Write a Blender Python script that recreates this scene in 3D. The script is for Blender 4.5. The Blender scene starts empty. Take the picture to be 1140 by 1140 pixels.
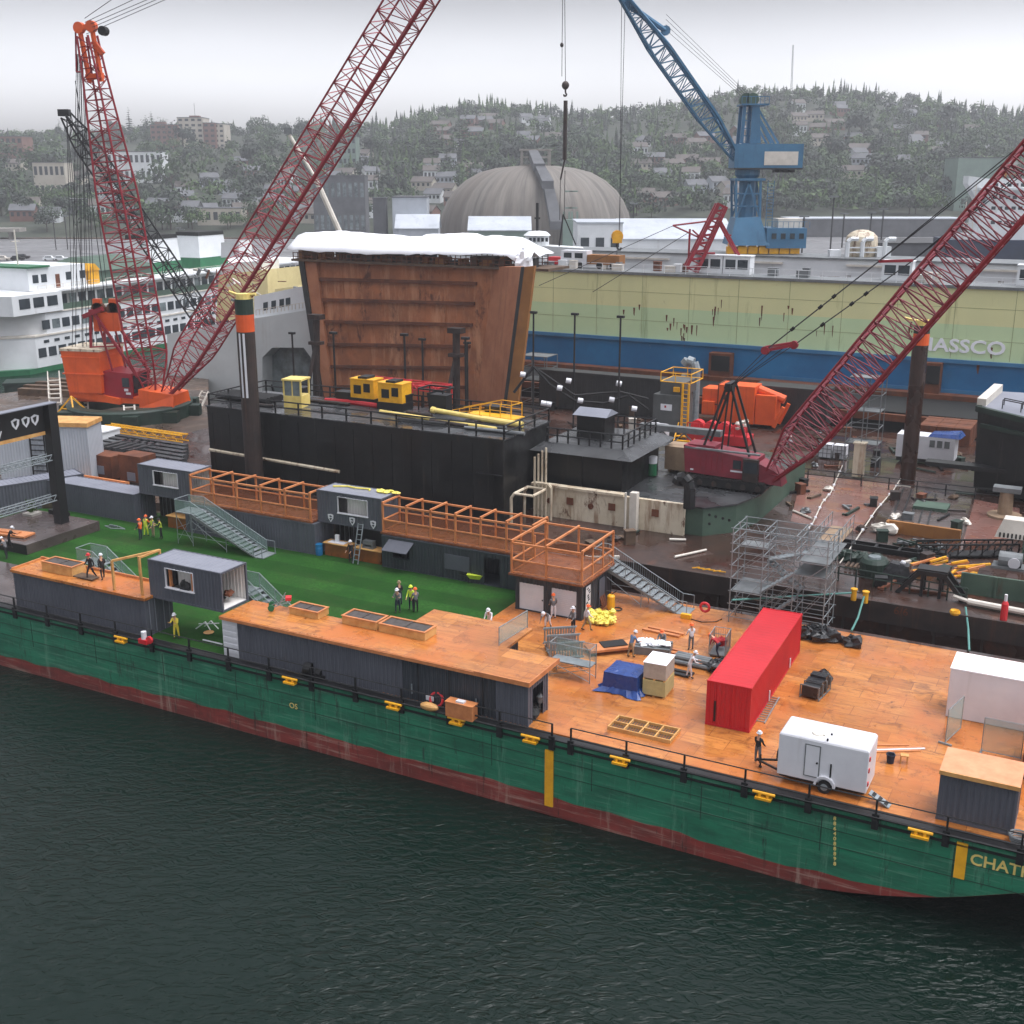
import bpy, math, random
from mathutils import Vector, Matrix
random.seed(7)
R = math.radians
C = bpy.context.scene.collection
F, PIT, CH, YAW = 1300.0, 0.2818, 28.91, -0.485      # focal length (in px of a 1140 px frame), pitch, camera height, heading of the barges
CP, SP = math.cos(PIT), math.sin(PIT)
CY, SY = math.cos(YAW), math.sin(YAW)
WZ = -4.5                                             # water level; the barge deck is z = 0

def ray(px, py):
    a, b = (px-570)/F, (570-py)/F
    return Vector((a, CP+b*SP, -SP+b*CP))
def at(px, py, z=0.0):                                # world point on the horizontal plane z
    d = ray(px, py); t = (z-CH)/d.z
    return Vector((d.x*t, d.y*t, z))
def pY(px, py, Y):                                    # world point at depth Y
    d = ray(px, py); t = Y/d.y
    return Vector((d.x*t, Y, CH+d.z*t))
def B(u, v, z=0.0):                                   # barge frame -> world
    return Vector((u*CY-v*SY, u*SY+v*CY, z))
def L(px, py, z=0.0):                                 # pixel on plane z -> barge frame
    p = at(px, py, z); return (p.x*CY+p.y*SY, -p.x*SY+p.y*CY)
def onv(px, py, v):                                   # pixel on the upright plane v -> (u, z)
    d = ray(px, py); t = v/(-d.x*SY+d.y*CY)
    return ((d.x*CY+d.y*SY)*t, CH+d.z*t)

# ---------------------------------------------------------------- objects
def tag(o, label=None, cat=None, group=None, kind=None):
    if label: o['label'] = label
    if cat: o['category'] = cat
    if group: o['group'] = group
    if kind: o['kind'] = kind
    return o
def T(name, label, cat, loc, rot=0.0, group=None):
    o = bpy.data.objects.new(name, None); C.objects.link(o)
    o.location = loc; o.rotation_euler = (0, 0, rot); o.empty_display_size = .3
    return tag(o, label, cat, group)
def E(name, label, cat, u, v, z=0.0, r=0.0, group=None):
    return T(name, label, cat, B(u, v, z), YAW+r, group)
def cp(o, loc=None, rot=None, label=None, parent=None, scale=None):
    c = o.copy(); C.objects.link(c)
    if parent is not None: c.parent = parent
    if loc is not None: c.location = loc
    if rot is not None: c.rotation_euler = (0, 0, rot)
    if scale is not None: c.scale = scale
    if label: c['label'] = label
    for ch in list(o.children): cp(ch, parent=c)
    return c

class MB:
    def __init__(s): s.v = []; s.f = []; s.m = []; s.i = 0
    def mi(s, i): s.i = i; return s
    def face(s, pts):
        n = len(s.v); s.v += [tuple(p) for p in pts]; s.f.append(tuple(range(n, n+len(pts)))); s.m.append(s.i); return s
    def mesh(s, vs, fs):
        n = len(s.v); s.v += [tuple(p) for p in vs]
        for f in fs: s.f.append(tuple(i+n for i in f)); s.m.append(s.i)
        return s
    def hexa(s, b, t):                                # bottom 4, top 4 (counter-clockwise from above)
        return s.mesh(list(b)+list(t), [(3,2,1,0),(4,5,6,7),(0,1,5,4),(1,2,6,5),(2,3,7,6),(3,0,4,7)])
    def box(s, x0, x1, y0, y1, z0, z1):
        return s.hexa([(x0,y0,z0),(x1,y0,z0),(x1,y1,z0),(x0,y1,z0)], [(x0,y0,z1),(x1,y0,z1),(x1,y1,z1),(x0,y1,z1)])
    def tube(s, p, q, r, n=5, r2=None):
        p, q = Vector(p), Vector(q); d = q-p
        if d.length < 1e-6: return s
        d.normalize(); a = d.orthogonal().normalized()
        if n == 4:                                    # keep square bars upright
            up = Vector((0,0,1)) if abs(d.z) < .95 else Vector((1,0,0))
            a = d.cross(up).normalized(); b0 = d.cross(a); a = (a+b0).normalized()
        b = d.cross(a); r2 = r if r2 is None else r2
        ring = [(math.cos(2*math.pi*k/n), math.sin(2*math.pi*k/n)) for k in range(n)]
        vs = [p+(a*c+b*w)*r for c, w in ring]+[q+(a*c+b*w)*r2 for c, w in ring]
        fs = [(k, (k+1) % n, n+(k+1) % n, n+k) for k in range(n)]+[tuple(range(n-1, -1, -1)), tuple(range(n, 2*n))]
        return s.mesh(vs, fs)
    def bar(s, p, q, w): return s.tube(p, q, w*.7071, 4)
    def path(s, pts, r, n=5):
        for a, b in zip(pts, pts[1:]): s.tube(a, b, r, n)
        return s
    def lathe(s, prof, c=(0,0,0), n=16, a0=0, a1=2*math.pi):
        full = abs(a1-a0-2*math.pi) < 1e-6; k = n if full else n+1
        vs = [(c[0]+r*math.cos(a0+(a1-a0)*j/n), c[1]+r*math.sin(a0+(a1-a0)*j/n), c[2]+z) for r, z in prof for j in range(k)]
        fs = []
        for i in range(len(prof)-1):
            for j in range(n):
                j2 = (j+1) % k
                fs.append((i*k+j, i*k+j2, (i+1)*k+j2, (i+1)*k+j))
        return s.mesh(vs, fs)
    def wheel(s, c, ax, r, w, n=14):                  # solid disc along axis ax
        c, ax = Vector(c), Vector(ax).normalized()
        return s.tube(c-ax*w/2, c+ax*w/2, r, n)
    def prism(s, pts, z0, z1):
        n = len(pts); vs = [(x,y,z0) for x,y in pts]+[(x,y,z1) for x,y in pts]
        return s.mesh(vs, [tuple(range(n-1,-1,-1)), tuple(range(n,2*n))]+[(k,(k+1)%n,n+(k+1)%n,n+k) for k in range(n)])
    def slab(s, pts, off):                            # any planar outline pushed along a vector
        n = len(pts); off = Vector(off); vs = [Vector(p) for p in pts]; vs += [p+off for p in vs]
        return s.mesh(vs, [tuple(range(n-1,-1,-1)), tuple(range(n,2*n))]+[(k,(k+1)%n,n+(k+1)%n,n+k) for k in range(n)])
    def blob(s, c, rad, seed=0, n=10, m=6, amp=.25, flat=None):
        rn = random.Random(seed); vs = []; fs = []
        for i in range(m+1):
            t = math.pi*i/m
            for j in range(n):
                p = 2*math.pi*j/n; k = 1+amp*(rn.random()-.5)*2
                z = c[2]+rad[2]*math.cos(t)*k
                if flat is not None: z = max(z, flat)
                vs.append((c[0]+rad[0]*math.sin(t)*math.cos(p)*k, c[1]+rad[1]*math.sin(t)*math.sin(p)*k, z))
        for i in range(m):
            for j in range(n): fs.append((i*n+j, i*n+(j+1) % n, (i+1)*n+(j+1) % n, (i+1)*n+j)[::-1])
        return s.mesh(vs, fs)
    def corr(s, x0, x1, z0, z1, y, d, axis='x', pitch=.28, dep=.036):
        """corrugated sheet: runs along x (axis 'x', at y) or along y (axis 'y', at x=y); d = outward sign"""
        n = max(1, round(abs(x1-x0)/pitch)); st = (x1-x0)/n; prof = []
        for k in range(n):
            b = x0+k*st; prof += [(b, 0), (b+st*.3, 0), (b+st*.45, dep), (b+st*.85, dep)]
        prof.append((x1, 0)); vs = []
        for a, h in prof:
            q = y-d*h
            for z in (z0, z1): vs.append((a, q, z) if axis == 'x' else (q, a, z))
        return s.mesh(vs, [(2*i, 2*i+2, 2*i+3, 2*i+1) for i in range(len(prof)-1)])
    def roofcorr(s, x0, x1, y0, y1, z, pitch=.42, dep=.03):
        n = max(1, round((x1-x0)/pitch)); st = (x1-x0)/n; vs = []
        for k in range(n):
            b = x0+k*st
            for a, h in ((b,0),(b+st*.55,0),(b+st*.65,dep),(b+st*.9,dep)): vs += [(a,y0,z-h),(a,y1,z-h)]
        vs += [(x1,y0,z),(x1,y1,z)]
        return s.mesh(vs, [(2*i, 2*i+2, 2*i+3, 2*i+1) for i in range(len(vs)//2-1)])
    def build(s, name, mats, parent=None, loc=None, rot=0, smooth=False):
        me = bpy.data.meshes.new(name); me.from_pydata([tuple(v) for v in s.v], [], s.f)
        if not isinstance(mats, (list, tuple)): mats = [mats]
        for m in mats: me.materials.append(m)
        if len(mats) > 1: me.polygons.foreach_set('material_index', s.m)
        if smooth: me.polygons.foreach_set('use_smooth', [True]*len(s.f))
        me.update()
        o = bpy.data.objects.new(name, me); C.objects.link(o)
        if parent is not None: o.parent = parent
        if loc is not None: o.location = loc
        o.rotation_euler = (0, 0, rot)
        return o

def text(body, name, size, m, parent, loc, rot, ext=.01, off=0.0, sx=1.0, align='CENTER'):
    cu = bpy.data.curves.new(name, 'FONT'); cu.body = body; cu.size = size; cu.extrude = ext; cu.offset = off
    cu.align_x = align; cu.align_y = 'CENTER'; cu.materials.append(m); cu.resolution_u = 3
    t = bpy.data.objects.new(name, cu); C.objects.link(t); bpy.context.view_layer.update()
    me = bpy.data.meshes.new_from_object(t.evaluated_get(bpy.context.evaluated_depsgraph_get())); bpy.data.objects.remove(t)
    o = bpy.data.objects.new(name, me); C.objects.link(o); o.parent = parent; o.location = loc; o.rotation_euler = rot; o.scale = (sx, 1, 1)
    return o

# ---------------------------------------------------------------- materials
def srgb(r, g, b):
    return tuple((c/255/12.92 if c/255 <= .04045 else ((c/255+.055)/1.055)**2.4) for c in (r, g, b))+(1,)
class N:
    def __init__(s, name):
        s.m = bpy.data.materials.new(name); s.m.use_nodes = True; s.t = s.m.node_tree; s.n = s.t.nodes; s.b = s.n['Principled BSDF']
        s.tc = s.n.new('ShaderNodeTexCoord')
    def lk(s, a, b): s.t.links.new(a, b)
    def mapped(s, scale, rot=(0,0,0), src='Object'):
        mp = s.n.new('ShaderNodeMapping'); mp.inputs['Scale'].default_value = scale; mp.inputs['Rotation'].default_value = rot
        s.lk(s.tc.outputs[src], mp.inputs['Vector']); return mp.outputs['Vector']
    def noise(s, vec, scale=1., detail=4., rough=.6, dist=0.):
        n = s.n.new('ShaderNodeTexNoise'); n.inputs['Scale'].default_value = scale; n.inputs['Detail'].default_value = detail
        n.inputs['Roughness'].default_value = rough; n.inputs['Distortion'].default_value = dist
        s.lk(vec, n.inputs['Vector']); return n.outputs['Fac']
    def ramp(s, fac, a, b, va=0., vb=1.):
        r = s.n.new('ShaderNodeMapRange'); r.inputs[1].default_value = a; r.inputs[2].default_value = b
        r.inputs[3].default_value = va; r.inputs[4].default_value = vb; s.lk(fac, r.inputs[0]); return r.outputs[0]
    def mix(s, fac, a, b, typ='MIX'):
        x = s.n.new('ShaderNodeMix'); x.data_type = 'RGBA'; x.blend_type = typ
        for i, q in ((0, fac), (6, a), (7, b)):
            if hasattr(q, 'is_linked'): s.lk(q, x.inputs[i])
            else: x.inputs[i].default_value = q
        return x.outputs[2]
    def math(s, op, a, b):
        x = s.n.new('ShaderNodeMath'); x.operation = op
        for i, q in enumerate((a, b)):
            if hasattr(q, 'is_linked'): s.lk(q, x.inputs[i])
            else: x.inputs[i].default_value = q
        return x.outputs[0]
    def col(s, c): s.lk(c, s.b.inputs['Base Color']) if hasattr(c, 'is_linked') else setattr(s.b.inputs['Base Color'], 'default_value', c)
    def rough(s, c): s.lk(c, s.b.inputs['Roughness']) if hasattr(c, 'is_linked') else setattr(s.b.inputs['Roughness'], 'default_value', c)
    def bump(s, h, st=.3, d=.05):
        b = s.n.new('ShaderNodeBump'); b.inputs['Strength'].default_value = st; b.inputs['Distance'].default_value = d
        s.lk(h, b.inputs['Height']); s.lk(b.outputs[0], s.b.inputs['Normal'])
def mat(name, c, c2=None, sc=.6, rough=.55, metal=0., streak=None, st=(.52, .72), sscale=(1.6, 1.6, .12), rust=None, rt=(.6, .7), rsc=.5, wet=None, bump=0., bsc=4.):
    k = N(name); c = srgb(*c); c2 = srgb(*c2) if c2 else tuple(x*.72 for x in c[:3])+(1,)
    ob = k.mapped((1,1,1))
    out = k.mix(k.ramp(k.noise(ob, sc, 5, .65), .36, .66), c, c2)
    if streak: out = k.mix(k.ramp(k.noise(k.mapped(sscale), 1, 5, .7), *st), out, srgb(*streak))
    if rust: out = k.mix(k.ramp(k.noise(k.mapped((1.3,1.3,.6)), rsc, 6, .72, .4), *rt), out, srgb(*rust))
    k.col(out); k.b.inputs['Metallic'].default_value = metal
    if wet: k.rough(k.ramp(k.noise(ob, wet[2] if len(wet) > 2 else .5, 3), .42, .62, wet[0], wet[1]))
    else: k.rough(rough)
    if bump: k.bump(k.noise(ob, bsc, 4), bump)
    return k.m
M = {}
def defmats():
    d = lambda n, *a, **k: M.__setitem__(n, mat(n, *a, **k))
    d('hull_green', (26,84,64), (16,58,46), sc=.5, rough=.5, streak=(92,124,104), st=(.6,.82), sscale=(.8,.8,.12), rust=(46,40,32), rt=(.57,.66), rsc=.6)
    d('hull_red', (96,44,38), (64,32,30), sc=.6, rough=.6, streak=(146,124,110), st=(.58,.8), sscale=(.22,.22,2.6), rust=(34,28,25), rt=(.5,.62), rsc=.8)
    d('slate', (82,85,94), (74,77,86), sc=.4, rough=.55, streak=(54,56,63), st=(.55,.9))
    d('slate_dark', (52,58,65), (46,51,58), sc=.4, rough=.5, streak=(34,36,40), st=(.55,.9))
    d('slate_roof', (124,127,138), (114,117,128), sc=.5, rough=.4, rust=(102,104,112), rt=(.6,.9))  # same paint as slate; sky reflection put into the lighter colour
    d('interior', (224,222,218), (206,204,200), sc=.4, rough=.6)
    d('lumber', (200,130,80), (170,104,62), sc=1.5, rough=.5)
    d('pine', (206,160,98), (180,128,70), sc=1.5, rough=.6)
    d('soil', (78,72,70), (58,54,52), sc=3, rough=.9)
    d('red_box', (186,24,36), (172,18,30), sc=.4, rough=.45)
    d('white', (212,213,218), (200,201,207), sc=.5, rough=.4, streak=(184,184,186), st=(.6,.95))
    d('white_far', (220,223,226), (202,206,208), sc=.15, rough=.5, streak=(150,145,138), st=(.6,.9), sscale=(.5,.5,.06))
    d('offwhite', (212,206,196), (190,184,174), sc=.6, rough=.5)
    d('galv', (148,156,160), (122,130,134), sc=2, rough=.42, metal=.35)
    d('steel_grey', (120,124,126), (96,100,102), sc=1, rough=.5, metal=.2)
    d('black', (26,27,29), (18,18,20), sc=.8, rough=.45)
    d('black_house', (22,23,24), (15,15,16), sc=.5, wet=(.3,.6), streak=(86,82,74), st=(.6,.88), sscale=(1.6,1.6,.09), rust=(50,35,26), rt=(.6,.72), rsc=.9)
    d('black_deck', (62,64,66), (40,40,42), sc=.4, wet=(.12,.55,.35))
    d('rust_deck', (66,46,39), (42,31,28), sc=.25, wet=(.07,.5,.22), rust=(92,55,40), rt=(.56,.72), rsc=.2)
    d('grey_deck', (84,74,72), (58,51,50), sc=.3, wet=(.07,.5,.25), rust=(74,48,38), rt=(.6,.7), rsc=.4)
    d('pink_deck', (128,92,84), (98,68,60), sc=.3, wet=(.07,.45,.3), rust=(140,86,50), rt=(.58,.7), rsc=.3)
    d('rust', (112,62,36), (78,42,26), sc=.6, rough=.75, streak=(60,36,26), st=(.55,.8))
    d('rust_panel', (172,106,66), (132,80,50), sc=.3, rough=.65, streak=(198,146,110), st=(.5,.74), sscale=(.6,.6,.1), rust=(88,48,30), rt=(.55,.66), rsc=.35)
    d('rust_light', (176,118,84), (150,92,62), sc=.3, rough=.7, streak=(120,72,48), st=(.55,.8), sscale=(.8,.8,.08))
    d('ochre', (150,100,48), (128,84,40), sc=.4, rough=.7, streak=(120,76,36), st=(.55,.8))
    d('rusty_white', (206,196,176), (184,170,146), sc=.4, rough=.6, streak=(120,84,56), st=(.5,.75), sscale=(1.5,1.5,.2), rust=(92,58,38), rt=(.56,.64), rsc=.8)
    d('deck_green', (70,92,78), (56,76,64), sc=.4, rough=.55, rust=(64,56,44), rt=(.64,.72))
    d('dark_green', (30,52,42), (22,38,32), sc=.5, rough=.55, rust=(48,38,30), rt=(.6,.7))
    d('yellow', (232,172,30), (206,146,22), sc=1, rough=.5, rust=(120,80,34), rt=(.64,.72), rsc=1.2)
    d('pale_yellow', (226,204,124), (206,182,100), sc=1, rough=.5)
    d('lemon', (232,220,108), (214,196,80), sc=4, rough=.5, bump=.4)
    d('orange', (222,92,34), (200,78,28), sc=.4, rough=.5, streak=(170,66,28), st=(.58,.85))
    d('crane_red', (146,28,44), (124,24,36), sc=.3, rough=.5)
    d('crane_mag', (128,36,52), (110,30,44), sc=.5, rough=.5, streak=(98,30,40), st=(.6,.9))
    d('crane_blue', (66,116,150), (52,98,130), sc=.25, rough=.5, streak=(42,80,108), st=(.55,.85), sscale=(.8,.8,.1))
    d('dock_yellow', (218,216,162), (208,208,156), sc=.12, rough=.6, streak=(140,138,88), st=(.57,.8), sscale=(.5,.5,.05), rust=(110,78,48), rt=(.7,.74), rsc=.6)
    d('dock_green', (196,216,170), (186,208,164), sc=.12, rough=.6, streak=(112,136,90), st=(.57,.8), sscale=(.5,.5,.05), rust=(104,76,48), rt=(.68,.72), rsc=.6)
    d('dock_blue', (26,112,164), (20,94,144), sc=.15, rough=.5, streak=(44,92,128), st=(.58,.85), sscale=(.5,.5,.15), rust=(96,132,156), rt=(.68,.72), rsc=1.1)
    d('dock_blue_light', (60,118,160), (48,106,148), sc=.3, rough=.5)
    d('navy', (30,44,70), (24,36,58), sc=.3, rough=.5)
    d('red_bright', (206,44,52), (180,34,42), sc=.8, rough=.5)
    d('tarp_blue', (26,62,128), (20,50,108), sc=2, wet=(.2,.45,1.), bump=.6, bsc=3)
    d('tarp_black', (40,41,44), (26,27,29), sc=2, wet=(.2,.5,1.), bump=.7, bsc=4)
    d('tarp_white', (238,240,244), (226,228,234), sc=.3, rough=.45, bump=.5, bsc=.5)
    d('glass', (40,48,54), (58,66,72), sc=.4, rough=.12)
    d('glass_pale', (128,140,142), (60,68,72), sc=.3, rough=.12)
    d('dark', (16,17,18), (12,12,13), rough=.7)
    d('concrete', (150,146,140), (122,118,112), sc=.3, rough=.8, rust=(96,92,86), rt=(.56,.75))
    d('asphalt', (112,112,114), (92,92,94), sc=.05, wet=(.3,.8,.05))
    d('quay', (92,78,68), (62,52,46), sc=.25, wet=(.2,.75,.2), rust=(112,84,66), rt=(.58,.7))
    d('timber_old', (96,76,58), (66,52,42), sc=1, rough=.8)
    d('dome', (132,125,117), (122,114,106), sc=.02, rough=.75, streak=(172,164,154), st=(.46,.78), sscale=(.3,.3,.006))
    d('brick', (126,92,82), (108,78,70), sc=.1, rough=.8)
    d('stucco', (186,180,168), (168,160,148), sc=.1, rough=.8)
    d('roof_grey', (92,94,98), (74,76,80), sc=.2, rough=.8)
    d('roof_brown', (86,80,76), (70,65,62), sc=.2, rough=.8)
    d('metal_pale', (178,184,192), (158,164,172), sc=.1, rough=.5, streak=(140,146,154), st=(.55,.8), sscale=(.4,.4,.05))
    d('metal_green', (120,140,130), (104,122,114), sc=.1, rough=.5)
    d('ferry_green', (30,104,66), (24,88,56), rough=.5)
    d('hull_grey', (196,200,200), (178,182,182), sc=.1, rough=.5, streak=(150,146,138), st=(.6,.9), sscale=(.4,.4,.05))
    d('bark', (70,58,48), (52,44,38), rough=.9)
    d('skin', (196,148,120), (184,136,108), rough=.6)
    d('cloth_white', (216,214,218), (196,194,200), sc=6, rough=.85)
    d('cloth_black', (28,28,32), (20,20,23), sc=6, rough=.85)
    d('cloth_grey', (112,112,114), (92,92,96), sc=6, rough=.85)
    d('cloth_blue', (100,124,158), (82,104,138), sc=6, rough=.85)
    d('cloth_navy', (38,46,66), (28,34,50), sc=6, rough=.85)
    d('cloth_tan', (150,132,104), (128,112,88), sc=6, rough=.85)
    d('cloth_red', (170,40,46), (146,32,38), sc=6, rough=.85)
    d('oilskin', (226,206,74), (206,184,56), sc=5, rough=.4)
    d('hivis', (206,226,70), (186,204,52), sc=5, rough=.6)
    d('hivis_orange', (240,110,50), (222,96,40), sc=5, rough=.6)
    d('leather', (44,36,30), (32,26,22), rough=.7)
    d('rope', (96,148,140), (74,124,118), rough=.8)
    d('cable', (44,44,48), (36,36,40), rough=.6)
    d('rubber', (24,24,26), (18,18,19), rough=.75)
    d('foliage', (42,68,29), (30,50,24), sc=.25, rough=.7)
    d('foliage_light', (66,94,34), (46,70,28), sc=.25, rough=.7)
    d('foliage_dark', (29,46,31), (21,34,25), sc=.25, rough=.7)
    # wet plywood sheets
    k = N('plywood'); v = k.mapped((1,1,1)); br = k.n.new('ShaderNodeTexBrick')
    br.inputs['Scale'].default_value = 1; br.inputs['Brick Width'].default_value = 2.44; br.inputs['Row Height'].default_value = 1.22
    br.inputs['Mortar Size'].default_value = .018; br.inputs['Color1'].default_value = srgb(190,126,66); br.inputs['Color2'].default_value = srgb(154,94,43)
    br.inputs['Mortar'].default_value = srgb(120,72,40); k.lk(v, br.inputs['Vector']); br.inputs['Bias'].default_value = -.1
    g = k.ramp(k.noise(k.mapped((.5,3.2,1)), 1.2, 6, .78), .46, .66)
    c = k.mix(k.math('MULTIPLY', g, .75), br.outputs['Color'], srgb(116,66,36))
    c = k.mix(k.ramp(k.noise(v, .22, 4, .6), .42, .7), c, srgb(178,102,48))
    c = k.mix(k.ramp(k.noise(v, .7, 6, .75, .6), .55, .72), c, srgb(96,54,30)); c = k.mix(k.ramp(k.noise(v, 2.6, 4, .7, .3), .62, .72), c, srgb(96,56,34))
    k.col(c); k.rough(k.ramp(k.noise(v, .3, 4, .6), .46, .6, .07, .48)); k.bump(g, .15, .02); M['plywood'] = k.m
    # barge side paint: scraped bands, runs of rust and lime
    for nm, c0, c1, lt, dk in (('hull_green', (34,118,88), (22,88,66), (96,142,118), (34,46,38)), ('hull_red', (132,52,46), (98,42,38), (166,142,128), (46,34,30))):
        k = N(nm); v = k.mapped((1,1,1)); o = k.mix(k.ramp(k.noise(k.mapped((.35,.35,1.2)), 1.0, 6, .7), .38, .64), srgb(*c0), srgb(*c1))
        o = k.mix(k.ramp(k.noise(k.mapped((.22,.22,4.5)), 1.0, 6, .75), .53, .7, 0, .75), o, srgb(*lt))
        o = k.mix(k.ramp(k.noise(k.mapped((1.3,1.3,.13)), 1.0, 6, .75), .55, .72, 0, .85), o, srgb(*lt))
        o = k.mix(k.ramp(k.noise(k.mapped((2.2,2.2,.3)), 1.0, 5, .8), .57, .68, 0, .9), o, srgb(*dk))
        o = k.mix(k.ramp(k.noise(k.mapped((.7,.7,6)), 1.0, 5, .7), .64, .74, 0, .8), o, srgb(*dk)); k.col(o); k.rough(.5); k.bump(k.noise(k.mapped((.4,.4,.7)), 1.0, 3), .35, .12); M[nm] = k.m
    # dome concrete: fine runs following the meridians
    k = N('dome'); v = k.mapped((1,1,1)); gr = k.n.new('ShaderNodeTexGradient'); gr.gradient_type = 'RADIAL'; k.lk(v, gr.inputs['Vector']); sp = k.n.new('ShaderNodeSeparateXYZ'); k.lk(v, sp.inputs[0])
    cb = k.n.new('ShaderNodeCombineXYZ'); k.lk(k.math('MULTIPLY', gr.outputs['Fac'], 70.), cb.inputs['X']); k.lk(k.math('MULTIPLY', sp.outputs['Z'], .035), cb.inputs['Z'])
    o = k.mix(k.ramp(k.noise(cb.outputs[0], 1.0, 5, .7), .38, .66), srgb(84,80,76), srgb(130,125,118)); o = k.mix(k.ramp(k.noise(cb.outputs[0], .25, 2, .6), .42, .62, 0, .6), o, srgb(98,90,83)); k.col(o); k.rough(.75); M['dome'] = k.m
    # artificial turf
    k = N('turf'); v = k.mapped((1,1,1))
    c = k.mix(k.ramp(k.noise(v, 5, 5, .8), .35, .65), srgb(30,66,24), srgb(50,92,38))
    c = k.mix(k.ramp(k.noise(v, .35, 4, .6), .4, .7), c, srgb(30,68,26)); wv = k.n.new('ShaderNodeTexWave'); wv.bands_direction = 'Y'; wv.inputs['Scale'].default_value = .078; wv.inputs['Distortion'].default_value = .0; k.lk(v, wv.inputs['Vector']); c = k.mix(k.ramp(wv.outputs['Fac'], .5, .54, .0, .55), c, srgb(24,56,20)); c = k.mix(k.ramp(k.noise(v, .16, 6, .7, .8), .52, .66, 0, .7), c, srgb(50,68,36))
    k.col(c); k.rough(.9); k.b.inputs['Specular IOR Level'].default_value = .08; k.bump(k.noise(v, 40, 2), .8, .03); M['turf'] = k.m
    # water
    k = N('water'); v = k.mapped((1,1,1), src='Object')
    k.b.inputs['Base Color'].default_value = srgb(6,24,19); k.b.inputs['IOR'].default_value = 1.33; k.b.inputs['Specular IOR Level'].default_value = .42; k.rough(.07)
    a = k.noise(k.mapped((1.0,1.6,1), (0,0,.3)), 1.45, 4, .55, .9); b2 = k.noise(k.mapped((.5,.8,1), (0,0,-.5)), .35, 3, .5, .4)
    am = k.ramp(k.noise(v, .045, 3, .6), .36, .62, .35, 1.0)
    k.bump(k.math('MULTIPLY', k.math('ADD', k.math('MULTIPLY', a, .8), k.math('MULTIPLY', b2, .9)), am), 1.0, .26); M['water'] = k.m
    # terrain: grass / scrub / bare lots
    k = N('hillside'); v = k.mapped((1,1,1))
    c = k.mix(k.ramp(k.noise(v, .012, 5, .7), .4, .6), srgb(36,46,30), srgb(56,60,46)); c = k.mix(k.ramp(k.noise(v, .06, 5, .7), .45, .62), c, srgb(34,44,32))
    k.col(c); k.rough(.9); M['hillside'] = k.m


defmats()
M['block_y'] = mat('block_y', (178,168,118), (160,150,104), sc=3, rough=.7)
M['block_g'] = mat('block_g', (170,160,148), (152,142,130), sc=3, rough=.7)
M['ply_pale'] = mat('ply_pale', (222,150,112), (206,132,94), sc=1.2, rough=.5)
M['pile_dark'] = mat('pile_dark', (52,40,36), (34,27,25), sc=.8, rough=.6, streak=(84,56,42), st=(.55,.8), sscale=(2,2,.1))
M['gen_grey'] = mat('gen_grey', (84,86,86), (68,70,70), sc=.5)
M['rib_dark'] = mat('rib_dark', (46,47,48), (34,35,36), sc=.4, rough=.55, rust=(60,44,34), rt=(.6,.7))
M['cream'] = mat('cream', (214,200,150), (198,182,134), sc=.3, rough=.6, streak=(170,150,110), st=(.58,.85))
M['deck_brown'] = mat('deck_brown', (138,84,54), (104,62,42), sc=2, wet=(.15,.5,.5))
M['dock_seam'] = mat('dock_seam', (150,160,112), (120,120,84), sc=.5)
M['timber_pale'] = mat('timber_pale', (150,128,104), (128,106,86), sc=1.2, rough=.7)

# ---------------------------------------------------------------- camera, sky, light
sc = bpy.context.scene
cam = bpy.data.cameras.new('camera'); co = bpy.data.objects.new('camera', cam); C.objects.link(co)
cam.sensor_width = 36; cam.sensor_fit = 'HORIZONTAL'; cam.lens = F/1140*36; cam.clip_end = 6000; cam.clip_start = .5
co.location = (0, 0, CH); co.rotation_euler = (math.pi/2-PIT, 0, 0); sc.camera = co
w = bpy.data.worlds.new('World'); sc.world = w; w.use_nodes = True; nt = w.node_tree; bg = nt.nodes['Background']
SE, SR = R(70), R(100)
sk = nt.nodes.new('ShaderNodeTexSky'); sk.sky_type = 'NISHITA'; sk.sun_disc = False; sk.sun_elevation = SE; sk.sun_rotation = SR
sk.air_density = 1.0; sk.dust_density = 6.0; sk.ozone_density = 1.0
hs = nt.nodes.new('ShaderNodeHueSaturation'); hs.inputs['Saturation'].default_value = .12
tcw = nt.nodes.new('ShaderNodeTexCoord'); mpw = nt.nodes.new('ShaderNodeMapping'); mpw.inputs['Scale'].default_value = (1.5, 1.5, 5)
nz = nt.nodes.new('ShaderNodeTexNoise'); nz.inputs['Scale'].default_value = 1.3; nz.inputs['Detail'].default_value = 4
mr = nt.nodes.new('ShaderNodeMapRange'); mr.inputs[1].default_value = .3; mr.inputs[2].default_value = .7; mr.inputs[3].default_value = .9; mr.inputs[4].default_value = 1.08
mx = nt.nodes.new('ShaderNodeMix'); mx.data_type = 'RGBA'; mx.blend_type = 'MULTIPLY'; mx.inputs[0].default_value = 1
nt.links.new(tcw.outputs['Generated'], mpw.inputs['Vector']); nt.links.new(mpw.outputs[0], nz.inputs['Vector']); nt.links.new(nz.outputs['Fac'], mr.inputs[0])
nt.links.new(sk.outputs[0], hs.inputs['Color']); nt.links.new(hs.outputs[0], mx.inputs[6]); nt.links.new(mr.outputs[0], mx.inputs[7])
sx_ = nt.nodes.new('ShaderNodeSeparateXYZ'); hr = nt.nodes.new('ShaderNodeMapRange'); hr.interpolation_type = 'SMOOTHSTEP'
hr.inputs[1].default_value = 0; hr.inputs[2].default_value = .15; hr.inputs[3].default_value = 7.0; hr.inputs[4].default_value = 0.0
yr = nt.nodes.new('ShaderNodeMapRange'); yr.inputs[1].default_value = -1; yr.inputs[2].default_value = .8; yr.inputs[3].default_value = .9; yr.inputs[4].default_value = 1.0
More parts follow.
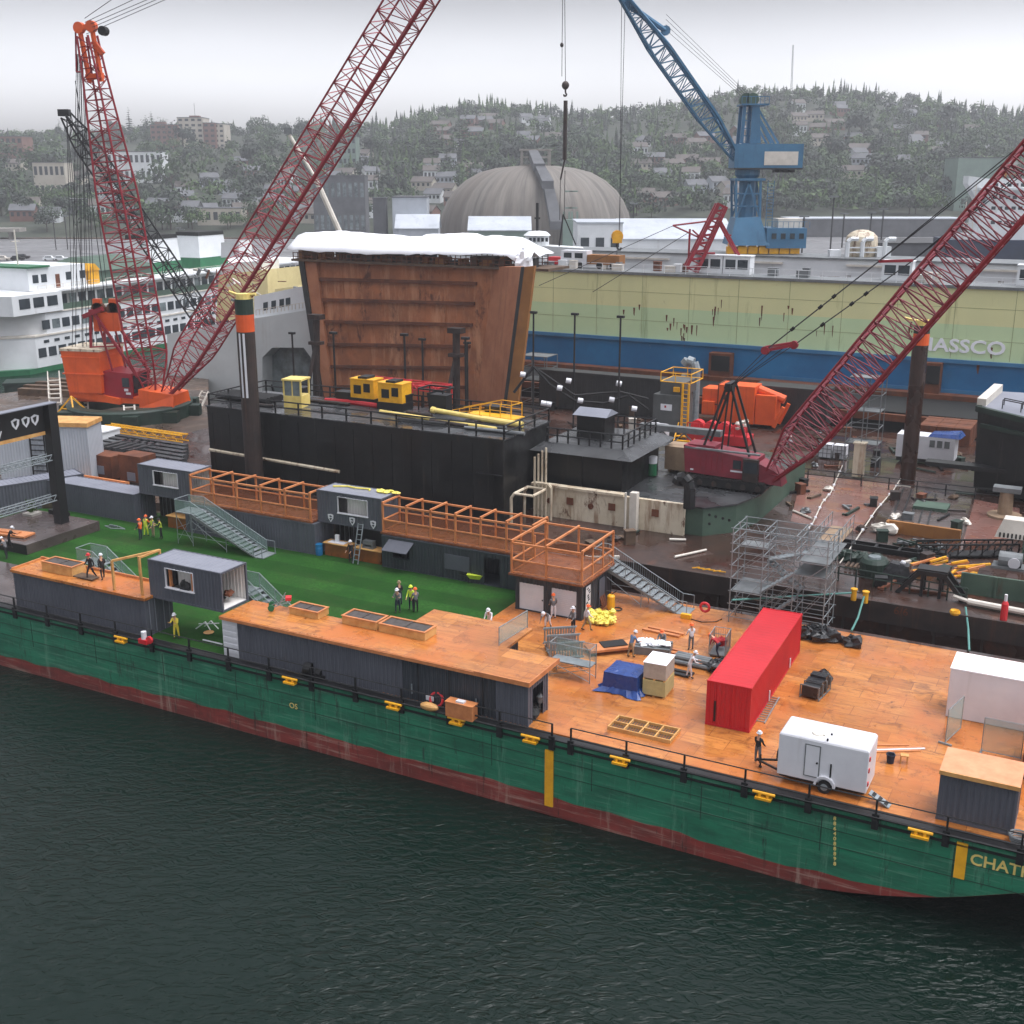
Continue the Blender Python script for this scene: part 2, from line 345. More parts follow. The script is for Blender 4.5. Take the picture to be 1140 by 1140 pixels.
hm_ = nt.nodes.new('ShaderNodeMath'); hm_.operation = 'MULTIPLY'; ha_ = nt.nodes.new('ShaderNodeMath'); ha_.operation = 'ADD'; ha_.inputs[1].default_value = 1.0
tint = nt.nodes.new('ShaderNodeMix'); tint.data_type = 'RGBA'; tint.blend_type = 'MULTIPLY'; tint.inputs[0].default_value = 1; tint.inputs[7].default_value = (.975, .98, 1.03, 1)
m2x = nt.nodes.new('ShaderNodeMix'); m2x.data_type = 'RGBA'; m2x.blend_type = 'MULTIPLY'; m2x.inputs[0].default_value = 1
nt.links.new(tcw.outputs['Generated'], sx_.inputs[0]); nt.links.new(sx_.outputs['Z'], hr.inputs[0])
nt.links.new(sx_.outputs['Y'], yr.inputs[0]); nt.links.new(hr.outputs[0], hm_.inputs[0]); nt.links.new(yr.outputs[0], hm_.inputs[1]); nt.links.new(hm_.outputs[0], ha_.inputs[0]); nt.links.new(mx.outputs[2], tint.inputs[6]); nt.links.new(tint.outputs[2], m2x.inputs[6]); nt.links.new(ha_.outputs[0], m2x.inputs[7]); zr = nt.nodes.new('ShaderNodeMapRange'); zr.inputs[1].default_value = .05; zr.inputs[2].default_value = .6; zr.inputs[3].default_value = .6; zr.inputs[4].default_value = 1.08
m3x = nt.nodes.new('ShaderNodeMix'); m3x.data_type = 'RGBA'; m3x.blend_type = 'MULTIPLY'; m3x.inputs[0].default_value = 1
nt.links.new(sx_.outputs['Z'], zr.inputs[0]); nt.links.new(m2x.outputs[2], m3x.inputs[6]); nt.links.new(zr.outputs[0], m3x.inputs[7]); nt.links.new(m3x.outputs[2], bg.inputs['Color']); bg.inputs['Strength'].default_value = .15
sun = bpy.data.lights.new('sun', 'SUN'); so = bpy.data.objects.new('sun', sun); C.objects.link(so)
sun.energy = .5; sun.angle = R(40); sun.color = (1, .98, .95)
sd = Vector((math.sin(SR)*math.cos(SE), math.cos(SR)*math.cos(SE), math.sin(SE)))
so.rotation_euler = sd.to_track_quat('Z', 'Y').to_euler()
sc.view_settings.view_transform = 'Standard'; sc.view_settings.look = 'None'; sc.view_settings.exposure = .8; sc.view_settings.gamma = 1
# ================================================================ the setting: water, quay, yard, hill, haze
def flat(name, m, pts, z, zb=None):
    b = MB()
    if zb is None: b.face([(x, y, z) for x, y in pts])
    else: b.prism(pts, zb, z)
    return tag(b.build(name, m), kind='structure')
flat('water', M['water'], [(-900,-300),(900,-300),(900,560),(-900,560)], WZ)

RIDGE = [(-500,150),(-200,150),(0,160),(120,158),(250,152),(400,150),(450,146),(500,132),(560,128),(640,138),(720,132),(800,116),(900,114),(960,120),(1060,134),(1150,146),(1300,165),(1700,175)]
def interp(tab, x):
    for (a, p), (b, q) in zip(tab, tab[1:]):
        if x <= b: return p+(q-p)*max(0, (x-a))/(b-a)
    return tab[-1][1]
RD = 1150.0
def hz(x, y):
    px = 570+F*x/max(y, 60)
    zr = CH+(193.6-interp(RIDGE, px))/F*RD
    t = (y-562)/(RD-562)
    if t <= 0: return -.6
    if t >= 1: return .2+(zr-.2)-(t-1)*60
    s = t*t*(3-2*t)
    s = .45*t+.55*s
    wob = 2.2*math.sin(x*.021+y*.013)*math.sin(y*.017-x*.008)*min(1, t*4)*(1-t)
    bluff = 3*min(1, max(0, (y-562)/30))
    return .2+(zr-.2)*s*.96+wob+bluff*(1-t)
b = MB(); NX, NY = 90, 70; ys = [392+(1500-392)*(j/NY)**1.25 for j in range(NY+1)]; vs = []
for j in range(NY+1):
    for i in range(NX+1):
        px = -420+i*(1980/NX); x = (px-570)/F*ys[j]; vs.append((x, ys[j], hz(x, ys[j]) if j else WZ-1))
b.mesh(vs, [(j*(NX+1)+i, j*(NX+1)+i+1, (j+1)*(NX+1)+i+1, (j+1)*(NX+1)+i) for j in range(NY) for i in range(NX)])
tag(b.build('hill', M['hillside'], smooth=True), kind='structure')
# flat yards on this side of the hill
flat('parking_lot', M['asphalt'], [(-420,330),(-52,330),(-52,575),(-420,575)], .35, WZ-1)
flat('shipyard_yard', M['asphalt'], [(-50,262),(420,262),(420,575),(-50,575)], .6, WZ-1)
flat('quay', M['quay'], [tuple(at(x, y, .6)[:2]) for x, y in ((232,560),(232,412),(150,412),(80,428),(-60,446),(-260,560))], .6, WZ-1)

hb = MB().box(-1000, 1000, -120, 1330, WZ-1.5, 190)
haze = tag(hb.build('haze', []), kind='stuff')
hm = bpy.data.materials.new('haze'); hm.use_nodes = True; hn = hm.node_tree; hn.nodes.remove(hn.nodes['Principled BSDF'])
pv = hn.nodes.new('ShaderNodeVolumePrincipled'); pv.inputs['Color'].default_value = (.93, .95, 1, 1); pv.inputs['Density'].default_value = .00028
pv.inputs['Anisotropy'].default_value = .2
hn.links.new(pv.outputs[0], hn.nodes['Material Output'].inputs['Volume']); haze.data.materials.append(hm)

# ================================================================ the green barge in front
BG = E('barge', 'long green deck barge with orange plywood deck, turf and rusty red waterline', 'barge', 0, 0)
HV = 50.72                                            # local v of the hull's near side
RED = [(-108,-3.75),(-67,-3.65),(-54,-3.5),(-43,-3.35),(-25,-3.3),(-15,-3.6),(-10,-3.65),(-6,-3.45),(-3.2,-3.0),(9,-2.9)]
KEEL = [(-108,-6),(-14,-6),(-11.5,-4.75),(-8.3,-4.25),(-6.2,-3.8),(-3.9,-3.1),(-2.4,-2.5),(-.9,-1.9),(2,-1.0),(9,-.6)]
def hull_rows(u):                                     # (v, z) of the near side from deck edge to the raked bottom
    zk = interp(KEEL, u); zb = max(interp(RED, u)+.06*math.sin(u*1.7)+.05*math.sin(u*.6)+.1*(random.Random(round(u*7)).random()-.5), zk+.03)
    return [(HV, .02), (HV, -.45), (HV, zb), (HV, zk+.02), (HV+.25, zk-.1), (73.9, zk-.1)]
us = [-108+4*i for i in range(7)]+[-80+i for i in range(68)]+[-11.5,-10,-8.5,-7,-5.5,-4.5,-3.5,-2.5,-1.5,-.5,.5,2,3.5,5]
b = MB(); vs = []; rows = 6
for u in us: vs += [(u, v, z) for v, z in hull_rows(u)]
for i in range(len(us)-1):
    for j in range(rows-1):
        b.mi(0 if j < 2 else 1)
        n = len(b.v)
        b.mesh([vs[i*rows+j], vs[i*rows+j+1], vs[(i+1)*rows+j+1], vs[(i+1)*rows+j]], [(0,1,2,3)])
b.mi(2).face([(-108,HV,.02),(5,HV,.02),(5,73.9,.02),(-108,73.9,.02)])
b.face([(-108,73.9,.02),(5,73.9,.02),(5,73.9,-6),(-108,73.9,-6)]); b.face([(5,HV,.02),(5,73.9,.02),(5,73.9,-1),(5,HV,-1)][::-1])
b.build('hull', [M['hull_green'], M['hull_red'], M['rust_deck']], BG)
for z in (-1.15, -2.0):
    MB().box(-108, 4, HV-.02, HV-.001, z, z+.025).build('plate_seam', M['dark_green'], BG)
for k in range(14):
    MB().box(-76+6*k, -75.97+6*k, HV-.02, HV-.001, -2.4, -.5).build('plate_seam', M['dark_green'], BG)
b = MB().box(-108, 5, HV-.06, HV+.5, .024, .10); b.box(-108, 5, HV-.10, HV, -.32, -.22); b.build('deck_edge', M['black'], BG)
b = MB(); b.box(-35.6, 5, HV+.62, 73.2, .03, .12); b.build('plywood_deck', M['plywood'], BG)
b = MB(); b.box(-66, -35.62, HV+.62, 73.2, .03, .085); b.box(-86, -66, 57.5, 73.2, .03, .085); b.build('turf', M['turf'], BG)
b = MB(); b.box(-108, -66.02, HV+.62, 57.45, .03, .1); b.box(-108, -86.02, 57.5, 73.2, .03, .1); b.build('steel_deck', M['grey_deck'], BG)
# railing along the near edge: posts, thin top bar, heavy lower pipe; gaps where the photo has them
gaps = [(-24.3, -23.2)]
for a, z in ((-78, -24.3), (-23.2, 5)):
    r = MB(); n = int((z-a)/3.1); st = (z-a)/n
    for k in range(n+1):
        u = a+k*st; r.bar((u, HV-.05, -.45), (u, HV-.05, 1.0), .09); r.box(u-.16, u+.16, HV-.16, HV-.02, -.5, .3)
    r.tube((a, HV-.05, 1.0), (z, HV-.05, 1.0), .035, 5); r.tube((a, HV-.05, .42), (z, HV-.05, .42), .05, 6)
    r.tube((a, HV-.12, .12), (z, HV-.12, .12), .07, 6)
    r.build('railing', M['black'], BG)
# yellow cleats on the hull edge
for px, py in ((123,716),(320,758),(437,785),(510,800),(592,820),(690,846),(853,880),(1027,920)):
    u = L(px, py)[0]; c = MB(); y0 = HV-.1
    k9 = .72
    c.box(u-.4, u+.4, y0-.34, y0, -.26, -.14); c.tube((u-.2, y0-.17, -.14), (u-.2, y0-.17, .04), .09, 8); c.tube((u+.2, y0-.17, -.14), (u+.2, y0-.17, .04), .09, 8)
    c.tube((u-.55, y0-.17, .06), (u+.55, y0-.17, .06), .075, 8); c.build('cleat', M['yellow'], BG)
for px, y0, y1 in ((612, 835, 897), (1072, 938, 978)):
    u, z1 = onv(px, y0, HV); u2, z0 = onv(px, y1, HV)
    c = MB().box(u-.24, u+.24, HV-.1, HV-.001, z0, z1); c.build('fender_plate', M['yellow'], BG)
u, z = onv(1084, 956, HV)
text('CHATHAM', 'name_lettering', .78, M['pale_yellow'], BG, (u+1.75, HV-.02, z-.05), (math.pi/2, 0, 0), .01, .012, 1.0)
for k, s in enumerate(('8','8','6','4','0','8','8','8','9','8')):
    u, z = onv(929.5, 911+k*5.6, HV); text(s, 'draft_mark', .27, M['pale_yellow'], BG, (u, HV-.035, z), (math.pi/2, 0, 0), .006, .006)
u, z = onv(327, 786, HV); text('OS', 'hull_mark', .5, M['pale_yellow'], BG, (u, HV-.03, z), (math.pi/2, 0, .0), .006, .0)

# ================================================================ containers
def shell(mb, Lx, W, H, front=None, ends=(True, True), back=True, roof=True, z0=0.0):
    """corrugated box: front = list of (x0,x1,z0,z1) openings in the near wall"""
    p = .12
    for x in (0, Lx-p):
        for y in (0, W-p): mb.box(x, x+p, y, y+p, z0, z0+H)
    for z in (z0, z0+H-.11):
        mb.box(p, Lx-p, .003, .09, z, z+.11); mb.box(p, Lx-p, W-.09, W-.003, z, z+.11)
        mb.box(.003, .09, p, W-p, z, z+.11); mb.box(Lx-.09, Lx-.003, p, W-p, z, z+.11)
    a, c = z0+.11, z0+H-.11
    for x in (-.012, Lx-.168):
        for y in (-.012, W-.15):
            for z in (z0-.0, z0+H-.12): mb.box(x, x+.18, y, y+.162, z+.001, z+.119)
    xs = p
    for o in sorted(front or []):
        mb.corr(xs, o[0], a, c, .02, -1)
        if o[2] > a+.02: mb.corr(o[0], o[1], a, o[2], .02, -1)
        if o[3] < c-.02: mb.corr(o[0], o[1], o[3], c, .02, -1)
        xs = o[1]
    mb.corr(xs, Lx-p, a, c, .02, -1)
    if back: mb.corr(p, Lx-p, a, c, W-.02, 1)
    if ends[0]: mb.corr(p, W-p, a, c, .02, -1, 'y')
    if ends[1]: mb.corr(p, W-p, a, c, Lx-.02, 1, 'y')
    mb.box(.09, Lx-.09, .09, W-.09, z0+.03, z0+.1)
    return mb
def container(label, Lx, u, v, z=0.0, m='slate', rm=None, W=2.44, H=2.6, r=0.0, group=None, lining=False, name='shipping_container', front=None, **k):
    e = E(name, label, 'container', u, v, z, r, group)
    shell(MB(), Lx, W, H, front=front, **k).build('body', M[m], e)
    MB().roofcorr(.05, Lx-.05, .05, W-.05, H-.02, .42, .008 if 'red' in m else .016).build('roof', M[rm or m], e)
    if lining:
        c = MB().corr(.15, Lx-.15, .12, H-.12, W-.07, 1, 'x'); c.corr(front[0][0]+.35, front[0][1]-.25, .14, H-.14, .75, -1, 'x'); c.box(.1, Lx-.1, .1, W-.1, .1, .13); c.build('lining', M['interior'], e)
    return e
def window_frame(e, x0, x1, z0, z1, m='white', y=-.03):
    f = MB(); t = .07
    f.box(x0-t, x1+t, y-.06, y+.2, z0-t, z0); t = .035; f.box(x0-t, x1+t, y, y+.14, z1, z1+t); f.box(x0-t, x0, y, y+.14, z0, z1); f.box(x1, x1+t, y, y+.14, z0, z1)
    return f.build('window_frame', M[m], e)

GC = 'grey shipping containers on the barge'
A = container('long grey container carrying two men in black on its orange timber roof', 12.19, -65.9, 51.3, m='slate', group=GC)
b = MB().box(-.12, 12.3, -.12, 2.62, 2.6, 2.78); b.build('roof_deck', M['plywood'], A)
b = MB(); b.box(-.1, 12.3, 2.5, 2.6, 2.78, 2.95); b.box(-.1, 0, 0, 2.5, 2.78, 2.88); b.build('roof_kerb', M['lumber'], A)
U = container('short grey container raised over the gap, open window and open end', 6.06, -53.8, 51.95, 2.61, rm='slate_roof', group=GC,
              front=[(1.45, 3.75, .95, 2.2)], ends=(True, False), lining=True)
window_frame(U, 1.45, 3.75, .95, 2.2)
for x in (1.6, 3.45): MB().box(x, x+.1, .15, .35, .95, 2.2).build('shutter', M['lumber'], U)
CC = container('long dark grey container beside the white open door, topped by a continuous orange deck', 12.0, -46.1, 51.3, m='slate', group=GC)
d = MB(); d.box(-1.22, -.03, .02, .09, .1, 2.5)
for z in (.35, .75, 1.15, 1.55, 1.95): d.box(-1.15, -.1, -.03, .02, z, z+.22)
d.build('open_door', M['white'], CC)
C2 = container('dark container with two closed doors in the middle of the long rail-side row', 5.95, -34.05, 51.3, m='slate_dark', group=GC)
for x in (.55, 4.75): MB().box(x, x+.07, -.06, 0, .5, 1.1).build('door_handle', M['galv'], C2)
for x in (1.0, 3.05, 5.2): MB().box(x, x+.04, -.035, 0, .12, 2.45).build('door_seam', M['dark'], C2)
MB().box(1.55, 2.05, -.07, -.03, .35, .62).build('notice', M['white'], C2)
C3 = container('short grey container ending the rail-side row, an opening in its right end', 2.0, -28.05, 51.3, m='slate', group=GC, ends=(True, False))
e_ = MB(); e_.corr(.12, .6, .11, 2.49, 1.98, 1, 'y'); e_.corr(1.85, 2.32, .11, 2.49, 1.98, 1, 'y'); e_.corr(.6, 1.85, 2.1, 2.49, 1.98, 1, 'y'); e_.build('end_wall', M['slate'], C3)
C4 = container('dark container behind the rail-side row carrying the wide part of the deck', 6.0, -36.2, 54.0, m='slate_dark', W=4.1, group=GC)
# the roof deck over the row
RDK = E('roof_deck', 'broad wet orange plywood deck laid over the rail-side container row', 'deck', -47.3, 51.15)
b = MB(); b.prism([(0,0),(18,0),(18,7.1),(11.1,7.1),(11.1,3.1),(0,3.1)], 2.62, 2.78)
b.prism([(18.004,0),(21.35,0),(21.35,3.7),(18.004,3.7)], 2.62, 2.8); b.build('boards', M['plywood'], RDK)
b = MB().box(-.03, 18, -.06, 0, 2.56, 2.76); b.box(18.01, 21.4, -.06, 0, 2.56, 2.83); b.box(21.35, 21.42, 0, 3.7, 2.56, 2.83); b.build('fascia', M['lumber'], RDK)

def planter(px, py, w, d, label, z=2.79, h=.5):
    u, v = L(px, py, z); e = E('planter_box', label, 'planter', u, v, z, 0, 'timber planter boxes')
    b = MB(); t = .08
    b.box(0, w, 0, t, 0, h); b.box(0, w, d-t, d, 0, h); b.box(0, t, t, d-t, 0, h); b.box(w-t, w, t, d-t, 0, h); b.build('frame', M['pine'], e)
    b = MB(); b.box(-.04, w+.04, -.04, .1, h, h+.04); b.box(-.04, w+.04, d-.1, d+.04, h, h+.04); b.box(-.04, .1, .1, d-.1, h, h+.04); b.box(w-.1, w+.04, .1, d-.1, h, h+.04); b.build('rim', M['lumber'], e)
    b = MB().box(t, w-t, t, d-t, .2, h-.03); b.box(w*.48, w*.52, t, d-t, h-.03, h+.02); b.build('soil', M['soil'], e)
planter(322, 683, 2.2, 1.1, 'smallest timber planter box, nearest the hand cart on the long roof deck', h=.42)
planter(381, 694, 2.5, 1.25, 'middle timber planter box of the three on the long roof deck')
planter(422, 703, 3.2, 1.3, 'timber planter box beside the broad part of the long roof deck')
planter(47, 635, 2.9, 1.2, 'timber planter box on the left container roof behind the two men in black', h=.65)
# plywood offcuts by the men in black
e = E('plywood_stack', 'grey and brown plywood sheets lying at the feet of the men on the left roof', 'boards', *L(76, 641, 2.79), 2.79)
b = MB().box(0, 1.6, 0, .8, .001, .07); b.box(.9, 2.3, -.1, .6, .07, .12); b.build('sheets', M['timber_old'], e)
e = E('roof_opening_frame', 'upright timber goalpost frame at the right end of the left container roof', 'frame', -56.5, 51.5, 2.79)
b = MB(); b.bar((0,0,0),(0,0,2.0),.14); b.bar((2.25,.2,0),(2.25,.2,2.6),.14); b.build('post', M['pine'], e)
b = MB(); b.bar((0,0,2.0),(2.25,2.0,2.5),.14); b.build('top_beam', M['pine'], e)
b = MB(); b.bar((2.25,2.0,0),(2.25,2.0,2.55),.14); b.bar((2.25,.2,2.5),(2.25,2.0,2.5),.12); b.bar((0,0,.5),(0,.05,.5),.1); b.build('side_frame', M['pine'], e)

# ---- back row
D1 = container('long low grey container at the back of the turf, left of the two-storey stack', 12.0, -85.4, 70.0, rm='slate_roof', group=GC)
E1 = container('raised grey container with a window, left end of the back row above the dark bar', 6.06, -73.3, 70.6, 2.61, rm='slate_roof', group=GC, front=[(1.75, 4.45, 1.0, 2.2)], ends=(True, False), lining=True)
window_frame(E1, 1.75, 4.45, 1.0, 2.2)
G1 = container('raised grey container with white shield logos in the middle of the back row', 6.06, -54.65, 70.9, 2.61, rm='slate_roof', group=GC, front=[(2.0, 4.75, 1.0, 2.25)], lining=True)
window_frame(G1, 2.0, 4.75, 1.0, 2.25)
def shield(parent, x, z, s, y=-.05):
    b = MB(); pts = [(x-s, y, z+s), (x, y, z+s*1.2), (x+s, y, z+s), (x+s*.9, y, z-.1*s), (x, y, z-s*1.3), (x-s*.9, y, z-.1*s)]
    b.slab(pts, (0, -.02, 0)); b.build('shield_logo', M['white'], parent)
    b = MB(); b.slab([(x-s*.6, y-.022, z+s*.55), (x, y-.022, z+s*.8), (x+s*.55, y-.022, z+s*.5), (x+s*.1, y-.022, z+s*.2)], (0,-.01,0)); b.slab([(x-s*.45, y-.022, z-.1*s), (x+s*.5, y-.022, z+.05*s), (x, y-.022, z-.8*s)], (0,-.01,0)); b.build('logo_mark', M['slate_dark'], parent)
for x in (1.3, 3.35, 5.3): shield(G1, x, .48, .27)
e = E('yellow_tarp', 'crumpled yellow straps lying on the roof of the shield container', 'straps', -54.0, 72.2, 5.215)
b = MB(); b.path([(0,0,.05),(1,.5,.05),(2,.3,.08),(3.1,.6,.05),(3.3,.2,.05)], .07)
for k in range(5): b.blob((4.3+.3*k-.5*(k % 2), .4+.15*(k % 3), .08), (.35,.25,.1), k, 8, 4, .5)
b.build('strap', M['lemon'], e)
F1 = container('grey ground-floor container below the left timber pergola', 13.4, -67.8, 70.1, m='slate', group=GC)
H1 = container('dark container with an awning hatch and a doorway below the right timber pergola', 12.7, -48.2, 70.2, m='slate_dark', group=GC, front=[(1.0, 2.5, 1.0, 1.75), (8.9, 10.2, .1, 2.2)])
b = MB(); b.slab([(.7,-.02,2.35),(2.9,-.02,2.35),(2.8,-.95,1.75),(.6,-.95,1.75)], (0,.03,.05)); b.build('awning', M['slate'], H1)
window_frame(H1, 1.0, 2.5, 1.0, 1.75, 'slate_dark')
b = MB(); b.box(5.6, 7.7, -.07, -.02, .85, 2.0); b.build('hatch', M['slate'], H1)
MB().box(10.9, 11.9, -.06, -.02, .15, 2.1).build('side_door', M['slate_dark'], H1)
# open bars under the raised containers
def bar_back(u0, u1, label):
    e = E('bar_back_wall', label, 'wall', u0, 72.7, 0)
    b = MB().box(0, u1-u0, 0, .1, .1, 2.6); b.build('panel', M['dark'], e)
    b = MB()
    for k in range(4): b.bar((.5+k*.45, -.1, .1), (.5+k*.45, -.1, 2.5), .06)
    b.build('batten', M['steel_grey'], e)
bar_back(-73.2, -67.9, 'dark back wall of the open bar below the left raised container')
bar_back(-54.3, -48.3, 'dark back wall of the open bar below the shield container')
def counter(u, v, w, label):
    e = E('bar_counter', label, 'counter', u, v, .09, 0, 'plywood bar counters')
    b = MB().box(0, w, 0, .9, 0, 1.0); b.build('cabinet', M['plywood'], e); b = MB().box(-.1, w+.1, -.12, .95, 1.0, 1.06); b.build('top', M['pine'], e)
counter(-70.1, 70.4, 2.2, 'plywood counter beside the workers in vests under the left raised container')
counter(-53.8, 70.5, 2.3, 'plywood counter with papers beside the blue barrel under the shield container')
counter(-50.9, 70.5, 2.4, 'plywood counter carrying a grey machine beside the ladder under the shield container')
e = E('paper_pile', 'white papers spread on the counter by the blue barrel', 'papers', -53.5, 70.5, 1.16); b = MB(); b.box(0,1.5,0,.6,0,.05); b.box(.5,.8,.3,.5,.05,.6); b.build('sheets', M['white'], e)
e = E('machine', 'grey boxed machine standing on the counter by the ladder', 'machine', -50.3, 70.6, 1.16); b = MB(); b.box(0,1.0,0,.5,0,.12); b.box(.1,.9,.05,.45,.3,.6); b.box(.05,.13,0,.5,.12,.6); b.box(.87,.95,0,.5,.12,.6); b.build('body', M['steel_grey'], e)
e = E('barrel', 'blue barrel at the left end of the bar counter under the shield container', 'barrel', -54.2, 70.3, .09); b = MB(); b.lathe([(0,0),(.28,0),(.3,.3),(.28,.32),(.3,.34),(.3,.6),(.28,.62),(.29,.9),(0,.9)], n=14); b.build('drum', M['dock_blue'], e)
e = E('step_ladder', 'silver ladder leaning up to the shield container', 'ladder', -50.6, 70.35, .09)
b = MB()
for x in (0, .45): b.bar((x, -.6, 0), (x, .3, 3.0), .06)
for k in range(8): b.bar((0, -.6+.9*k/8+.1, 3.0*k/8+.3), (.45, -.6+.9*k/8+.1, 3.0*k/8+.3), .05)
b.build('rungs', M['galv'], e)

# pergolas: timber post-and-beam frames with mesh guards on top of the back row
def pergola(u, v, w, d, nb, label, z=2.62, h=2.35, front=True, right=False, deck=True):
    e = E('timber_pergola', label, 'pergola', u, v, z, 0, 'orange timber pergolas on the back row')
    b = MB().box(-.1, w+.1, -.15, d+.1, 0, .14); b.build('deck', M['deck_brown'], e)
    rl = MB(); bm = MB(); gm = MB()
    for k in range(nb+1):
        x = .08+(w-.16)*k/nb
        for y in (0, d): MB().bar((x, y, .14), (x, y, h), .13).build('post', M['lumber'], e)
        bm.bar((x, -.05, h+.07), (x, d+.05, h+.07), .13)
    for y in (0, d):
        bm.bar((0, y, h-.07), (w, y, h-.07), .13)
        rl.bar((.08, y, 1.1), (w-.08, y, 1.1), .09); rl.bar((.08, y, .24), (w-.08, y, .24), .07)
        gm.box(.1, w-.1, y-.006, y+.006, .28, 1.05)
    for x in ((.08, w-.08) if right else (.08,)):
        rl.bar((x, 0, 1.1), (x, d, 1.1), .09); rl.bar((x, 0, .24), (x, d, .24), .07)
        gm.box(x-.006, x+.006, .1, d-.1, .28, 1.05)
        if d > 3:
            for q in (d/3, 2*d/3): MB().bar((x, q, .14), (x, q, h-.5 if x < 1 else h), .1).build('post', M['lumber'], e)
    bm.build('beams', M['lumber'], e); rl.build('rails', M['lumber'], e); gm.build('mesh_guard', M['mesh'], e)
    return e
k = N('mesh'); k.col(srgb(150,96,60)); k.rough(.6)
tr = k.n.new('ShaderNodeBsdfTransparent'); ms = k.n.new('ShaderNodeMixShader'); ms.inputs[0].default_value = .38
k.lk(tr.outputs[0], ms.inputs[1]); k.lk(k.b.outputs[0], ms.inputs[2]); k.lk(ms.outputs[0], k.n['Material Output'].inputs['Surface']); M['mesh'] = k.m
k = N('mesh_green'); k.col(srgb(150,176,168)); k.rough(.6)
tr = k.n.new('ShaderNodeBsdfTransparent'); ms = k.n.new('ShaderNodeMixShader'); ms.inputs[0].default_value = .3
k.lk(tr.outputs[0], ms.inputs[1]); k.lk(k.b.outputs[0], ms.inputs[2]); k.lk(ms.outputs[0], k.n['Material Output'].inputs['Surface']); M['mesh_green'] = k.m
pergola(-67.2, 70.3, 12.4, 2.4, 5, 'orange timber pergola left of the shield container, above a blank grey wall')
pergola(-48.35, 70.6, 12.9, 2.3, 6, 'orange timber pergola right of the shield container, above the awning hatch')
I1 = E('bar_building', 'dark two-bay building with white roller doors at the end of the back row', 'building', -35.0, 66.9, .1)
b = MB(); shell(b, 5.0, 5.1, 2.5, front=[(.3, 2.15, .12, 2.0), (2.75, 4.6, .12, 2.0)], ends=(True, True)); b.build('walls', M['slate_dark'], I1)
b = MB().box(0, 5.0, 0, 5.1, 2.4, 2.52); b.build('roof', M['slate_dark'], I1)
for x0, x1 in ((.3, 2.15), (2.75, 4.6)):
    b = MB(); n = 14
    for q in range(n): b.box(x0, x1, .05, .085+.02*(q % 2), .12+1.88*q/n, .12+1.88*(q+1)/n-.004)
    dr = b.build('roller_door', M['white'], I1)
    MB().box(x1-.14, x1-.04, .03, .05, .9, 1.0).build('handle', M['dark'], dr)
b = MB().slab([(5.06,.5,.6),(5.06,1.25,.6),(5.06,1.25,2.25),(5.06,.5,2.25)], (.03,0,0)); sg = b.build('sign_board', M['white'], I1)
rn = random.Random(6); b = MB()
for k_ in range(9): y_, z_ = .58+.55*rn.random(), .68+.165*k_; b.slab([(5.094,y_,z_),(5.094,y_+.3*rn.random()+.06,z_+.05),(5.094,y_+.2,z_+.15),(5.094,y_-.03,z_+.1)],(.01,0,0))
b.build('lettering', M['dark'], sg)
MB().slab([(5.06,2.7,.1),(5.06,3.6,.1),(5.06,3.6,2.1),(5.06,2.7,2.1)], (.04,0,0)).build('side_door', M['slate'], I1)
pergola(-35.25, 66.7, 5.4, 5.2, 2, 'square timber pergola with mesh guard above the two roller doors', right=True, z=2.64)

# ---- galvanised stairs
def stairs(name, label, u, v, r, run, rise, wid, z=.1, n=14, landing=1.4, guard='bars', legs=True):
    """goes up along local -x from (0,0): bottom at x=0, top at x=-run, landing beyond"""
    e = E('metal_stairs', label, 'stairs', u, v, z, r, 'galvanised stairs on the barge')
    b = MB()
    for k in range(n):
        x, zz = -run*k/n, rise*(k+.6)/n; b.box(x-run/n-.04, x, .05, wid-.05, zz, zz+.05)
    b.box(-run-landing, -run, 0, wid, rise-.02, rise+.05); b.box(0, .9, 0, wid, 0, .06); b.build('treads', M['galv'], e)
    s = MB()
    for y in (0, wid): s.slab([(0,y-.03,0),(.25,y-.03,0),(-run,y-.03,rise+.05),(-run-.1,y-.03,rise-.2)], (0,.06,0))
    s.build('stringers', M['steel_grey'], e)
    h = MB(); g = MB()
    for y in (0, wid):
        h.tube((0,y,1.0),(-run,y,rise+1.05),.03,6); h.tube((-run,y,rise+1.05),(-run-landing,y,rise+1.05),.03,6); h.tube((.8,y,1.0),(0,y,1.0),.03,6)
        h.tube((.8,y,0),(.8,y,1.0),.03,6); h.tube((0,y,.3),(-run,y,rise+.3),.02,5)
        for q in range(4):
            t = q/3; h.tube((-run*t,y,rise*t),(-run*t,y,rise*t+1.03),.025,5)
        if guard == 'bars':
            for q in range(34):
                t = (q+.5)/34; h.tube((-run*t,y,rise*t+.3),(-run*t,y,rise*t+1.0),.011,4)
        else: g.slab([(0,y,.1),(0,y,.98),(-run,y,rise+1.03),(-run-landing,y,rise+1.03),(-run-landing,y,rise+.1),(-run,y,rise+.1)], (0,.008,0))
    h.tube((-run-landing,0,rise+1.05),(-run-landing,wid,rise+1.05),.03,6); h.build('handrails', M['galv'], e)
    if g.v: g.build('mesh_guard', M['mesh_green'], e)
    if legs:
        l = MB()
        for x in (-run*.45, -run-.05, -run-landing+.05):
            top = rise*min(1, -x/run)
            for y in (.03, wid-.03): l.tube((x,y,-.08),(x,y,top),.03,5)
            l.tube((x,0,top*.5),(x,wid,top*.5),.02,5)
        for y in (.03, wid-.03):
            l.tube((-run*.45,y,.2),(-run-.05,y,rise*.8),.02,5); l.tube((-run-.05,y,.2),(-run-landing+.05,y,rise*.9),.02,5); l.tube((-run-landing+.05,y,.2),(-run-.05,y,rise*.9),.02,5)
            l.tube((-run*.45,y,rise*.3),(-run-landing+.05,y,rise*.3),.02,5)
        l.build('legs', M['galv'], e)
    return e
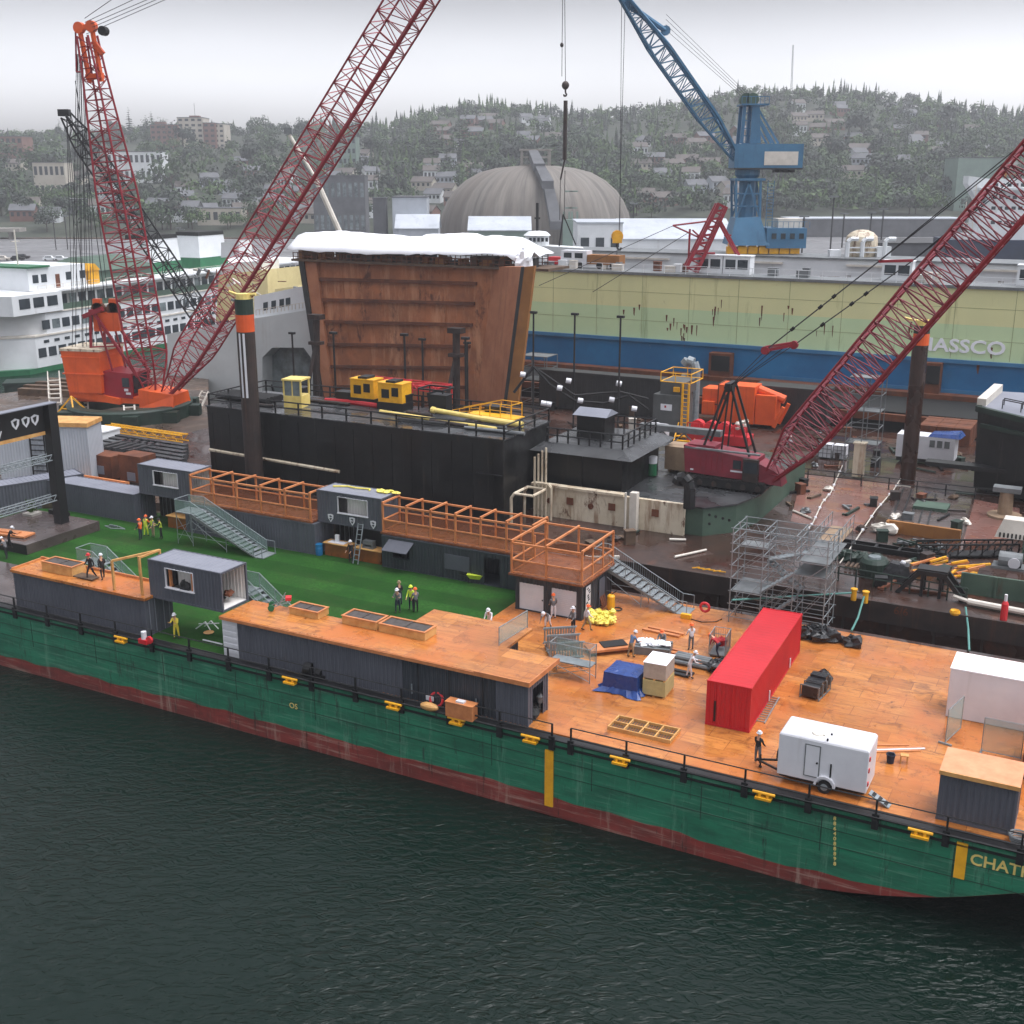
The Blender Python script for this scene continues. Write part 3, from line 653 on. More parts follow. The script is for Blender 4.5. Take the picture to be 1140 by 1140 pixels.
u, v = L(765, 688); stairs('', 'galvanised stair with barred rails descending beside the roller-door building', u-.9, v+.1, 0, 5.6, 2.7, 1.5, n=13, landing=.5)
u, v = L(283, 622); stairs('', 'galvanised stair descending to the turf in front of the left pergola', u, v, 0, 6.2, 2.65, 1.6, n=15, landing=1.7, guard='mesh')
u, v = L(372, 694); stairs('', 'small galvanised stair with pale mesh guard behind the long roof deck', u-.2, 55.1, 0, 3.7, 2.6, 1.3, n=10, landing=1.4, guard='mesh')
u, v = L(102, 668); stairs('', 'small galvanised stair with pale mesh guard behind the left container roof', -57.8, 54.6, 0, 3.9, 2.6, 1.3, n=10, landing=1.6, guard='mesh')
# ================================================================ cargo and gear on the plywood deck
DK = .125                                             # top of the plywood
RC = container('bright red forty foot container lying across the orange deck', 12.19, 0, 0, m='red_box', H=2.6, name='red_container')
RC.rotation_euler.z = YAW+math.pi/2+.035; RC.location = B(-15.25, 56.2, DK)
MB().corr(.12, 2.32, .11, 2.49, .018, -1, 'y', .2, .05).build('end_panel', M['red_box'], RC)
b = MB(); b.box(-.06, -.045, 1.88, 1.98, .3, 1.5); b.build('door_gap', M['dark'], RC)
for x in (4.1, 9.2): MB().box(x, x+.12, -.07, -.03, .15, .75).build('marker_plate', M['white'], RC)
e = E('ladder', 'aluminium ladder lying on the deck alongside the red container', 'ladder', *L(851, 806, DK), DK, 1.62)
b = MB()
for y in (0, .5): b.bar((0,y,.05),(3.6,y,.05),.06)
for k in range(12): b.bar((.15+.3*k,0,.05),(.15+.3*k,.5,.05),.04)
b.build('rungs', M['galv'], e)

# white cargo trailer
TR = E('cargo_trailer', 'white single-axle cargo trailer parked by the rail near the red container', 'trailer', -12.55, 51.75, DK)
b = MB(); b.prism([(0,0),(4.3,0),(4.3,2.05),(0,2.05)], .45, 2.62); b.hexa([(0,0,2.62),(4.3,0,2.62),(4.3,2.05,2.62),(0,2.05,2.62)], [(.1,.12,2.74),(4.2,.12,2.74),(4.2,1.93,2.74),(.1,1.93,2.74)])
body = b.build('body', M['white'], TR); bv = body.modifiers.new('bevel', 'BEVEL'); bv.width = .04; bv.segments = 2
b = MB(); x0, x1, z0, z1 = 1.35, 2.0, .75, 2.35
dr = MB().box(x0, x1, -.03, -.004, z0, z1).build('door', M['white'], TR)
b.box(x0-.05, x0, -.035, -.003, z0-.05, z1+.05); b.box(x1, x1+.05, -.035, -.003, z0-.05, z1+.05); b.box(x0, x1, -.035, -.003, z0-.05, z0); b.box(x0, x1, -.035, -.003, z1, z1+.05); b.build('door_frame', M['steel_grey'], dr)
MB().tube((1.92,-.03,1.5),(1.92,-.09,1.5),.05,8).build('handle', M['dark'], dr)
for y in (.02, 2.03):
    s = -1 if y < 1 else 1
    w_ = MB().lathe([(0,-.1),(.2,-.1),(.33,-.09),(.34,0),(.33,.1),(.2,.1),(0,.1)], n=18).build('wheel', M['rubber'], TR); w_.location = (2.35, y-.03, .34); w_.rotation_euler = (math.pi/2, 0, 0)
    MB().lathe([(0,-.02),(.12,.0),(.18,-.01),(.19,-.04),(0,-.04)], n=12).build('rim', M['galv'], w_).location = (0, 0, .12*(-s))
    f = MB(); n = 8
    for q in range(n):
        a0, a1 = math.pi*(q/n), math.pi*((q+1)/n)
        f.hexa([(2.35+.4*math.cos(a0),y-.16,.4+.4*math.sin(a0)),(2.35+.52*math.cos(a0),y-.16,.4+.52*math.sin(a0)),(2.35+.52*math.cos(a0),y+.1,.4+.52*math.sin(a0)),(2.35+.4*math.cos(a0),y+.1,.4+.4*math.sin(a0))],
               [(2.35+.4*math.cos(a1),y-.16,.4+.4*math.sin(a1)),(2.35+.52*math.cos(a1),y-.16,.4+.52*math.sin(a1)),(2.35+.52*math.cos(a1),y+.1,.4+.52*math.sin(a1)),(2.35+.4*math.cos(a1),y+.1,.4+.4*math.sin(a1))])
    f.build('mudguard', M['white'], TR)
b = MB(); b.box(.1, 4.2, .1, 1.95, .34, .45); b.build('chassis', M['black'], TR)
b = MB(); b.bar((.1,.4,.4),(-1.3,1.02,.42),.09); b.bar((.1,1.65,.4),(-1.3,1.02,.42),.09); b.tube((-1.1,1.02,.0),(-1.1,1.02,.75),.045,6); b.wheel((-1.1,1.02,.05),(0,1,0),.09,.06,8); b.build('tow_bar', M['black'], TR)
MB().wheel((-.12,.9,1.05),(1,0,0),.33,.18,16).build('spare_wheel', M['rubber'], TR)
b = MB(); b.lathe([(0,.08),(.3,.07),(.34,0)], (1.75,.62,2.74), 14); b.box(1.55,2.1,.45,.85,2.74,2.82); b.build('roof_vent', M['offwhite'], TR)
for x, y in ((2.35,.75),(2.3,.12)): MB().tube((x,y,2.7),(x,y,2.82),.05,8).build('roof_cap', M['dark'], TR)
MB().box(2.55, 2.62, -.05, -.003, .9, 1.6).build('strap', M['dark'], TR)
for z in (.8, 1.5, 2.1): MB().box(4.3, 4.35, .1, .25, z, z+.2).build('tail_light', M['red_bright'], TR)
e = E('loading_ramp', 'black and silver folding ramp leaning on the trailer tail', 'ramp', -8.15, 51.75, DK, -.1)
b = MB().slab([(0,0,.45),(1.0,0,.0),(1.0,.45,.0),(0,.45,.45)], (.03,0,.06)); b.build('plate', M['galv'], e)
b = MB()
for k in range(3): b.slab([(.15+.3*k,.05,.44-.135*k),(.3+.3*k,.05,.37-.135*k),(.3+.3*k,.4,.37-.135*k),(.15+.3*k,.4,.44-.135*k)], (.02,0,.03))
b.build('grip', M['dark'], e)
# white box and fence at the right edge
e = E('white_box_container', 'large smooth white box unit at the back right of the deck', 'container', -6.25, 63.2, DK)
b = MB().box(0, 7.5, 0, 2.5, .0, 2.85); o = b.build('body', M['white'], e); bv = o.modifiers.new('bevel', 'BEVEL'); bv.width = .05; bv.segments = 2
b = MB(); b.box(-.02, 7.5, -.02, 2.52, 2.85, 2.92); b.build('roof', M['tarp_white'], e)
b = MB(); b.box(-.012, 0, .3, 2.2, .1, 2.6); b.build('end_door', M['white'], e)
GR = container('square dark grey container with a bare plywood roof at the right end', 3.35, -5.05, 51.8, DK, m='slate', H=2.5, group=GC)
b = MB().box(-.05, 3.4, -.1, 2.5, 2.5, 2.54); b.build('roof_sheet', M['ply_pale'] if 'ply_pale' in M else M['plywood'], GR); b = MB().box(-.05, 3.4, -.15, -.1, 2.36, 2.56); b.build('fascia', M['pine'], GR)
def fence_panel(px, py, r, w, label):
    e = E('fence_panel', label, 'fence', *L(px, py, DK), DK, r, 'mesh fence panels on the deck')
    b = MB(); b.tube((0,0,.1),(0,0,2),.025,5); b.tube((w,0,.1),(w,0,2),.025,5); b.tube((0,0,2),(w,0,2),.025,5); b.tube((0,0,.15),(w,0,.15),.025,5)
    b.box(-.05,.05,-.35,.35,0,.1); b.build('frame', M['galv'], e); MB().box(.02,w-.02,-.005,.005,.17,1.97).build('mesh', M['mesh_green'], e)
fence_panel(1052, 829, 1.35, 2.2, 'grey mesh fence panel turned edge-on left of the plywood-roofed container')
fence_panel(1092, 838, 0, 1.9, 'grey mesh fence panel standing behind the plywood-roofed container')
e = E('orange_unit', 'orange painted machine unit cut off by the right picture edge', 'machine', *L(1137, 868, DK), DK)
b = MB().box(0, 2, 0, 3, .3, 2.2); b.box(.1,1.8,.2,2.7,2.2,2.3); b.build('body', M['orange'], e); b = MB().box(-.06,-.003,.3,1.6,.4,1.3); b.build('panel', M['dark'], e); b=MB().box(0,.2,.1,.4,0,.3); b.box(0,.2,2.5,2.8,0,.3); b.build('skid', M['black'], e)
e = E('wire_reel', 'grey wire coils at the bottom right deck corner', 'reel', *L(1133, 938, DK), DK); b = MB()
for k in range(4): b.lathe([(.32+.03*k,.05),(.36+.03*k,.1),(.32+.03*k,.15),(.28+.03*k,.1),(.32+.03*k,.05)], (0,0,.1*k), 16)
b.build('coil', M['steel_grey'], e)
# tarps, pallets, bundles
def tarpbox(name, label, cat, px, py, w, d, h, m, skirt=.5, r=0, seed=1):
    e = E(name, label, cat, *L(px, py, DK), DK, r)
    rn = random.Random(seed); b = MB(); n = 10; ring0, ring1, ring2 = [], [], []
    per = [(k/n*w, 0) for k in range(n)]+[(w, k/n*d) for k in range(n)]+[(w-k/n*w, d) for k in range(n)]+[(0, d-k/n*d) for k in range(n)]
    cx, cy = w/2, d/2
    for x, y in per:
        s = .06*(rn.random()-.5); k = 1+skirt*(.35+.65*rn.random())/max(w, d)*2
        ring0.append((cx+(x-cx)*k, cy+(y-cy)*k, .02+.05*rn.random())); ring1.append((cx+(x-cx)*1.05+s, cy+(y-cy)*1.05+s, .25+.12*rn.random())); ring2.append((x+s*.4, y+s*.4, h+.03*rn.random()))
    top = [(cx+(x-cx)*.6, cy+(y-cy)*.6, h+.05+.04*rn.random()) for x, y in per]
    m_ = len(per); vs = ring0+ring1+ring2+top
    fs = [(i*m_+j, i*m_+(j+1) % m_, (i+1)*m_+(j+1) % m_, (i+1)*m_+j) for i in range(3) for j in range(m_)]+[tuple(range(3*m_, 4*m_))]
    b.mesh(vs, fs); b.build('cover', M[m], e); return e
t = tarpbox('tarp_stack', 'stack wrapped in a blue tarpaulin beside the pale block pallets', 'stack', 672, 768, 2.05, 1.9, 1.15, 'tarp_blue', .6)
e = E('block_pallet', 'pale wrapped block stack, two pallets high, right of the blue tarp', 'pallet', *L(715, 774, DK), DK, .05)
b = MB().box(0,1.35,0,1.7,.12,1.02); b.build('lower_stack', M['block_y'], e); b = MB().box(.02,1.34,.02,1.68,1.13,2.05); b.build('upper_stack', M['block_g'], e)
b = MB(); b.box(-.01,1.37,-.01,1.72,2.05,2.09); b.build('wrap_top', M['tarp_white'], e)
for z in (0, 1.02):
    b = MB()
    for k in range(5): b.box(0,1.35,.05+.37*k,.17+.37*k,z+.08,z+.11)
    for x in (0,.6,1.2): b.box(x,x+.12,.02,1.68,z,z+.08)
    b.build('pallet', M['pine'], e)
e = E('plank_grid', 'bare timber grid frame lying flat on the deck by the rail', 'frame', *L(676, 812, DK), DK, .0)
b = MB()
for y in (0,.75,1.5): b.box(0,3.6,y,y+.07,0,.2)
for k in range(5): b.box(.0+.88*k,.07+.88*k,.07,1.5,.002,.19)
b.build('timbers', M['pine'], e)
b = MB()
for k in range(24): b.box(.08+.147*k,.16+.147*k,.1,1.5,.03,.05)
b.build('battens', M['timber_old'], e)
e = E('timber_cart', 'low orange timber platform with a black rubber mat', 'platform', *L(657, 732, DK), DK, .75)
b = MB().box(0,3.2,0,1.2,.25,.4); b.build('deck', M['lumber'], e); b = MB().box(1.0,2.6,.3,1.25,.4,.46); b.build('mat', M['rubber'], e)
for x in (.2,2.8):
    for y in (.1,1.0): MB().box(x,x+.2,y,y+.15,0,.25).build('leg', M['dark'], e)
e = E('foam_bags', 'heap of bright yellow bags at the foot of the white signboard', 'bags', *L(667, 692, DK), DK)
b = MB(); rn = random.Random(3)
for k in range(26): b.blob((rn.uniform(-.95,.95), rn.uniform(-.6,.6), .15+.5*max(0,1-abs(rn.uniform(-1,1)))*rn.random()), (.3,.24,.2), k, 8, 5, .4, 0)
b.build('bags', M['lemon'], e)
e = E('yellow_tank', 'small yellow tank standing by the end wall of the roller-door building', 'tank', *L(680, 678, DK), DK)
b = MB().lathe([(0,0),(.24,0),(.27,.1),(.27,.95),(.18,1.05),(0,1.08)], n=14); b.build('body', M['yellow'], e); b = MB(); b.lathe([(.3,0),(.36,.05),(.3,.1),(.26,.05),(.3,0)], (.45,.1,0), 14); b.tube((0,0,1.05),(.3,.3,1.3),.04); b.build('hose', M['dark'], e)
e = E('leaning_boards', 'brown boards leaning against the end wall of the roller-door building', 'boards', *L(663, 676, DK), DK)
b = MB()
for k in range(3): b.hexa([(.1,.3*k,0),(.75,.3*k,0),(.75,.3*k+.25,0),(.1,.3*k+.25,0)], [(-.1,.3*k,1.6),(-.06,.3*k,1.6),(-.06,.3*k+.25,1.6),(-.1,.3*k+.25,1.6)]) if False else b.slab([(.5,.3*k,0),(.5,.3*k+.25,0),(.02,.3*k+.25,1.5),(.02,.3*k,1.5)], (.05,0,.02))
b.build('planks', M['rust'], e)
e = E('wheelbarrow', 'green wheelbarrow standing at the doorway below the right pergola', 'wheelbarrow', *L(523, 650, .09), .09, .3)
b = MB().hexa([(0,.1,.35),(.7,.15,.3),(.7,.45,.3),(0,.5,.35)], [(-.25,-.05,.7),(.95,0,.65),(.95,.6,.65),(-.25,.65,.7)]); b.build('tray', M['hivis'], e)
b = MB(); b.bar((-.9,.05,.6),(.9,.2,.25),.05); b.bar((-.9,.55,.6),(.9,.4,.25),.05); b.bar((-.1,.1,.4),(-.1,.1,0),.05); b.bar((-.1,.5,.4),(-.1,.5,0),.05); b.build('handles', M['black'], e)
MB().wheel((.95,.3,.2),(0,1,0),.2,.1,12).build('wheel', M['rubber'], e)
e = E('material_bundle', 'wrapped grey material bundle with white plastic near the worker in blue', 'bundle', *L(706, 728, DK), DK, .2)
b = MB()
for k in range(5): b.box(0,2.2,.28*k,.28*k+.25,.0,.5+.06*(k % 3))
b.build('sheets', M['steel_grey'], e); b = MB()
for k in range(5): b.blob((.4+.38*k,.6+.2*(k % 2),.62),(.38,.4,.16),k+5,8,5,.5)
b.build('plastic', M['tarp_white'], e)
e = E('pipe_bundle', 'long grey wrapped pipe bundle ending in black rolls beside the red container', 'bundle', *L(748, 738, DK), DK, -.02)
b = MB()
for k in range(4): b.tube((0,.28*k,.16),(2.4,.28*k,.16),.15,8)
for k in range(3): b.tube((.1,.14+.28*k,.42),(2.3,.14+.28*k,.42),.15,8)
b.build('pipes', M['steel_grey'], e); b = MB()
for k in range(7): b.blob((2.6+.28*(k % 4),.1+.45*(k//4),.3+.1*(k % 2)),(.36,.5,.3),k+9,9,5,.35,0)
b.build('rolls', M['tarp_black'], e)
for k, (px, py, w, lb) in enumerate(((735,706,2.6,'far pair of orange planks lying on the deck behind the worker in white'),(742,727,2.2,'near pair of orange planks lying beside the wrapped pipes'),(752,752,1.6,'short dark steel beams lying in front of the wrapped pipes'))):
    e = E('plank_pair' if k < 2 else 'beam_pair', lb, 'planks' if k < 2 else 'beams', *L(px, py, DK), DK, -.05)
    b = MB(); b.box(-w/2,w/2,0,.28,0,.12); b.box(-w/2+.2,w/2+.1,.5,.75,0,.12); b.build('boards', M['lumber'] if k < 2 else M['black'], e)
e = E('cage_cart', 'wheeled wire cage cart with red and white goods beside the red container', 'cart', *L(789, 731, DK), DK, .1)
b = MB()
for x in (0,1.0):
    for y in (0,1.5): b.tube((x,y,.15),(x,y,1.45),.03,5)
    for q in range(10): b.tube((x,.15*q+.1,.2),(x,.15*q+.1,1.4),.012,4)
    b.tube((x,0,1.45),(x,1.5,1.45),.03,5)
for q in range(7): b.tube((.14*q+.1,1.5,.2),(.14*q+.1,1.5,1.4),.012,4)
for z in (.2,.6,1.0,1.45): b.tube((0,1.5,z),(1.0,1.5,z),.025,5)
b.build('cage', M['galv'], e); MB().box(0,1.0,0,1.5,.13,.2).build('base', M['steel_grey'], e)
for x in (.1,.9):
    for y in (.15,1.35): MB().wheel((x,y,.07),(1,0,0),.07,.05,8).build('wheel', M['rubber'], e)
b = MB(); b.blob((.5,1.0,.75),(.35,.3,.3),4,8,5,.3); b.build('red_goods', M['cloth_red'], e)
e = E('crate_rack', 'stack of black crates in a grey rack to the right of the red container', 'crates', *L(911, 781, DK), DK, 1.45)
b = MB(); 
for q in range(3): b.box(.62*q,.58+.62*q,.08,1.02,.12,.75+.12*q)
b.build('crates', M['tarp_black'], e); b = MB()
for x in (0,.62,1.24,1.86): b.bar((x,0,0),(x,0,.8),.06); b.bar((x,1.1,0),(x,1.1,.8),.06); b.bar((x,0,.8),(x,1.1,.8),.05)
b.bar((0,0,.05),(1.86,0,.05),.06); b.bar((0,1.1,.05),(1.86,1.1,.05),.06); b.build('rack', M['steel_grey'], e); b = MB(); b.blob((2.25,.55,.5),(.5,.5,.5),2,10,6,.2,0); b.build('bagged_load', M['tarp_black'], e)
t = E('black_tarp_heap', 'heap of black plastic sheeting at the deck edge behind the red container', 'tarp', *L(922, 712, DK), DK)
b = MB(); rn = random.Random(8)
for k in range(14): b.blob((rn.uniform(-1.6,1.6), rn.uniform(-.6,.6), .25), (.6,.5,.4), k, 9, 5, .5, 0)
b.build('sheeting', M['tarp_black'], t)
e = E('loose_boards', 'loose planks fanned out on the deck behind the trailer', 'planks', *L(975, 838, DK), DK, .55)
b = MB(); b.box(0,2.4,0,.15,0,.04); b.box(.1,2.6,.35,.5,0,.04); b.slab([(0,.75,0),(2.0,.6,0),(2.0,.72,0),(0,.88,0)], (0,0,.05)); b.build('boards', M['lumber'], e); b = MB().box(.05,2.7,.18,.3,0,.05); b.build('white_board', M['white'], e)
e = E('bucket', 'dark blue bucket standing on the deck behind the trailer', 'bucket', *L(991, 849, DK), DK); MB().lathe([(0,0),(.17,0),(.22,.45),(.24,.45),(.24,.48),(.2,.48),(.16,.1),(0,.1)], n=14).build('body', M['cloth_navy'], e); MB().path([(-.22,0,.46),(-.15,0,.6),(.15,0,.6),(.22,0,.46)],.012).build('handle', M['galv'], e)
e = E('step_stool', 'small pine step stool beside the dark bucket', 'stool', *L(1002, 850, DK), DK, .2); MB().box(0,.4,0,.35,.4,.44).build('seat', M['pine'], e)
for x in (.02,.34):
    for y in (.02,.29): MB().bar((x,y,0),(x,y,.4),.05).build('leg', M['pine'], e)
e = E('life_ring', 'red and white life ring hanging by the foot of the barred stair', 'life ring', *L(784, 690, DK), DK+.9)
o = MB().lathe([(.3+.09*math.cos(a), .09*math.sin(a)) for a in [2*math.pi*q/8 for q in range(9)]], n=20).build('ring', M['red_bright'], e); o.rotation_euler = (math.pi/2,0,0)
e = E('cable_reel', 'yellow cable reel box with a trailing lead at the foot of the barred stair', 'reel', *L(763, 689, DK), DK); MB().box(-.35,.35,0,.3,0,.3).build('box', M['yellow'], e); b = MB(); b.path([(.3,.1,.03),(1.2,-.1,.03),(2.0,.4,.03),(2.2,1.1,.03)],.03); b.build('cable', M['dark'], e)
e = E('railing_stack', 'bundle of galvanised guard rail panels beside the worker kneeling', 'rails', *L(604, 722, DK), DK, .62)
b = MB()
for k in range(3):
    y0 = -1.25*k
    for q in range(4):
        y = y0-.16*q; z = .35+.1*q
        b.tube((0,y,z),(2.1,y,z),.03,5); b.tube((0,y,z+.95),(2.1,y,z+.95),.03,5)
        for j in range(12): b.tube((.1+.17*j,y,z),(.1+.17*j,y,z+.95),.016,4)
b.build('panels', M['galv'], e)
b = MB()
for x in (.2,1.9): b.bar((x,.2,.15),(x,-3.4,.15),.1); b.bar((x,-.2,0),(x,-.2,.4),.08); b.bar((x,-3.1,0),(x,-3.1,.4),.08)
b.build('cradle', M['steel_grey'], e)
e = E('stair_module', 'galvanised stair module lying at the end of the rail-side container row', 'stairs', *L(612, 752, DK), DK, .0)
b = MB()
b.box(0,2.6,.0,.9,.98,1.05)
for x in (0,2.6):
    for y in (0,.9): b.tube((x,y,0),(x,y,2.2),.03,5)
for y in (0,.9):
    b.tube((0,y,2.15),(2.6,y,2.15),.025,5); b.tube((0,y,.1),(2.6,y,.9),.022,5); b.tube((2.6,y,.1),(0,y,.9),.022,5)
b.tube((0,0,2.15),(0,.9,2.15),.025,5); b.tube((2.6,0,2.15),(2.6,.9,2.15),.025,5)
b.build('frame', M['galv'], e); MB().slab([(0,.9,1.1),(2.6,.9,1.1),(2.6,.9,2.1),(0,.9,2.1)],(0,.01,0)).build('mesh_guard', M['mesh_green'], e)
e = E('mesh_guard_rail', 'mesh guard rail at the notch in the long orange roof deck', 'railing', -29.6, 54.95, 2.81)
b = MB(); b.tube((-.2,0,0),(-.2,0,1.1),.03,5); b.tube((0,3.2,0),(0,3.2,1.1),.03,5); b.tube((-.2,0,1.1),(0,3.2,1.1),.03,5); b.tube((-.2,0,.1),(0,3.2,.1),.02,5); b.build('rail', M['galv'], e); MB().slab([(-.2,0,.1),(-.2,0,1.08),(0,3.2,1.08),(0,3.2,.1)],(.008,0,0)).build('mesh', M['mesh_green'], e)
e = E('hand_cart', 'red hand truck with green wheels parked on the long roof deck', 'hand cart', *L(302, 680, 2.8), 2.8, .6)
b = MB(); b.bar((0,0,.2),(1.2,0,.55),.05); b.bar((0,.5,.2),(1.2,.5,.55),.05); b.bar((1.2,0,.55),(1.2,.5,.55),.05); b.bar((.5,0,.35),(.9,0,1.0),.05); b.bar((.5,.5,.35),(.9,.5,1.0),.05); b.build('frame', M['galv'], e)
for y in (-.08,.58): MB().wheel((0,y,.2),(0,1,0),.2,.09,12).build('wheel', M['ferry_green'], e)
MB().box(.9,1.25,.0,.5,.6,.8).build('motor', M['red_bright'], e)
e = E('sawhorse', 'tangle of white folding trestle legs on the turf by the worker in yellow', 'trestle', *L(218, 700, .09), .09)
b = MB(); b.path([(0,0,0),(.6,.3,.5),(1.1,.2,0)],.04); b.path([(.2,.6,0),(.9,.5,.55),(1.5,.5,.1)],.04); b.bar((.1,.2,.3),(1.5,.6,.45),.05); b.build('legs', M['white'], e); b = MB(); b.lathe([(0,.03),(.3,.04),(.35,.08)], (1.3,-.2,0), 12); b.build('tray', M['pine'], e)
e = E('white_pipe', 'short white pipe lying on the turf beside the white open door', 'pipe', *L(226, 713, .09), .09, 0); MB().tube((0,0,.05),(1.6,0,.05),.05,8).build('tube', M['white'], e)
e = E('bench_frame', 'thin white frame lying on the turf near the group in vests', 'frame', *L(117, 586, .09), .09, 0); b = MB(); b.path([(0,0,.05),(1.2,.4,.05),(2.2,.1,.05),(1.0,-.3,.05),(0,0,.05)],.04); b.box(.4,1.3,.1,.2,.05,.2); b.build('frame', M['galv'], e)
e = E('mooring_winch', 'black deck winch on the rail in front of the long grey container', 'winch', *L(345, 752, .1), .1); b = MB(); b.wheel((0,0,.45),(1,0,0),.4,.5,12); b.wheel((.7,0,.3),(1,0,0),.25,.4,12); b.box(-.5,1.1,-.25,.3,0,.2); b.build('drum', M['black'], e)
e = E('fire_pump', 'small red pump with white drum on the rail beside the worker in yellow', 'pump', *L(161, 716, .1), .1); b = MB(); b.box(-.35,.35,-.2,.2,.0,.3); b.wheel((.45,0,.3),(0,1,0),.25,.15,10); b.build('pump', M['red_bright'], e); MB().lathe([(0,0),(.18,0),(.18,.5),(0,.55)],(0,0,.3),10).build('drum', M['white'], e)
for px, py, r, lb in ((486, 786, .4, 'red coiled hose on the rail in front of the dark middle container'),):
    e = E('hose_coil', lb, 'hose', *L(px, py, .1), .1); o = MB().lathe([(r+.08*math.cos(a),.08*math.sin(a)) for a in [2*math.pi*q/6 for q in range(7)]], n=18).build('coil', M['red_bright'], e); o.rotation_euler = (1.2,0,0); o.location = (0,0,.4)
e = E('wooden_crate', 'plywood crate on the rail in front of the dark middle container', 'crate', *L(497, 797, .1), .1); b = MB().box(0,1.7,-.1,.5,.05,.9); b.box(-.03,1.73,-.13,.53,.9,.95); b.build('box', M['lumber'], e); MB().box(.6,1.1,0,.3,.95,1.05).build('lid_block', M['white'], e)
e = E('buoy', 'round orange buoy lying on the rail near the yellow cleat', 'buoy', *L(478, 792, .05), .1); MB().blob((0,0,.25),(.6,.25,.25),1,12,7,.03).build('float', M['pine'], e)
# goods inside the raised container and its open end
e = E('tool_pile', 'black and red tools heaped inside the open end of the raised front container', 'tools', -48.9, 53.1, 2.75); b = MB()
for k in range(6): b.blob((-.3*(k % 3),.3*(k//2)-.3,.2),(.3,.28,.25),k,8,5,.4,0)
b.build('bags', M['dark'], e); b = MB(); b.blob((.4,.3,.55),(.35,.3,.2),3,8,5,.4); b.build('saw', M['rust'], e)
e = E('window_goods', 'black machine seen through the open window of the raised front container', 'machine', -51.0, 52.7, 2.75); b = MB(); b.blob((.1,-.55,1.0),(.45,.2,.42),4,10,6,.25); b.box(-.1,.3,-.65,-.5,0,.9); b.build('body', M['dark'], e)
e = E('end_goods', 'dark tools piled in the opening of the short end container', 'tools', -26.5, 52.3, .12); b = MB()
for k in range(5): b.blob((-.1*k+.2,.25*k,.25),(.35,.3,.3),k,8,5,.4,0)
b.build('bags', M['dark'], e); b = MB(); b.blob((.2,.9,.9),(.2,.2,.3),4,8,5,.3); b.tube((.2,.9,0),(.2,.9,.7),.06); b.build('stand', M['steel_grey'], e)

# ---- scaffold stair tower behind the red container
SC = E('scaffold_tower', 'large galvanised scaffold stair tower behind the red container', 'scaffold', *L(811, 692, DK), DK, .0)
sw, sd_, sh = 6.2, 3.0, 6.6
for i in range(4):
    for j in range(3):
        MB().tube((sw*i/3, sd_*j/2, 0), (sw*i/3, sd_*j/2, sh), .04, 5).build('standard', M['galv'], SC)
lg = MB(); tz = [.4, 1.3, 2.2, 3.1, 4.0, 4.9, 5.5, 6.1, 6.55]
for z in tz:
    for j in range(3): lg.tube((-.15, sd_*j/2, z), (sw+.15, sd_*j/2, z), .03, 4)
    for i in range(4): lg.tube((sw*i/3, 0, z), (sw*i/3, sd_, z), .03, 4)
lg.build('ledgers', M['galv'], SC)
br = MB()
for j in (0, 2):
    for i in range(3):
        for k in range(2): br.tube((sw*i/3, sd_*j/2, .4+2.7*k), (sw*(i+1)/3, sd_*j/2, 3.1+1.8*k), .025, 4)
    n = 18
    for k in range(n):
        x0, x1 = sw*k/n, sw*(k+1)/n; a, c = (5.5, 6.1) if k % 2 else (6.1, 5.5); br.tube((x0, sd_*j/2, a), (x1, sd_*j/2, c), .022, 4)
br.build('braces', M['galv'], SC)
pl = MB(); pl.box(.1, 2.0, .1, 2.9, 2.2, 2.26); pl.box(4.2, 6.1, .1, 2.9, 4.0, 4.06); pl.box(.1, 1.9, 1.6, 2.9, 4.9, 4.95); pl.box(4.4, 6.3, .1, 5.2, 4.9, 4.96); pl.build('platforms', M['steel_grey'], SC)
fl = MB()
for (xa, za, xb, zb, y) in ((1.9,.1,4.2,2.2,.3),(4.2,2.26,1.9,4.0,1.7),(1.9,2.26,4.2,4.0,.3),(1.9,4.06,4.4,4.9,1.7)):
    for q in range(8): t_ = (q+.5)/8; fl.box(xa+(xb-xa)*t_-.14, xa+(xb-xa)*t_+.14, y, y+.9, za+(zb-za)*t_, za+(zb-za)*t_+.04)
    for yy in (y, y+.9): fl.bar((xa,yy,za),(xb,yy,zb),.1); fl.tube((xa,yy,za+1),(xb,yy,zb+1),.025,4)
fl.build('stair_flights', M['galv'], SC)
ga = MB(); ga.box(4.4, 5.9, 3.0, 9.0, 4.88, 4.94); ga.build('gangway', M['timber_pale'] if 'timber_pale' in M else M['pine'], SC)
gr = MB()
for x in (4.4, 5.9):
    for z in (5.4, 5.95): gr.tube((x,3,z),(x,9,z),.025,4)
    for k in range(6): gr.tube((x,3+1.2*k,4.9),(x,3+1.2*k,5.95),.025,4)
    gr.tube((x,6.2,5.95),(x,3.2,3.0),.025,4); gr.tube((x,8.9,2.6),(x,8.9,4.9),.03,4)
gr.build('gangway_rails', M['galv'], SC)

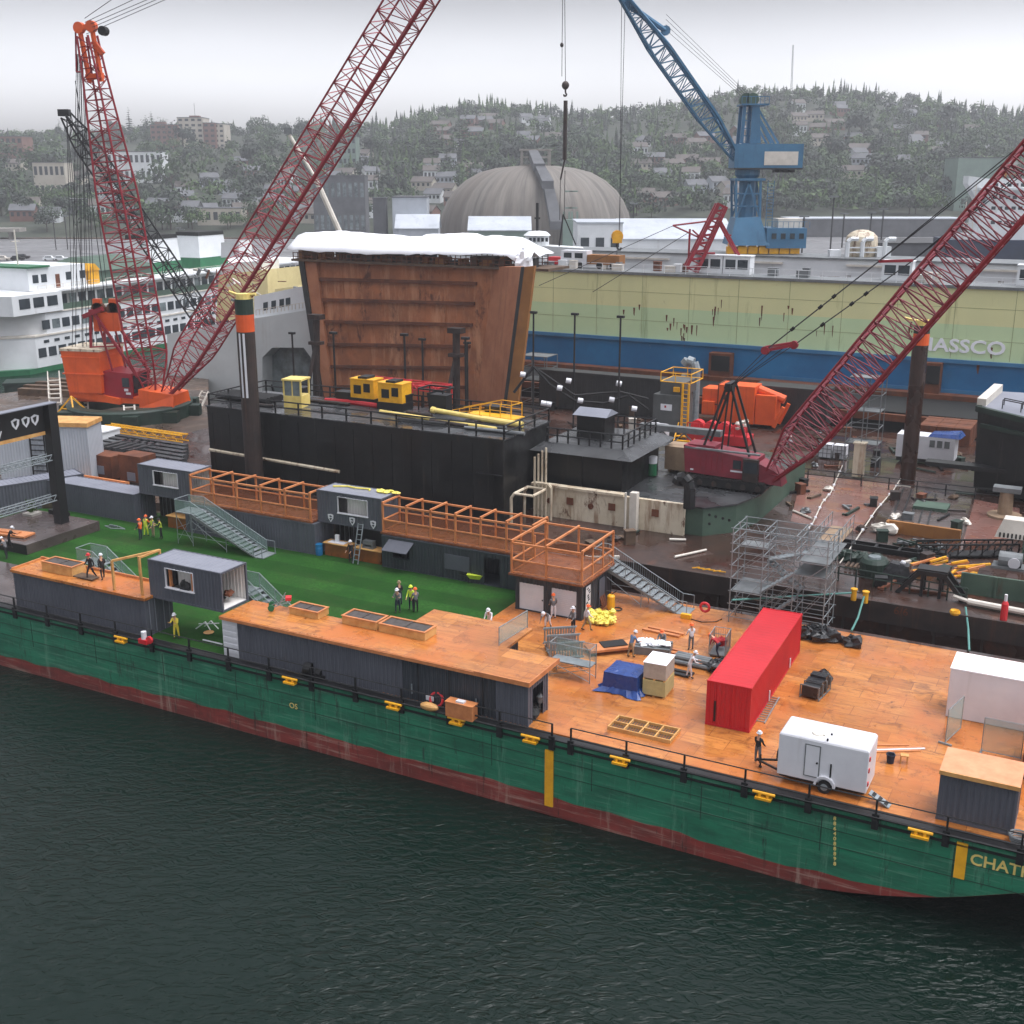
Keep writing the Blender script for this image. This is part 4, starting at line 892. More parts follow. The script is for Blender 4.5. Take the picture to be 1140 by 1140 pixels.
# ---- entrance gate at the left: truss portal with sign
GT = E('gate_portal', 'tall black gate portal with white shield signs and truss bars at the left edge', 'gate', *L(70, 592, .1), .1, 0)
gh = 10.9
b = MB().box(-.42,.42,-.42,.42,.35,gh); b.build('post', M['black'], GT); b = MB().box(-1.0,1.6,-1.2,1.0,0,.35); b.build('ballast', M['dark'], GT)
b = MB().box(-.35,-.15,-9.5,-.5,gh-2.2,gh-.05); sb = b.build('sign_board', M['black'], GT)
b = MB(); 
for y in (-.52,-9.5): pass
b.box(-.4,.4,-9.5,.5,gh,gh+.08); b.build('top_beam', M['slate_roof'], GT)
for z in (gh-4.6, gh-8.0):
    t = MB()
    for x in (-.3,.3):
        for q in (0,.45): t.tube((x,-9.5,z+q),(x,-.5,z+q),.05,5)
    for k in range(26):
        y0, y1 = -9.5+9*k/26, -9.5+9*(k+1)/26; a, c = (z, z+.45) if k % 2 else (z+.45, z)
        for x in (-.3,.3): t.tube((x,y0,a),(x,y1,c),.03,4)
    t.build('truss', M['galv'], GT)
for k, y in enumerate((-3.3,-2.3,-1.4)):
    s = .4; z = gh-1.1; x = .0-.14
    pts = [(x,y-s,z+s*.7),(x,y,z+s*1.1),(x,y+s,z+s*.7),(x,y+s*.8,z-.3*s),(x,y,z-s*1.2),(x,y-s*.8,z-.3*s)]
    MB().slab(pts,(.03,0,0)).build('shield_logo', M['white'], sb); MB().slab([(x+.03,y-s*.55,z+s*.5),(x+.03,y+s*.4,z+s*.7),(x+.03,y+s*.2,z-.2*s),(x+.03,y-s*.2,z-.6*s)],(.02,0,0)).build('logo_mark', M['black'], sb)
text('ory', 'sign_lettering', .8, M['white'], sb, (-.13, -5.2, gh-1.55), (math.pi/2, 0, math.pi/2), .01, .01)
MB().slab([(-.14,-5.9,gh-.75),(-.14,-5.3,gh-.5),(-.14,-4.7,gh-.75),(-.14,-5.3,gh-1.0)],(.03,0,0)).build('sign_mark', M['white'], sb)
b = MB(); b.box(-.3,-.16,-9.4,-.5,gh-2.5,gh-2.2); b.build('timber_edge', M['pine'], GT)
# left corner clutter
e = E('timber_platform', 'orange timber table top beside the gate at the left edge', 'table', *L(2, 596, 1), .1, .15); b = MB().box(-2.4,2.2,0,1.3,.85,1.0); b.box(-1,1.2,.4,.9,1.0,1.1); b.build('top', M['lumber'], e)
for x in (-2.2,1.9): MB().box(x,x+.15,.1,1.2,0,.85).build('leg', M['slate_dark'], e)
e = E('concrete_planter', 'grey concrete pot with a sprouting plant beside the gate post', 'planter', *L(37, 583, .1), .1); MB().box(-.55,.55,-.55,.55,0,1.0).build('pot', M['concrete'], e); b = MB(); rn = random.Random(2)
for k in range(40):
    a = rn.uniform(0,6.28); p = (.1*math.cos(a),.1*math.sin(a),1); q = (.6*math.cos(a)*rn.random(),.6*math.sin(a)*rn.random(),1.3+.9*rn.random()); b.face([p,(q[0]-.06,q[1],q[2]-.2),q,(q[0]+.06,q[1]+.05,q[2]-.15)])
b.build('plant', M['foliage_light'], e)
e = E('speaker_stack', 'black speaker cases stacked on the platform by the gate', 'cases', *L(66, 578, .45), .46); b = MB().box(-.9,0,-.3,.6,0,.8); b.box(.05,.8,-.3,.5,0,.6); b.box(-.6,.1,0,.6,.8,1.2); b.build('cases', M['dark'], e)
e = E('black_stage', 'low grey stage platform with black edge at the left of the turf', 'stage', -75.5, 59.5, .1); MB().box(-7,1,0,7.5,0,.8).build('deck', M['grey_deck'], e); MB().box(-7,1.03,-.04,0,0,.75).build('skirt', M['dark'], e)
e = E('side_container', 'dark grey container cut off by the left edge, behind the gate trusses', 'container', *L(-60, 585, 0), 0.1, 1.15); b = MB(); shell(b, 12, 2.44, 2.6); b.build('body', M['slate'], e); MB().roofcorr(.05,11.95,.05,2.39,2.58).build('roof', M['slate_roof'], e)

for y in (.35,.85,1.6,2.1):
    MB().tube((12.2,y,.15),(12.2,y,2.45),.03,6).build('lock_rod', M['slate_roof'], A)
# ================================================================ the rusty work barge behind: deck z = 1
WB = E('work_barge', 'rust brown work barge with wet deck plates moored behind the green barge', 'barge', 0, 0)
DZ = 1.0
b = MB(); b.box(-92, 12, 77.4, 109.6, -6, DZ); b.build('hull', M['rust_deck'], WB)
b = MB(); b.box(-92, 12, 109.62, 134.5, -6, DZ-.15); b.build('rear_deck', M['rust_deck'], WB)
b = MB(); b.box(-92, 12, 77.25, 77.4, -.4, DZ+.08)
for k in range(34): b.box(-90+3*k, -89.85+3*k, 77.3, 77.4, -5, DZ-.4)
b.build('rubbing_strip', M['pile_dark'], WB)
def patch(pts, m, name, z=DZ+.01): 
    o = MB(); o.prism([L(px, py, DZ) for px, py in pts][::-1], DZ, z); return o.build(name, M[m], WB)
patch([(893,528),(1000,538),(955,592),(905,586),(880,580)], 'pink_deck', 'deck_plate')
patch([(1003,541),(1082,556),(1070,602),(985,588)], 'grey_deck', 'deck_plate', DZ+.02)
patch([(840,520),(888,527),(876,575),(846,560)], 'grey_deck', 'deck_plate')
patch([(900,590),(990,603),(965,640),(905,630)], 'grey_deck', 'deck_plate')
patch([(1085,556),(1135,566),(1135,600),(1072,604)], 'pink_deck', 'deck_plate')
for k in range(5):
    (u, v), (u2, v2) = L(1006+9*k, 544+1.7*k, DZ), L(990+10*k, 586+1.9*k, DZ)
    MB().bar((u, v, DZ+.05), (u2, v2, DZ+.05), .12).build('deck_joint', M['black'], WB)
def wrail(p0, p1, label, z=DZ, m='black', h=1.1, n=10, name='railing'):
    e = E(name, label, 'railing', 0, 0, 0); b = MB(); q = MB()
    for k in range(n+1):
        t = k/n; x, y = p0[0]+(p1[0]-p0[0])*t, p0[1]+(p1[1]-p0[1])*t; MB().bar((x,y,z),(x,y,z+h),.1).build('post', M[m], e)
    for hh in (h, h*.55): b.tube((p0[0],p0[1],z+hh),(p1[0],p1[1],z+hh),.05,5)
    b.build('rails', M[m], e); return e
wrail(L(842,528,DZ), L(1118,560,DZ), 'black pipe railing along the back of the crane deck, right of the crawler crane', n=9)
wrail(L(895,640,DZ), L(1075,672,DZ), 'dark pipe railing along the near edge of the rusty deck', n=9, m='dark_green')
u, v = L(1003, 664, 0); text('6/6', 'deck_mark', .75, M['rust'], WB, onv(1003,681,77.2)[:1]+(77.2,)+onv(1003,681,77.2)[1:], (math.pi/2,0,0), .01, .0)

# big black house
H1R, H1F, H1T = -44.0, 82.0, 8.0
BH = E('black_deckhouse', 'long black two-storey deckhouse on the work barge below the rusty gate', 'deckhouse', 0, 0)
b = MB(); b.box(-75.5, H1R, H1F, 90.5, DZ+.02, H1T)
for k in range(16): b.box(-75+2*k, -74.9+2*k, H1F-.04, H1F-.001, DZ+.3, H1T-.5)
b.build('walls', M['black_house'], BH)
b = MB(); b.box(-75.6, H1R+.1, H1F-.1, 90.6, H1T, H1T+.12); b.build('roof', M['black_deck'], BH)
b = MB(); b.tube((-75.4,H1F-.12,3.9),(-60.5,H1F-.12,3.5),.16,6); b.build('pipe', M['rusty_white'], BH)
b = MB(); b.box(-46.5,-44.1,H1F-.25,H1F-.02,5.0,5.1); b.build('ledge', M['black'], BH)
def hrail(x0, y0, x1, y1, z, n, parent, m='black', h=1.1):
    b = MB()
    for k in range(n+1):
        t = k/n; x, y = x0+(x1-x0)*t, y0+(y1-y0)*t; b.bar((x,y,z),(x,y,z+h),.12)
    for hh in (h, h*.5): b.tube((x0,y0,z+hh),(x1,y1,z+hh),.07,5)
    return b.build('railing', M[m], parent)
zt = H1T+.12
hrail(-75.3,H1F+.1,H1R,H1F+.1,zt,12,BH); hrail(H1R,H1F+.1,H1R,90.4,zt,3,BH); hrail(-75.3,90.4,H1R,90.4,zt,12,BH); hrail(-75.3,H1F+.1,-75.3,90.4,zt,3,BH)
# things on its roof
def roofE(name, label, cat, px, py, r=0, z=zt, g=None): return E(name, label, cat, *L(px, py, z), z, r, g)
e = roofE('hose_reel', 'black rolled hoses on the left end of the black deckhouse roof', 'hose', 265, 447)
b = MB()
for k in range(5): b.tube((-2.5,.5*k,.35),(3.6,.5*k,.35),.33,8)
b.build('rolls', M['rubber'], e)
e = roofE('control_cab', 'cream crane control cab with open window frames on the deckhouse roof', 'cab', 331, 452, .2)
b = MB(); b.box(-.9,.9,-.9,.9,0,1.1)
for x in (-.85,.85):
    for y in (-.85,.85): b.bar((x,y,1.1),(x,y,2.5),.14)
b.bar((0,-.85,1.1),(0,-.85,2.5),.1); b.box(-1,1,-1,1,2.5,2.65); b.build('cabin', M['pale_yellow'], e); b = MB(); b.box(-.78,.78,-.84,-.82,1.1,2.5); b.build('window', M['glass_pale'], e)
for k, (px, py) in enumerate(((409,450),(440,455))):
    e = roofE('generator', ('left' if not k else 'right')+' yellow engine unit of the pair on the deckhouse roof', 'generator', px, py, 0, zt, 'yellow engine units')
    b = MB(); b.box(-1.3,1.3,-.8,.8,.7,2.4); b.box(-1.35,1.35,-.85,.85,2.4,2.5); b.build('housing', M['yellow'], e)
    b = MB(); b.box(-.9,-.1,-.86,-.8,1.1,1.9); b.box(.2,.9,-.86,-.8,1.3,2.1); b.box(-.5,.5,-.7,.7,2.5,2.7); b.build('grille', M['dark'], e); b = MB(); b.box(-1.4,1.4,-.9,.9,.0,.7); b.build('base', M['black'], e)
e = roofE('red_rack', 'red tubular steel racks lying behind the yellow engine units', 'rack', 430, 441, -.05)
b = MB()
for k in range(5):
    x = -2.6+2.3*k
    b.bar((x,-.8,0),(x,-.8,1.5),.1); b.bar((x,1.6,0),(x,1.6,1.5),.1); b.bar((x,-.8,1.5),(x,1.6,1.5),.1)
    if k < 4: b.bar((x,-.8,1.5),(x+2.3,1.6,1.5),.08); b.bar((x,1.6,1.2),(x+2.3,-.8,1.2),.08)
for y in (-.8,.4,1.6): b.bar((-2.6,y,1.5),(6.6,y,1.5),.1); b.bar((-2.6,y,1.1),(6.6,y,1.1),.08)
b.build('tubes', M['red_bright'], e)
e = roofE('open_bin', 'black bin in a square frame on the deckhouse roof near the yellow tube', 'bin', 486, 456)
b = MB(); b.lathe([(.0,0),(.7,0),(.9,1.6),(.8,1.6),(.65,.1),(0,.1)], n=4, a0=.78, a1=.78+2*math.pi); b.build('bin', M['black'], e); b = MB()
for x in (-1.3,1.3):
    for y in (-1,1): b.bar((x,y,0),(x,y,2.0),.1)
    b.bar((x,-1,2),(x,1,2),.14)
for y in (-1,1): b.bar((-1.3,y,2),(1.3,y,2),.14)
b.build('frame', M['black'], e)
e = roofE('gangway', 'cream walkway tube with yellow cage railing at the right end of the deckhouse roof', 'gangway', 484, 464, -.12)
b = MB(); b.tube((0,0,.6),(5.2,0,.45),.22,10); b.tube((5.2,0,.45),(9.2,.4,.3),.26,10); b.tube((-5,-1.6,.2),(8,-1.8,.2),.16,8); b.tube((0,0,.6),(-.3,0,.6),.3,10); b.build('tube', M['pale_yellow'], e)
b = MB(); b.box(3.2,8.2,.5,2.2,.55,.62)
for y in (.5,2.2):
    for k in range(6): b.bar((2.4+1.1*k,y,.6),(2.4+1.1*k,y,.9+.25*k if k < 4 else 1.8),.06)
    b.path([(1.6,y,.7),(5.8,y,1.8),(7.9,y,1.8)],.04); b.path([(2.4,y,.65),(5.8,y,1.2),(7.9,y,1.2)],.03)
b.bar((7.9,.5,1.8),(7.9,2.2,1.8),.06); b.build('cage', M['yellow'], e)
e = roofE('red_hose', 'dull red hose lying along the deckhouse roof by the cream cab', 'hose', 372, 449); b = MB(); b.path([(-1,0,.2),(2,.3,.2),(5,0,.2)],.25,8); b.build('tube', M['cloth_red'], e)

# pipe-framed shelter and second black house
PF = E('pipe_shelter', 'rusty white bent pipe shelter between the two black deckhouses', 'shelter', 0, 0)
u0, z1 = onv(571, 548, 82.5); b = MB()
for y in (82.2, 84.6): b.path([(u0,y,DZ),(u0,y,z1-.4),(u0+.3,y,z1),(u0+2.0,y,z1)],.13,6)
b.path([(u0+.3,82.2,z1),(u0+.3,84.6,z1)],.12,6); b.path([(u0+2,82.2,z1),(u0+2,84.6,z1)],.12,6); b.build('frame', M['rusty_white'], PF)
b = MB()
for k in range(4): b.tube((-42.6+.35*k,84.9,DZ),(-42.6+.35*k,84.9,6.2+.3*k),.1,6)
b.path([(-40.9,84.6,DZ),(-40.9,84.6,3.8),(-41.2,84.6,4.1),(-42.2,84.6,4.1)],.12,6); b.build('riser', M['rusty_white'], PF)
BW = E('bulwark', 'rust-streaked white steel bulwark in front of the small black deckhouse', 'wall', 0, 0)
b = MB(); b.box(-43.0,-29.6,85.6,86.0,DZ,3.6); b.build('plate', M['rusty_white'], BW)
b = MB(); b.box(-43.2,-34.8,85.4,86.1,3.6,3.8); b.build('cap', M['rusty_white'], BW)
b = MB(); b.box(-34.0,-33.4,84.9,85.5,DZ,4.2); b.tube((-34.3,84.8,DZ),(-34.3,84.8,4.2),.1,6); b.build('pillar', M['offwhite'], BW)
b = MB()
for k in range(6): o = (-41.5+1.9*k, 85.55, 2.4+.2*(k % 2)); b.slab([(o[0]-.3,85.55,o[2]-.3),(o[0]+.3,85.55,o[2]-.3),(o[0]+.3,85.55,o[2]+.3),(o[0]-.3,85.55,o[2]+.3)],(0,-.05,0)) if k % 2 else b.tube((o[0],85.6,o[2]),(o[0],85.5,o[2]),.25,10)
b.build('fitting', M['rust'], BW)
RD_ = E('raised_deck', 'raised steel deck of the work barge with green side under the crawler crane', 'deck', 0, 0)
b = MB(); b.box(-43,-33.2,86.02,108,DZ,3.3); b.build('left_block', M['black_deck'], RD_)
g0 = L(752, 600, DZ); g1 = L(880, 622, DZ)
b = MB(); b.prism([(-33.18,86.2),(-28.2,86.2),(-26.2,88.5),(-25.4,92),(-25.4,107.5),(-33.18,107.5)],DZ,3.3); b.build('green_block', M['deck_green'], RD_)
b = MB(); b.prism([(-33.18,86.1),(-28.1,86.1),(-26.1,88.4),(-25.3,92),(-25.3,107.6),(-33.18,107.6)],3.3,3.42); b.build('deck_top', M['black_deck'], RD_)
b = MB()
for px, py in ((790,573),(797,575),(805,577),(812,579),(790,583)): u, z = onv(px, py, 86.2); b.tube((u,86.19,z),(u,86.14,z),.12,8)
b.build('port', M['dark'], RD_)
H2 = E('small_deckhouse', 'small black flat-roofed deckhouse with sloping eaves and roof railing', 'deckhouse', 0, 0)
b = MB(); b.box(-43.0,-35.8,87.5,96.0,3.32,6.3); b.box(-39.5,-39.4,87.4,87.5,3.4,6.2); b.build('walls', M['black_house'], H2)
b = MB(); b.hexa([(-44,86.6,6.3),(-34.6,86.6,6.3),(-34.6,97,6.3),(-44,97,6.3)],[(-43.2,87.8,6.9),(-35.9,87.8,6.9),(-35.9,95.8,6.9),(-43.2,95.8,6.9)]); b.build('roof', M['black_deck'], H2)
hrail(-43,88,-36,88,6.9,7,H2,h=1.2); hrail(-36,88,-36,95.6,6.9,6,H2,h=1.2); hrail(-43,95.6,-36,95.6,6.9,7,H2,h=1.2)
b = MB(); b.box(-41.2,-38.6,90.2,92.2,6.9,9.0); b.build('hatch_house', M['black_house'], H2); b = MB(); b.hexa([(-41.5,89.9,9),(-38.3,89.9,9),(-38.3,92.5,9),(-41.5,92.5,9)],[(-41.4,91.1,9.5),(-38.4,91.1,9.5),(-38.4,91.3,9.5),(-41.4,91.3,9.5)]); b.build('hatch_roof', M['slate_roof'], H2)
# vent cowl
e = E('cowl_vent', 'black J-shaped ventilator cowl on the green deck block', 'vent', *L(767, 566, 3.4), 3.42)
b = MB(); prev = None
pts = [(0,0,0),(0,0,1.6),(-.15,0,2.1),(-.5,0,2.45),(-.9,0,2.3),(-1.05,0,1.9)]
for p, q in zip(pts, pts[1:]): b.tube(p, q, .48, 10)
b.build('duct', M['black'], e)

# spuds
for lb, u, v, top, w in (('tall dark spud pile with green, orange and white bands in front of the black deckhouse', -75.0+.0, 80.0, None, .8), ('tall dark spud pile with orange band rising at the right behind the boom', *L(1010,535,DZ), None, .72)):
    px = 275 if u < -50 else 1027
    e = E('spud_pile', lb, 'pile', u, v, -5, 0, 'spud piles')
    if u < -50:
        e.location = B(onv(283, 520, 80.6)[0], 80.6, -5)
        q = e.location; vv = -q.x*SY+q.y*CY
        zt_ = onv(275, 327, vv)[1]
    else:
        q = e.location; vv = -q.x*SY+q.y*CY; zt_ = onv(1027, 356, vv)[1]
    zz = [onv(px, y, vv)[1]+5 for y in ((333,350,369) if u < -50 else (362,371,384))]
    b = MB().lathe([(0,0),(w,0),(w,zz[2]),(0,zz[2])], n=18); b.build('pile', M['rust_deck'] if u > -50 else M['pile_dark'], e, smooth=False)
    MB().lathe([(w+.005,zz[2]),(w+.005,zz[1])], n=18).build('orange_band', M['orange'], e)
    MB().lathe([(w+.004,zz[1]),(w+.004,zz[0]),(0,zz[0])], n=18).build('green_band', M['dark_green'], e)
    b = MB(); b.lathe([(w-.1,zz[0]),(w-.12,zt_+5),(0,zt_+5.02)], n=14); b.tube((-.3,0,zt_+4.8),(-1.6,0,zt_+5.1),.12); b.tube((.3,.2,zt_+4.9),(1.2,.2,zt_+5.0),.15); b.build('cap', M['pale_yellow'], e)
    if u < -50:
        z0 = onv(275, 441, vv)[1]+5
        for a in (-1.75,-1.25): MB().lathe([(w+.01,zz[2]-.1),(w+.01,z0)], n=2, a0=a, a1=a+.25).build('white_stripe', M['white'], e)

# lamp posts behind the deckhouse
for k, (px, y0, y1, vv) in enumerate(((371,372,437,100),(450,374,444,100),(518,378,446,100),(594,349,420,118),(640,351,425,118),(691,354,430,118),(470,379,440,112),(325,372,434,112),(520,383,446,114))):
    e = E('thin_mast', ('thin black mast in front of the rusty gate','thin black mast in front of the pale green dock wall')[594 <= px <= 700 or 0], 'mast', 0, 0, 0, 0, 'thin black masts in front of the rusty gate' if px < 560 else 'thin black masts in front of the dock wall')
    u, z1 = onv(px, y0, vv); e.location = B(u, vv, DZ)
    b = MB(); b.tube((0,0,-.1),(0,0,z1-DZ),.11,6); b.build('pole', M['black'], e); b = MB(); b.box(-.4,.4,-.2,.2,z1-DZ,z1-DZ+.25); b.build('lamp_head', M['black'], e)
# props against the gate
for px, y0, y1, x2, y2, lb in ((352,350,440,338,425,'dark steel prop leaning at the left side of the rusty gate'),(508,365,450,492,438,'dark steel prop leaning at the right side of the rusty gate')):
    vv = 118; e = E('steel_prop', lb, 'prop', 0, 0); u, z1 = onv(px, y0, vv); u2 = onv(px, y1, vv)[0]; u3, z3 = onv(x2, y2, vv-2); um, zm = onv(px, (y0*2+y1)/3, vv)
    b = MB(); b.tube((u2,vv,DZ),(u,vv,z1),.45,8); b.tube((u3,vv-2,DZ),(um,vv,zm),.25,6); b.box(u-.9,u+.9,vv-.6,vv+.6,z1-.6,z1); b.box(um-.8,um+.8,vv-.6,vv+.6,zm-.4,zm); b.build('strut', M['pile_dark'], e)

# middle clutter: generator, orange container, ducts
def wk(name, label, cat, px, py, r=0, z=DZ, g=None): return E(name, label, cat, *L(px, py, z), z, r, g)
e = wk('generator_tower', 'dark grey boxed generator with yellow access ladder and white notice', 'generator', 726, 484, 0, DZ)
b = MB(); b.box(0,3.2,0,4,0,4.6); b.box(.6,3.4,.5,4.4,4.6,6.0); b.build('housing', M['gen_grey'], e)
b = MB().box(.9,2.2,-.05,-.01,2.9,3.6); nb_ = b.build('notice', M['white'], e); MB().box(1.35,1.55,-.08,-.05,3.2,3.45).build('mark', M['cloth_red'], nb_)
b = MB(); b.bar((3.4,-.1,0),(3.4,-.1,6),.2); b.bar((4.1,-.1,0),(4.1,-.1,6),.2)
for k in range(12): b.bar((3.4,-.1,.4+.45*k),(4.1,-.1,.4+.45*k),.08)
for z in (6.0,7.0):
    b.path([(.6,.5,z),(4.1,.5,z),(4.1,4.4,z),(.6,4.4,z),(.6,.5,z)],.06)
b.build('ladder', M['yellow'], e)
b = MB()
for x in (.6,2.3,4.1): b.bar((x,.5,6),(x,.5,7),.08); b.bar((x,4.4,6),(x,4.4,7),.08)
b.box(2.2,2.9,.2,.45,5.0,5.5); b.build('cage', M['yellow'], e)
e = wk('silver_duct', 'bent silver ventilation duct between the grey generator and the orange container', 'duct', 772, 474); b = MB()
b.path([(0,0,0),(0,0,6.5),(-.3,0,7.3),(-1.0,0,7.5),(-1.4,0,7.0)],.55,10); b.tube((-1.6,0,5.6),(-1.0,0,5.6),.4,10); b.build('duct', M['galv'], e)
e = wk('orange_container', 'bright orange container unit behind the crawler crane mast', 'container', 780, 470, .02); b = MB(); b.box(2.0,6.2,0,3,.3,4.6); b.box(6.3,8.6,.3,2.7,.3,3.7); b.box(0,1.9,.2,2.8,.9,4.0); b.corr(2.1,6.1,.4,4.5,-.02,-1,'x',.4); b.tube((6.3,1.4,4.2),(9.4,1.4,3.2),.5,10); b.bar((8.6,0,.2),(9.6,0,2.6),.4); b.bar((8.6,2.4,.2),(9.6,2.4,2.6),.4); b.box(.2,1.6,-.5,.2,1.2,2.6); b.build('body', M['orange'], e)
b = MB(); b.box(-.05,2,-.05,0,2.2,2.35); b.box(1.9,2.0,-.06,3,0,4.7); b.tube((2.9,-.02,3.2),(2.9,-.1,3.2),.35,10); b.build('trim', M['rust'], e)
e = wk('yellow_steps', 'yellow steel steps in front of the orange container', 'steps', 760, 492, .1); b = MB()
for k in range(4): b.box(-1,1.2,.5*k,.5*k+.45,.4*k,.4*k+.12)
b.bar((-1,0,0),(-1,2,1.7),.12); b.bar((1.2,0,0),(1.2,2,1.7),.12); b.build('treads', M['yellow'], e)
e = wk('red_machinery', 'low red winch machinery with frames behind the crawler crane', 'winch', 800, 492, .05); b = MB(); b.box(-3.2,3.5,-1.2,1.2,.0,1.0)
for k in range(4): b.wheel((-2.4+1.5*k,.2,1.5),(0,1,0),.75,.9,12)
for k in range(6): b.bar((-3.2+1.3*k,-1.2,1),(-3.2+1.3*k,-1.2,2.1),.1)
b.bar((-3.2,-1.2,2.1),(3.4,-1.2,2.1),.1); b.build('body', M['red_bright'], e); b = MB()
for k in range(6): b.blob((2.2+.4*(k % 3),-.9+.3*k*.3,1.9+.15*k),(.3,.3,.2),k,8,5,.3)
b.build('white_valves', M['offwhite'], e)
e = wk('water_tank', 'white plastic tank beside the grey generator', 'tank', 731, 489); b = MB(); b.box(-1.2,1.2,-.9,.9,0,1.7); o = b.build('body', M['white'], e); bv = o.modifiers.new('bevel','BEVEL'); bv.width=.3; bv.segments=3; MB().tube((0,0,1.7),(0,0,1.85),.25,10).build('cap', M['white'], e)
e = wk('box_beam', 'long grey truss beam lying behind the small black deckhouse', 'beam', 716, 492, .0); b = MB(); b.box(-.5,8.6,0,.9,1.4,2.0); b.box(-.5,8.6,.0,.2,.2,.4)
for k in range(7): b.bar((-.4+1.25*k,.1,.3 if k % 2 else 1.4),(.85+1.25*k,.1,1.4 if k % 2 else .3),.14)
b.build('truss', M['steel_grey'], e)
e = wk('brown_crate', 'tan wooden box behind the green drum near the crawler crane', 'crate', 735, 527, 0, 3.42); b = MB(); b.box(0,4.4,1,3.2,.2,2.3); b.build('box', M['timber_pale'], e); b = MB()
for k in range(3): b.box(.3+1.7*k,.6+1.7*k,1,3.2,0,.2)
b.build('skid', M['timber_old'], e)
e = wk('green_drum', 'green drum with a white lid standing beside the small black deckhouse', 'drum', 726, 529, 0, 3.42); MB().lathe([(0,0),(.4,0),(.4,1.1),(0,1.1)],n=12).build('drum', M['ferry_green'], e); MB().lathe([(.42,1.1),(.42,1.7),(0,1.75)],n=12).build('lid', M['white'], e)
def ribbed(label, px, py, Lx, H, W, m='rib_dark', z=DZ):
    e = wk('ribbed_barge_side', label, 'barrier', px, py, 0, z); b = MB(); b.corr(0,Lx,0,H,0,-1,'x',.7,.18); b.box(0,Lx,.02,W,0,H-.1); b.box(-.1,Lx+.1,-.1,W,H-.1,H+.25); b.build('body', M[m], e)
ribbed('black ribbed steel barrier below the blue dock wall, behind the string of white floats', 600, 452, 17.5, 4.4, 2)
ribbed('dark ribbed steel barrier right of the orange container', 838, 468, 8.5, 4.0, 3)
# float line
e = T('hose_float_line', 'black hose hung with white floats between thin masts and the grey generator', 'hose', (0,0,0)); pts_ = [(572,437),(594,408),(612,428),(640,446),(672,449),(700,440),(722,456)]
w3 = [pY(x, y, 128) for x, y in pts_]; b = MB(); b.path(w3,.16,6); b.path([pY(x,y,128) for x,y in ((594,408),(640,440),(690,436),(722,444))],.12,6); b.build('hose', M['rubber'], e)
for x, y in ((582,417),(633,424),(623,432),(646,446),(689,427),(681,445),(706,455),(605,449),(611,450)):
    p = pY(x,y,127.6); q = MB(); q.tube(p+Vector((-.28,0,.05)),p+Vector((.28,0,-.05)),.3,10); q.build('float', M['white'], e)
# grey scaffold piles
def smallscaf(label, px, py, w, d, h, lv, z=DZ, lean=False):
    e = wk('scaffold_tower', label, 'scaffold', px, py, 0, z); b = MB()
    for x in (0,w/2,w):
        for y in (0,d): MB().tube((x,y,0),(x,y,h),.06,4).build('standard', M['steel_grey'], e)
    for k in range(lv+1):
        zz = h*k/lv
        for y in (0,d): b.tube((0,y,zz),(w,y,zz),.05,4)
        for x in (0,w): b.tube((x,0,zz),(x,d,zz),.05,4)
        if k < lv:
            b.tube((0,0,zz),(w,0,zz+h/lv),.04,4); b.box(.05,w-.05,.05,d-.05,zz+h/lv-.08,zz+h/lv-.03) if k % 2 else None
    b.build('ledgers', M['steel_grey'], e)
smallscaf('grey scaffold tower standing behind the lattice boom of the crawler crane', 938, 528, 3.0, 2.2, 9.5, 6)
smallscaf('grey scaffold tower beside the ochre edge of the rusty gate', 580, 448, 3.6, 3, 6.0, 4)
e = wk('white_column', 'pale upright box column beside the grey scaffold on the crane deck', 'column', 955, 530); b = MB(); b.box(-.5,.5,-.4,.4,0,3.2); b.box(-.6,.6,-.5,.5,3.2,3.35); b.build('box', M['rusty_white'], e)
e = wk('tank_cage', 'white liquid tanks in wire cages on the rusty rear deck', 'tank', 911, 510, 0, DZ-.15)
for k in range(2):
    b = MB().box(1.45*k,1.45*k+1.25,0,1.2,.15,1.5); b.build('tank', M['white'], e); b = MB()
    for q in range(4): b.bar((1.45*k+.42*q,-.04,.1),(1.45*k+.42*q,-.04,1.55),.05); b.bar((1.45*k,-.04,.15+.45*q),(1.45*k+1.27,-.04,.15+.45*q),.05)
    b.build('cage', M['steel_grey'], e)
e = wk('white_generator', 'white trailer generator with a blue tarp on top behind the right spud', 'generator', 996, 513, -.02, DZ); b = MB(); b.box(0,5.6,0,2.2,.5,2.8); o = b.build('canopy', M['white'], e); b = MB(); b.box(.1,5.5,.1,2.1,.1,.5); b.build('chassis', M['black'], e)
b = MB()
for k in range(3): b.box(3.2+.7*k,3.7+.7*k,-.04,-.01,1.8,2.5)
b.build('grille', M['steel_grey'], e); b = MB(); b.hexa([(3,0,2.82),(6,0,2.82),(6.2,2.4,2.82),(3,2.4,2.82)],[(3.2,.2,3.1),(5.8,.3,3.2),(5.8,2.2,3.3),(3.2,2.2,3.0)]); b.build('tarp', M['tarp_blue'], e)
for x in (.8,4.8): MB().wheel((x,-.05,.3),(0,1,0),.32,.2,12).build('wheel', M['rubber'], e)
for k in range(3):
    e = wk('rust_block', 'rust-brown ballast block in the row beside the white generator', 'block', 1022+19*k, 492-1.2*k+3*k, -.02, DZ-.15, 'rusty ballast blocks'); b = MB(); b.box(0,1.7,0,5.5,0,1.9)
    for q in range(3): b.box(-.03,1.73,.5+2*q,.7+2*q,.1,1.93)
    b.build('block', M['rust'], e)
e = wk('rust_beams', 'rusty steel beams stacked along the foot of the dock wall', 'beams', 985, 474, 0, DZ-.15); b = MB()
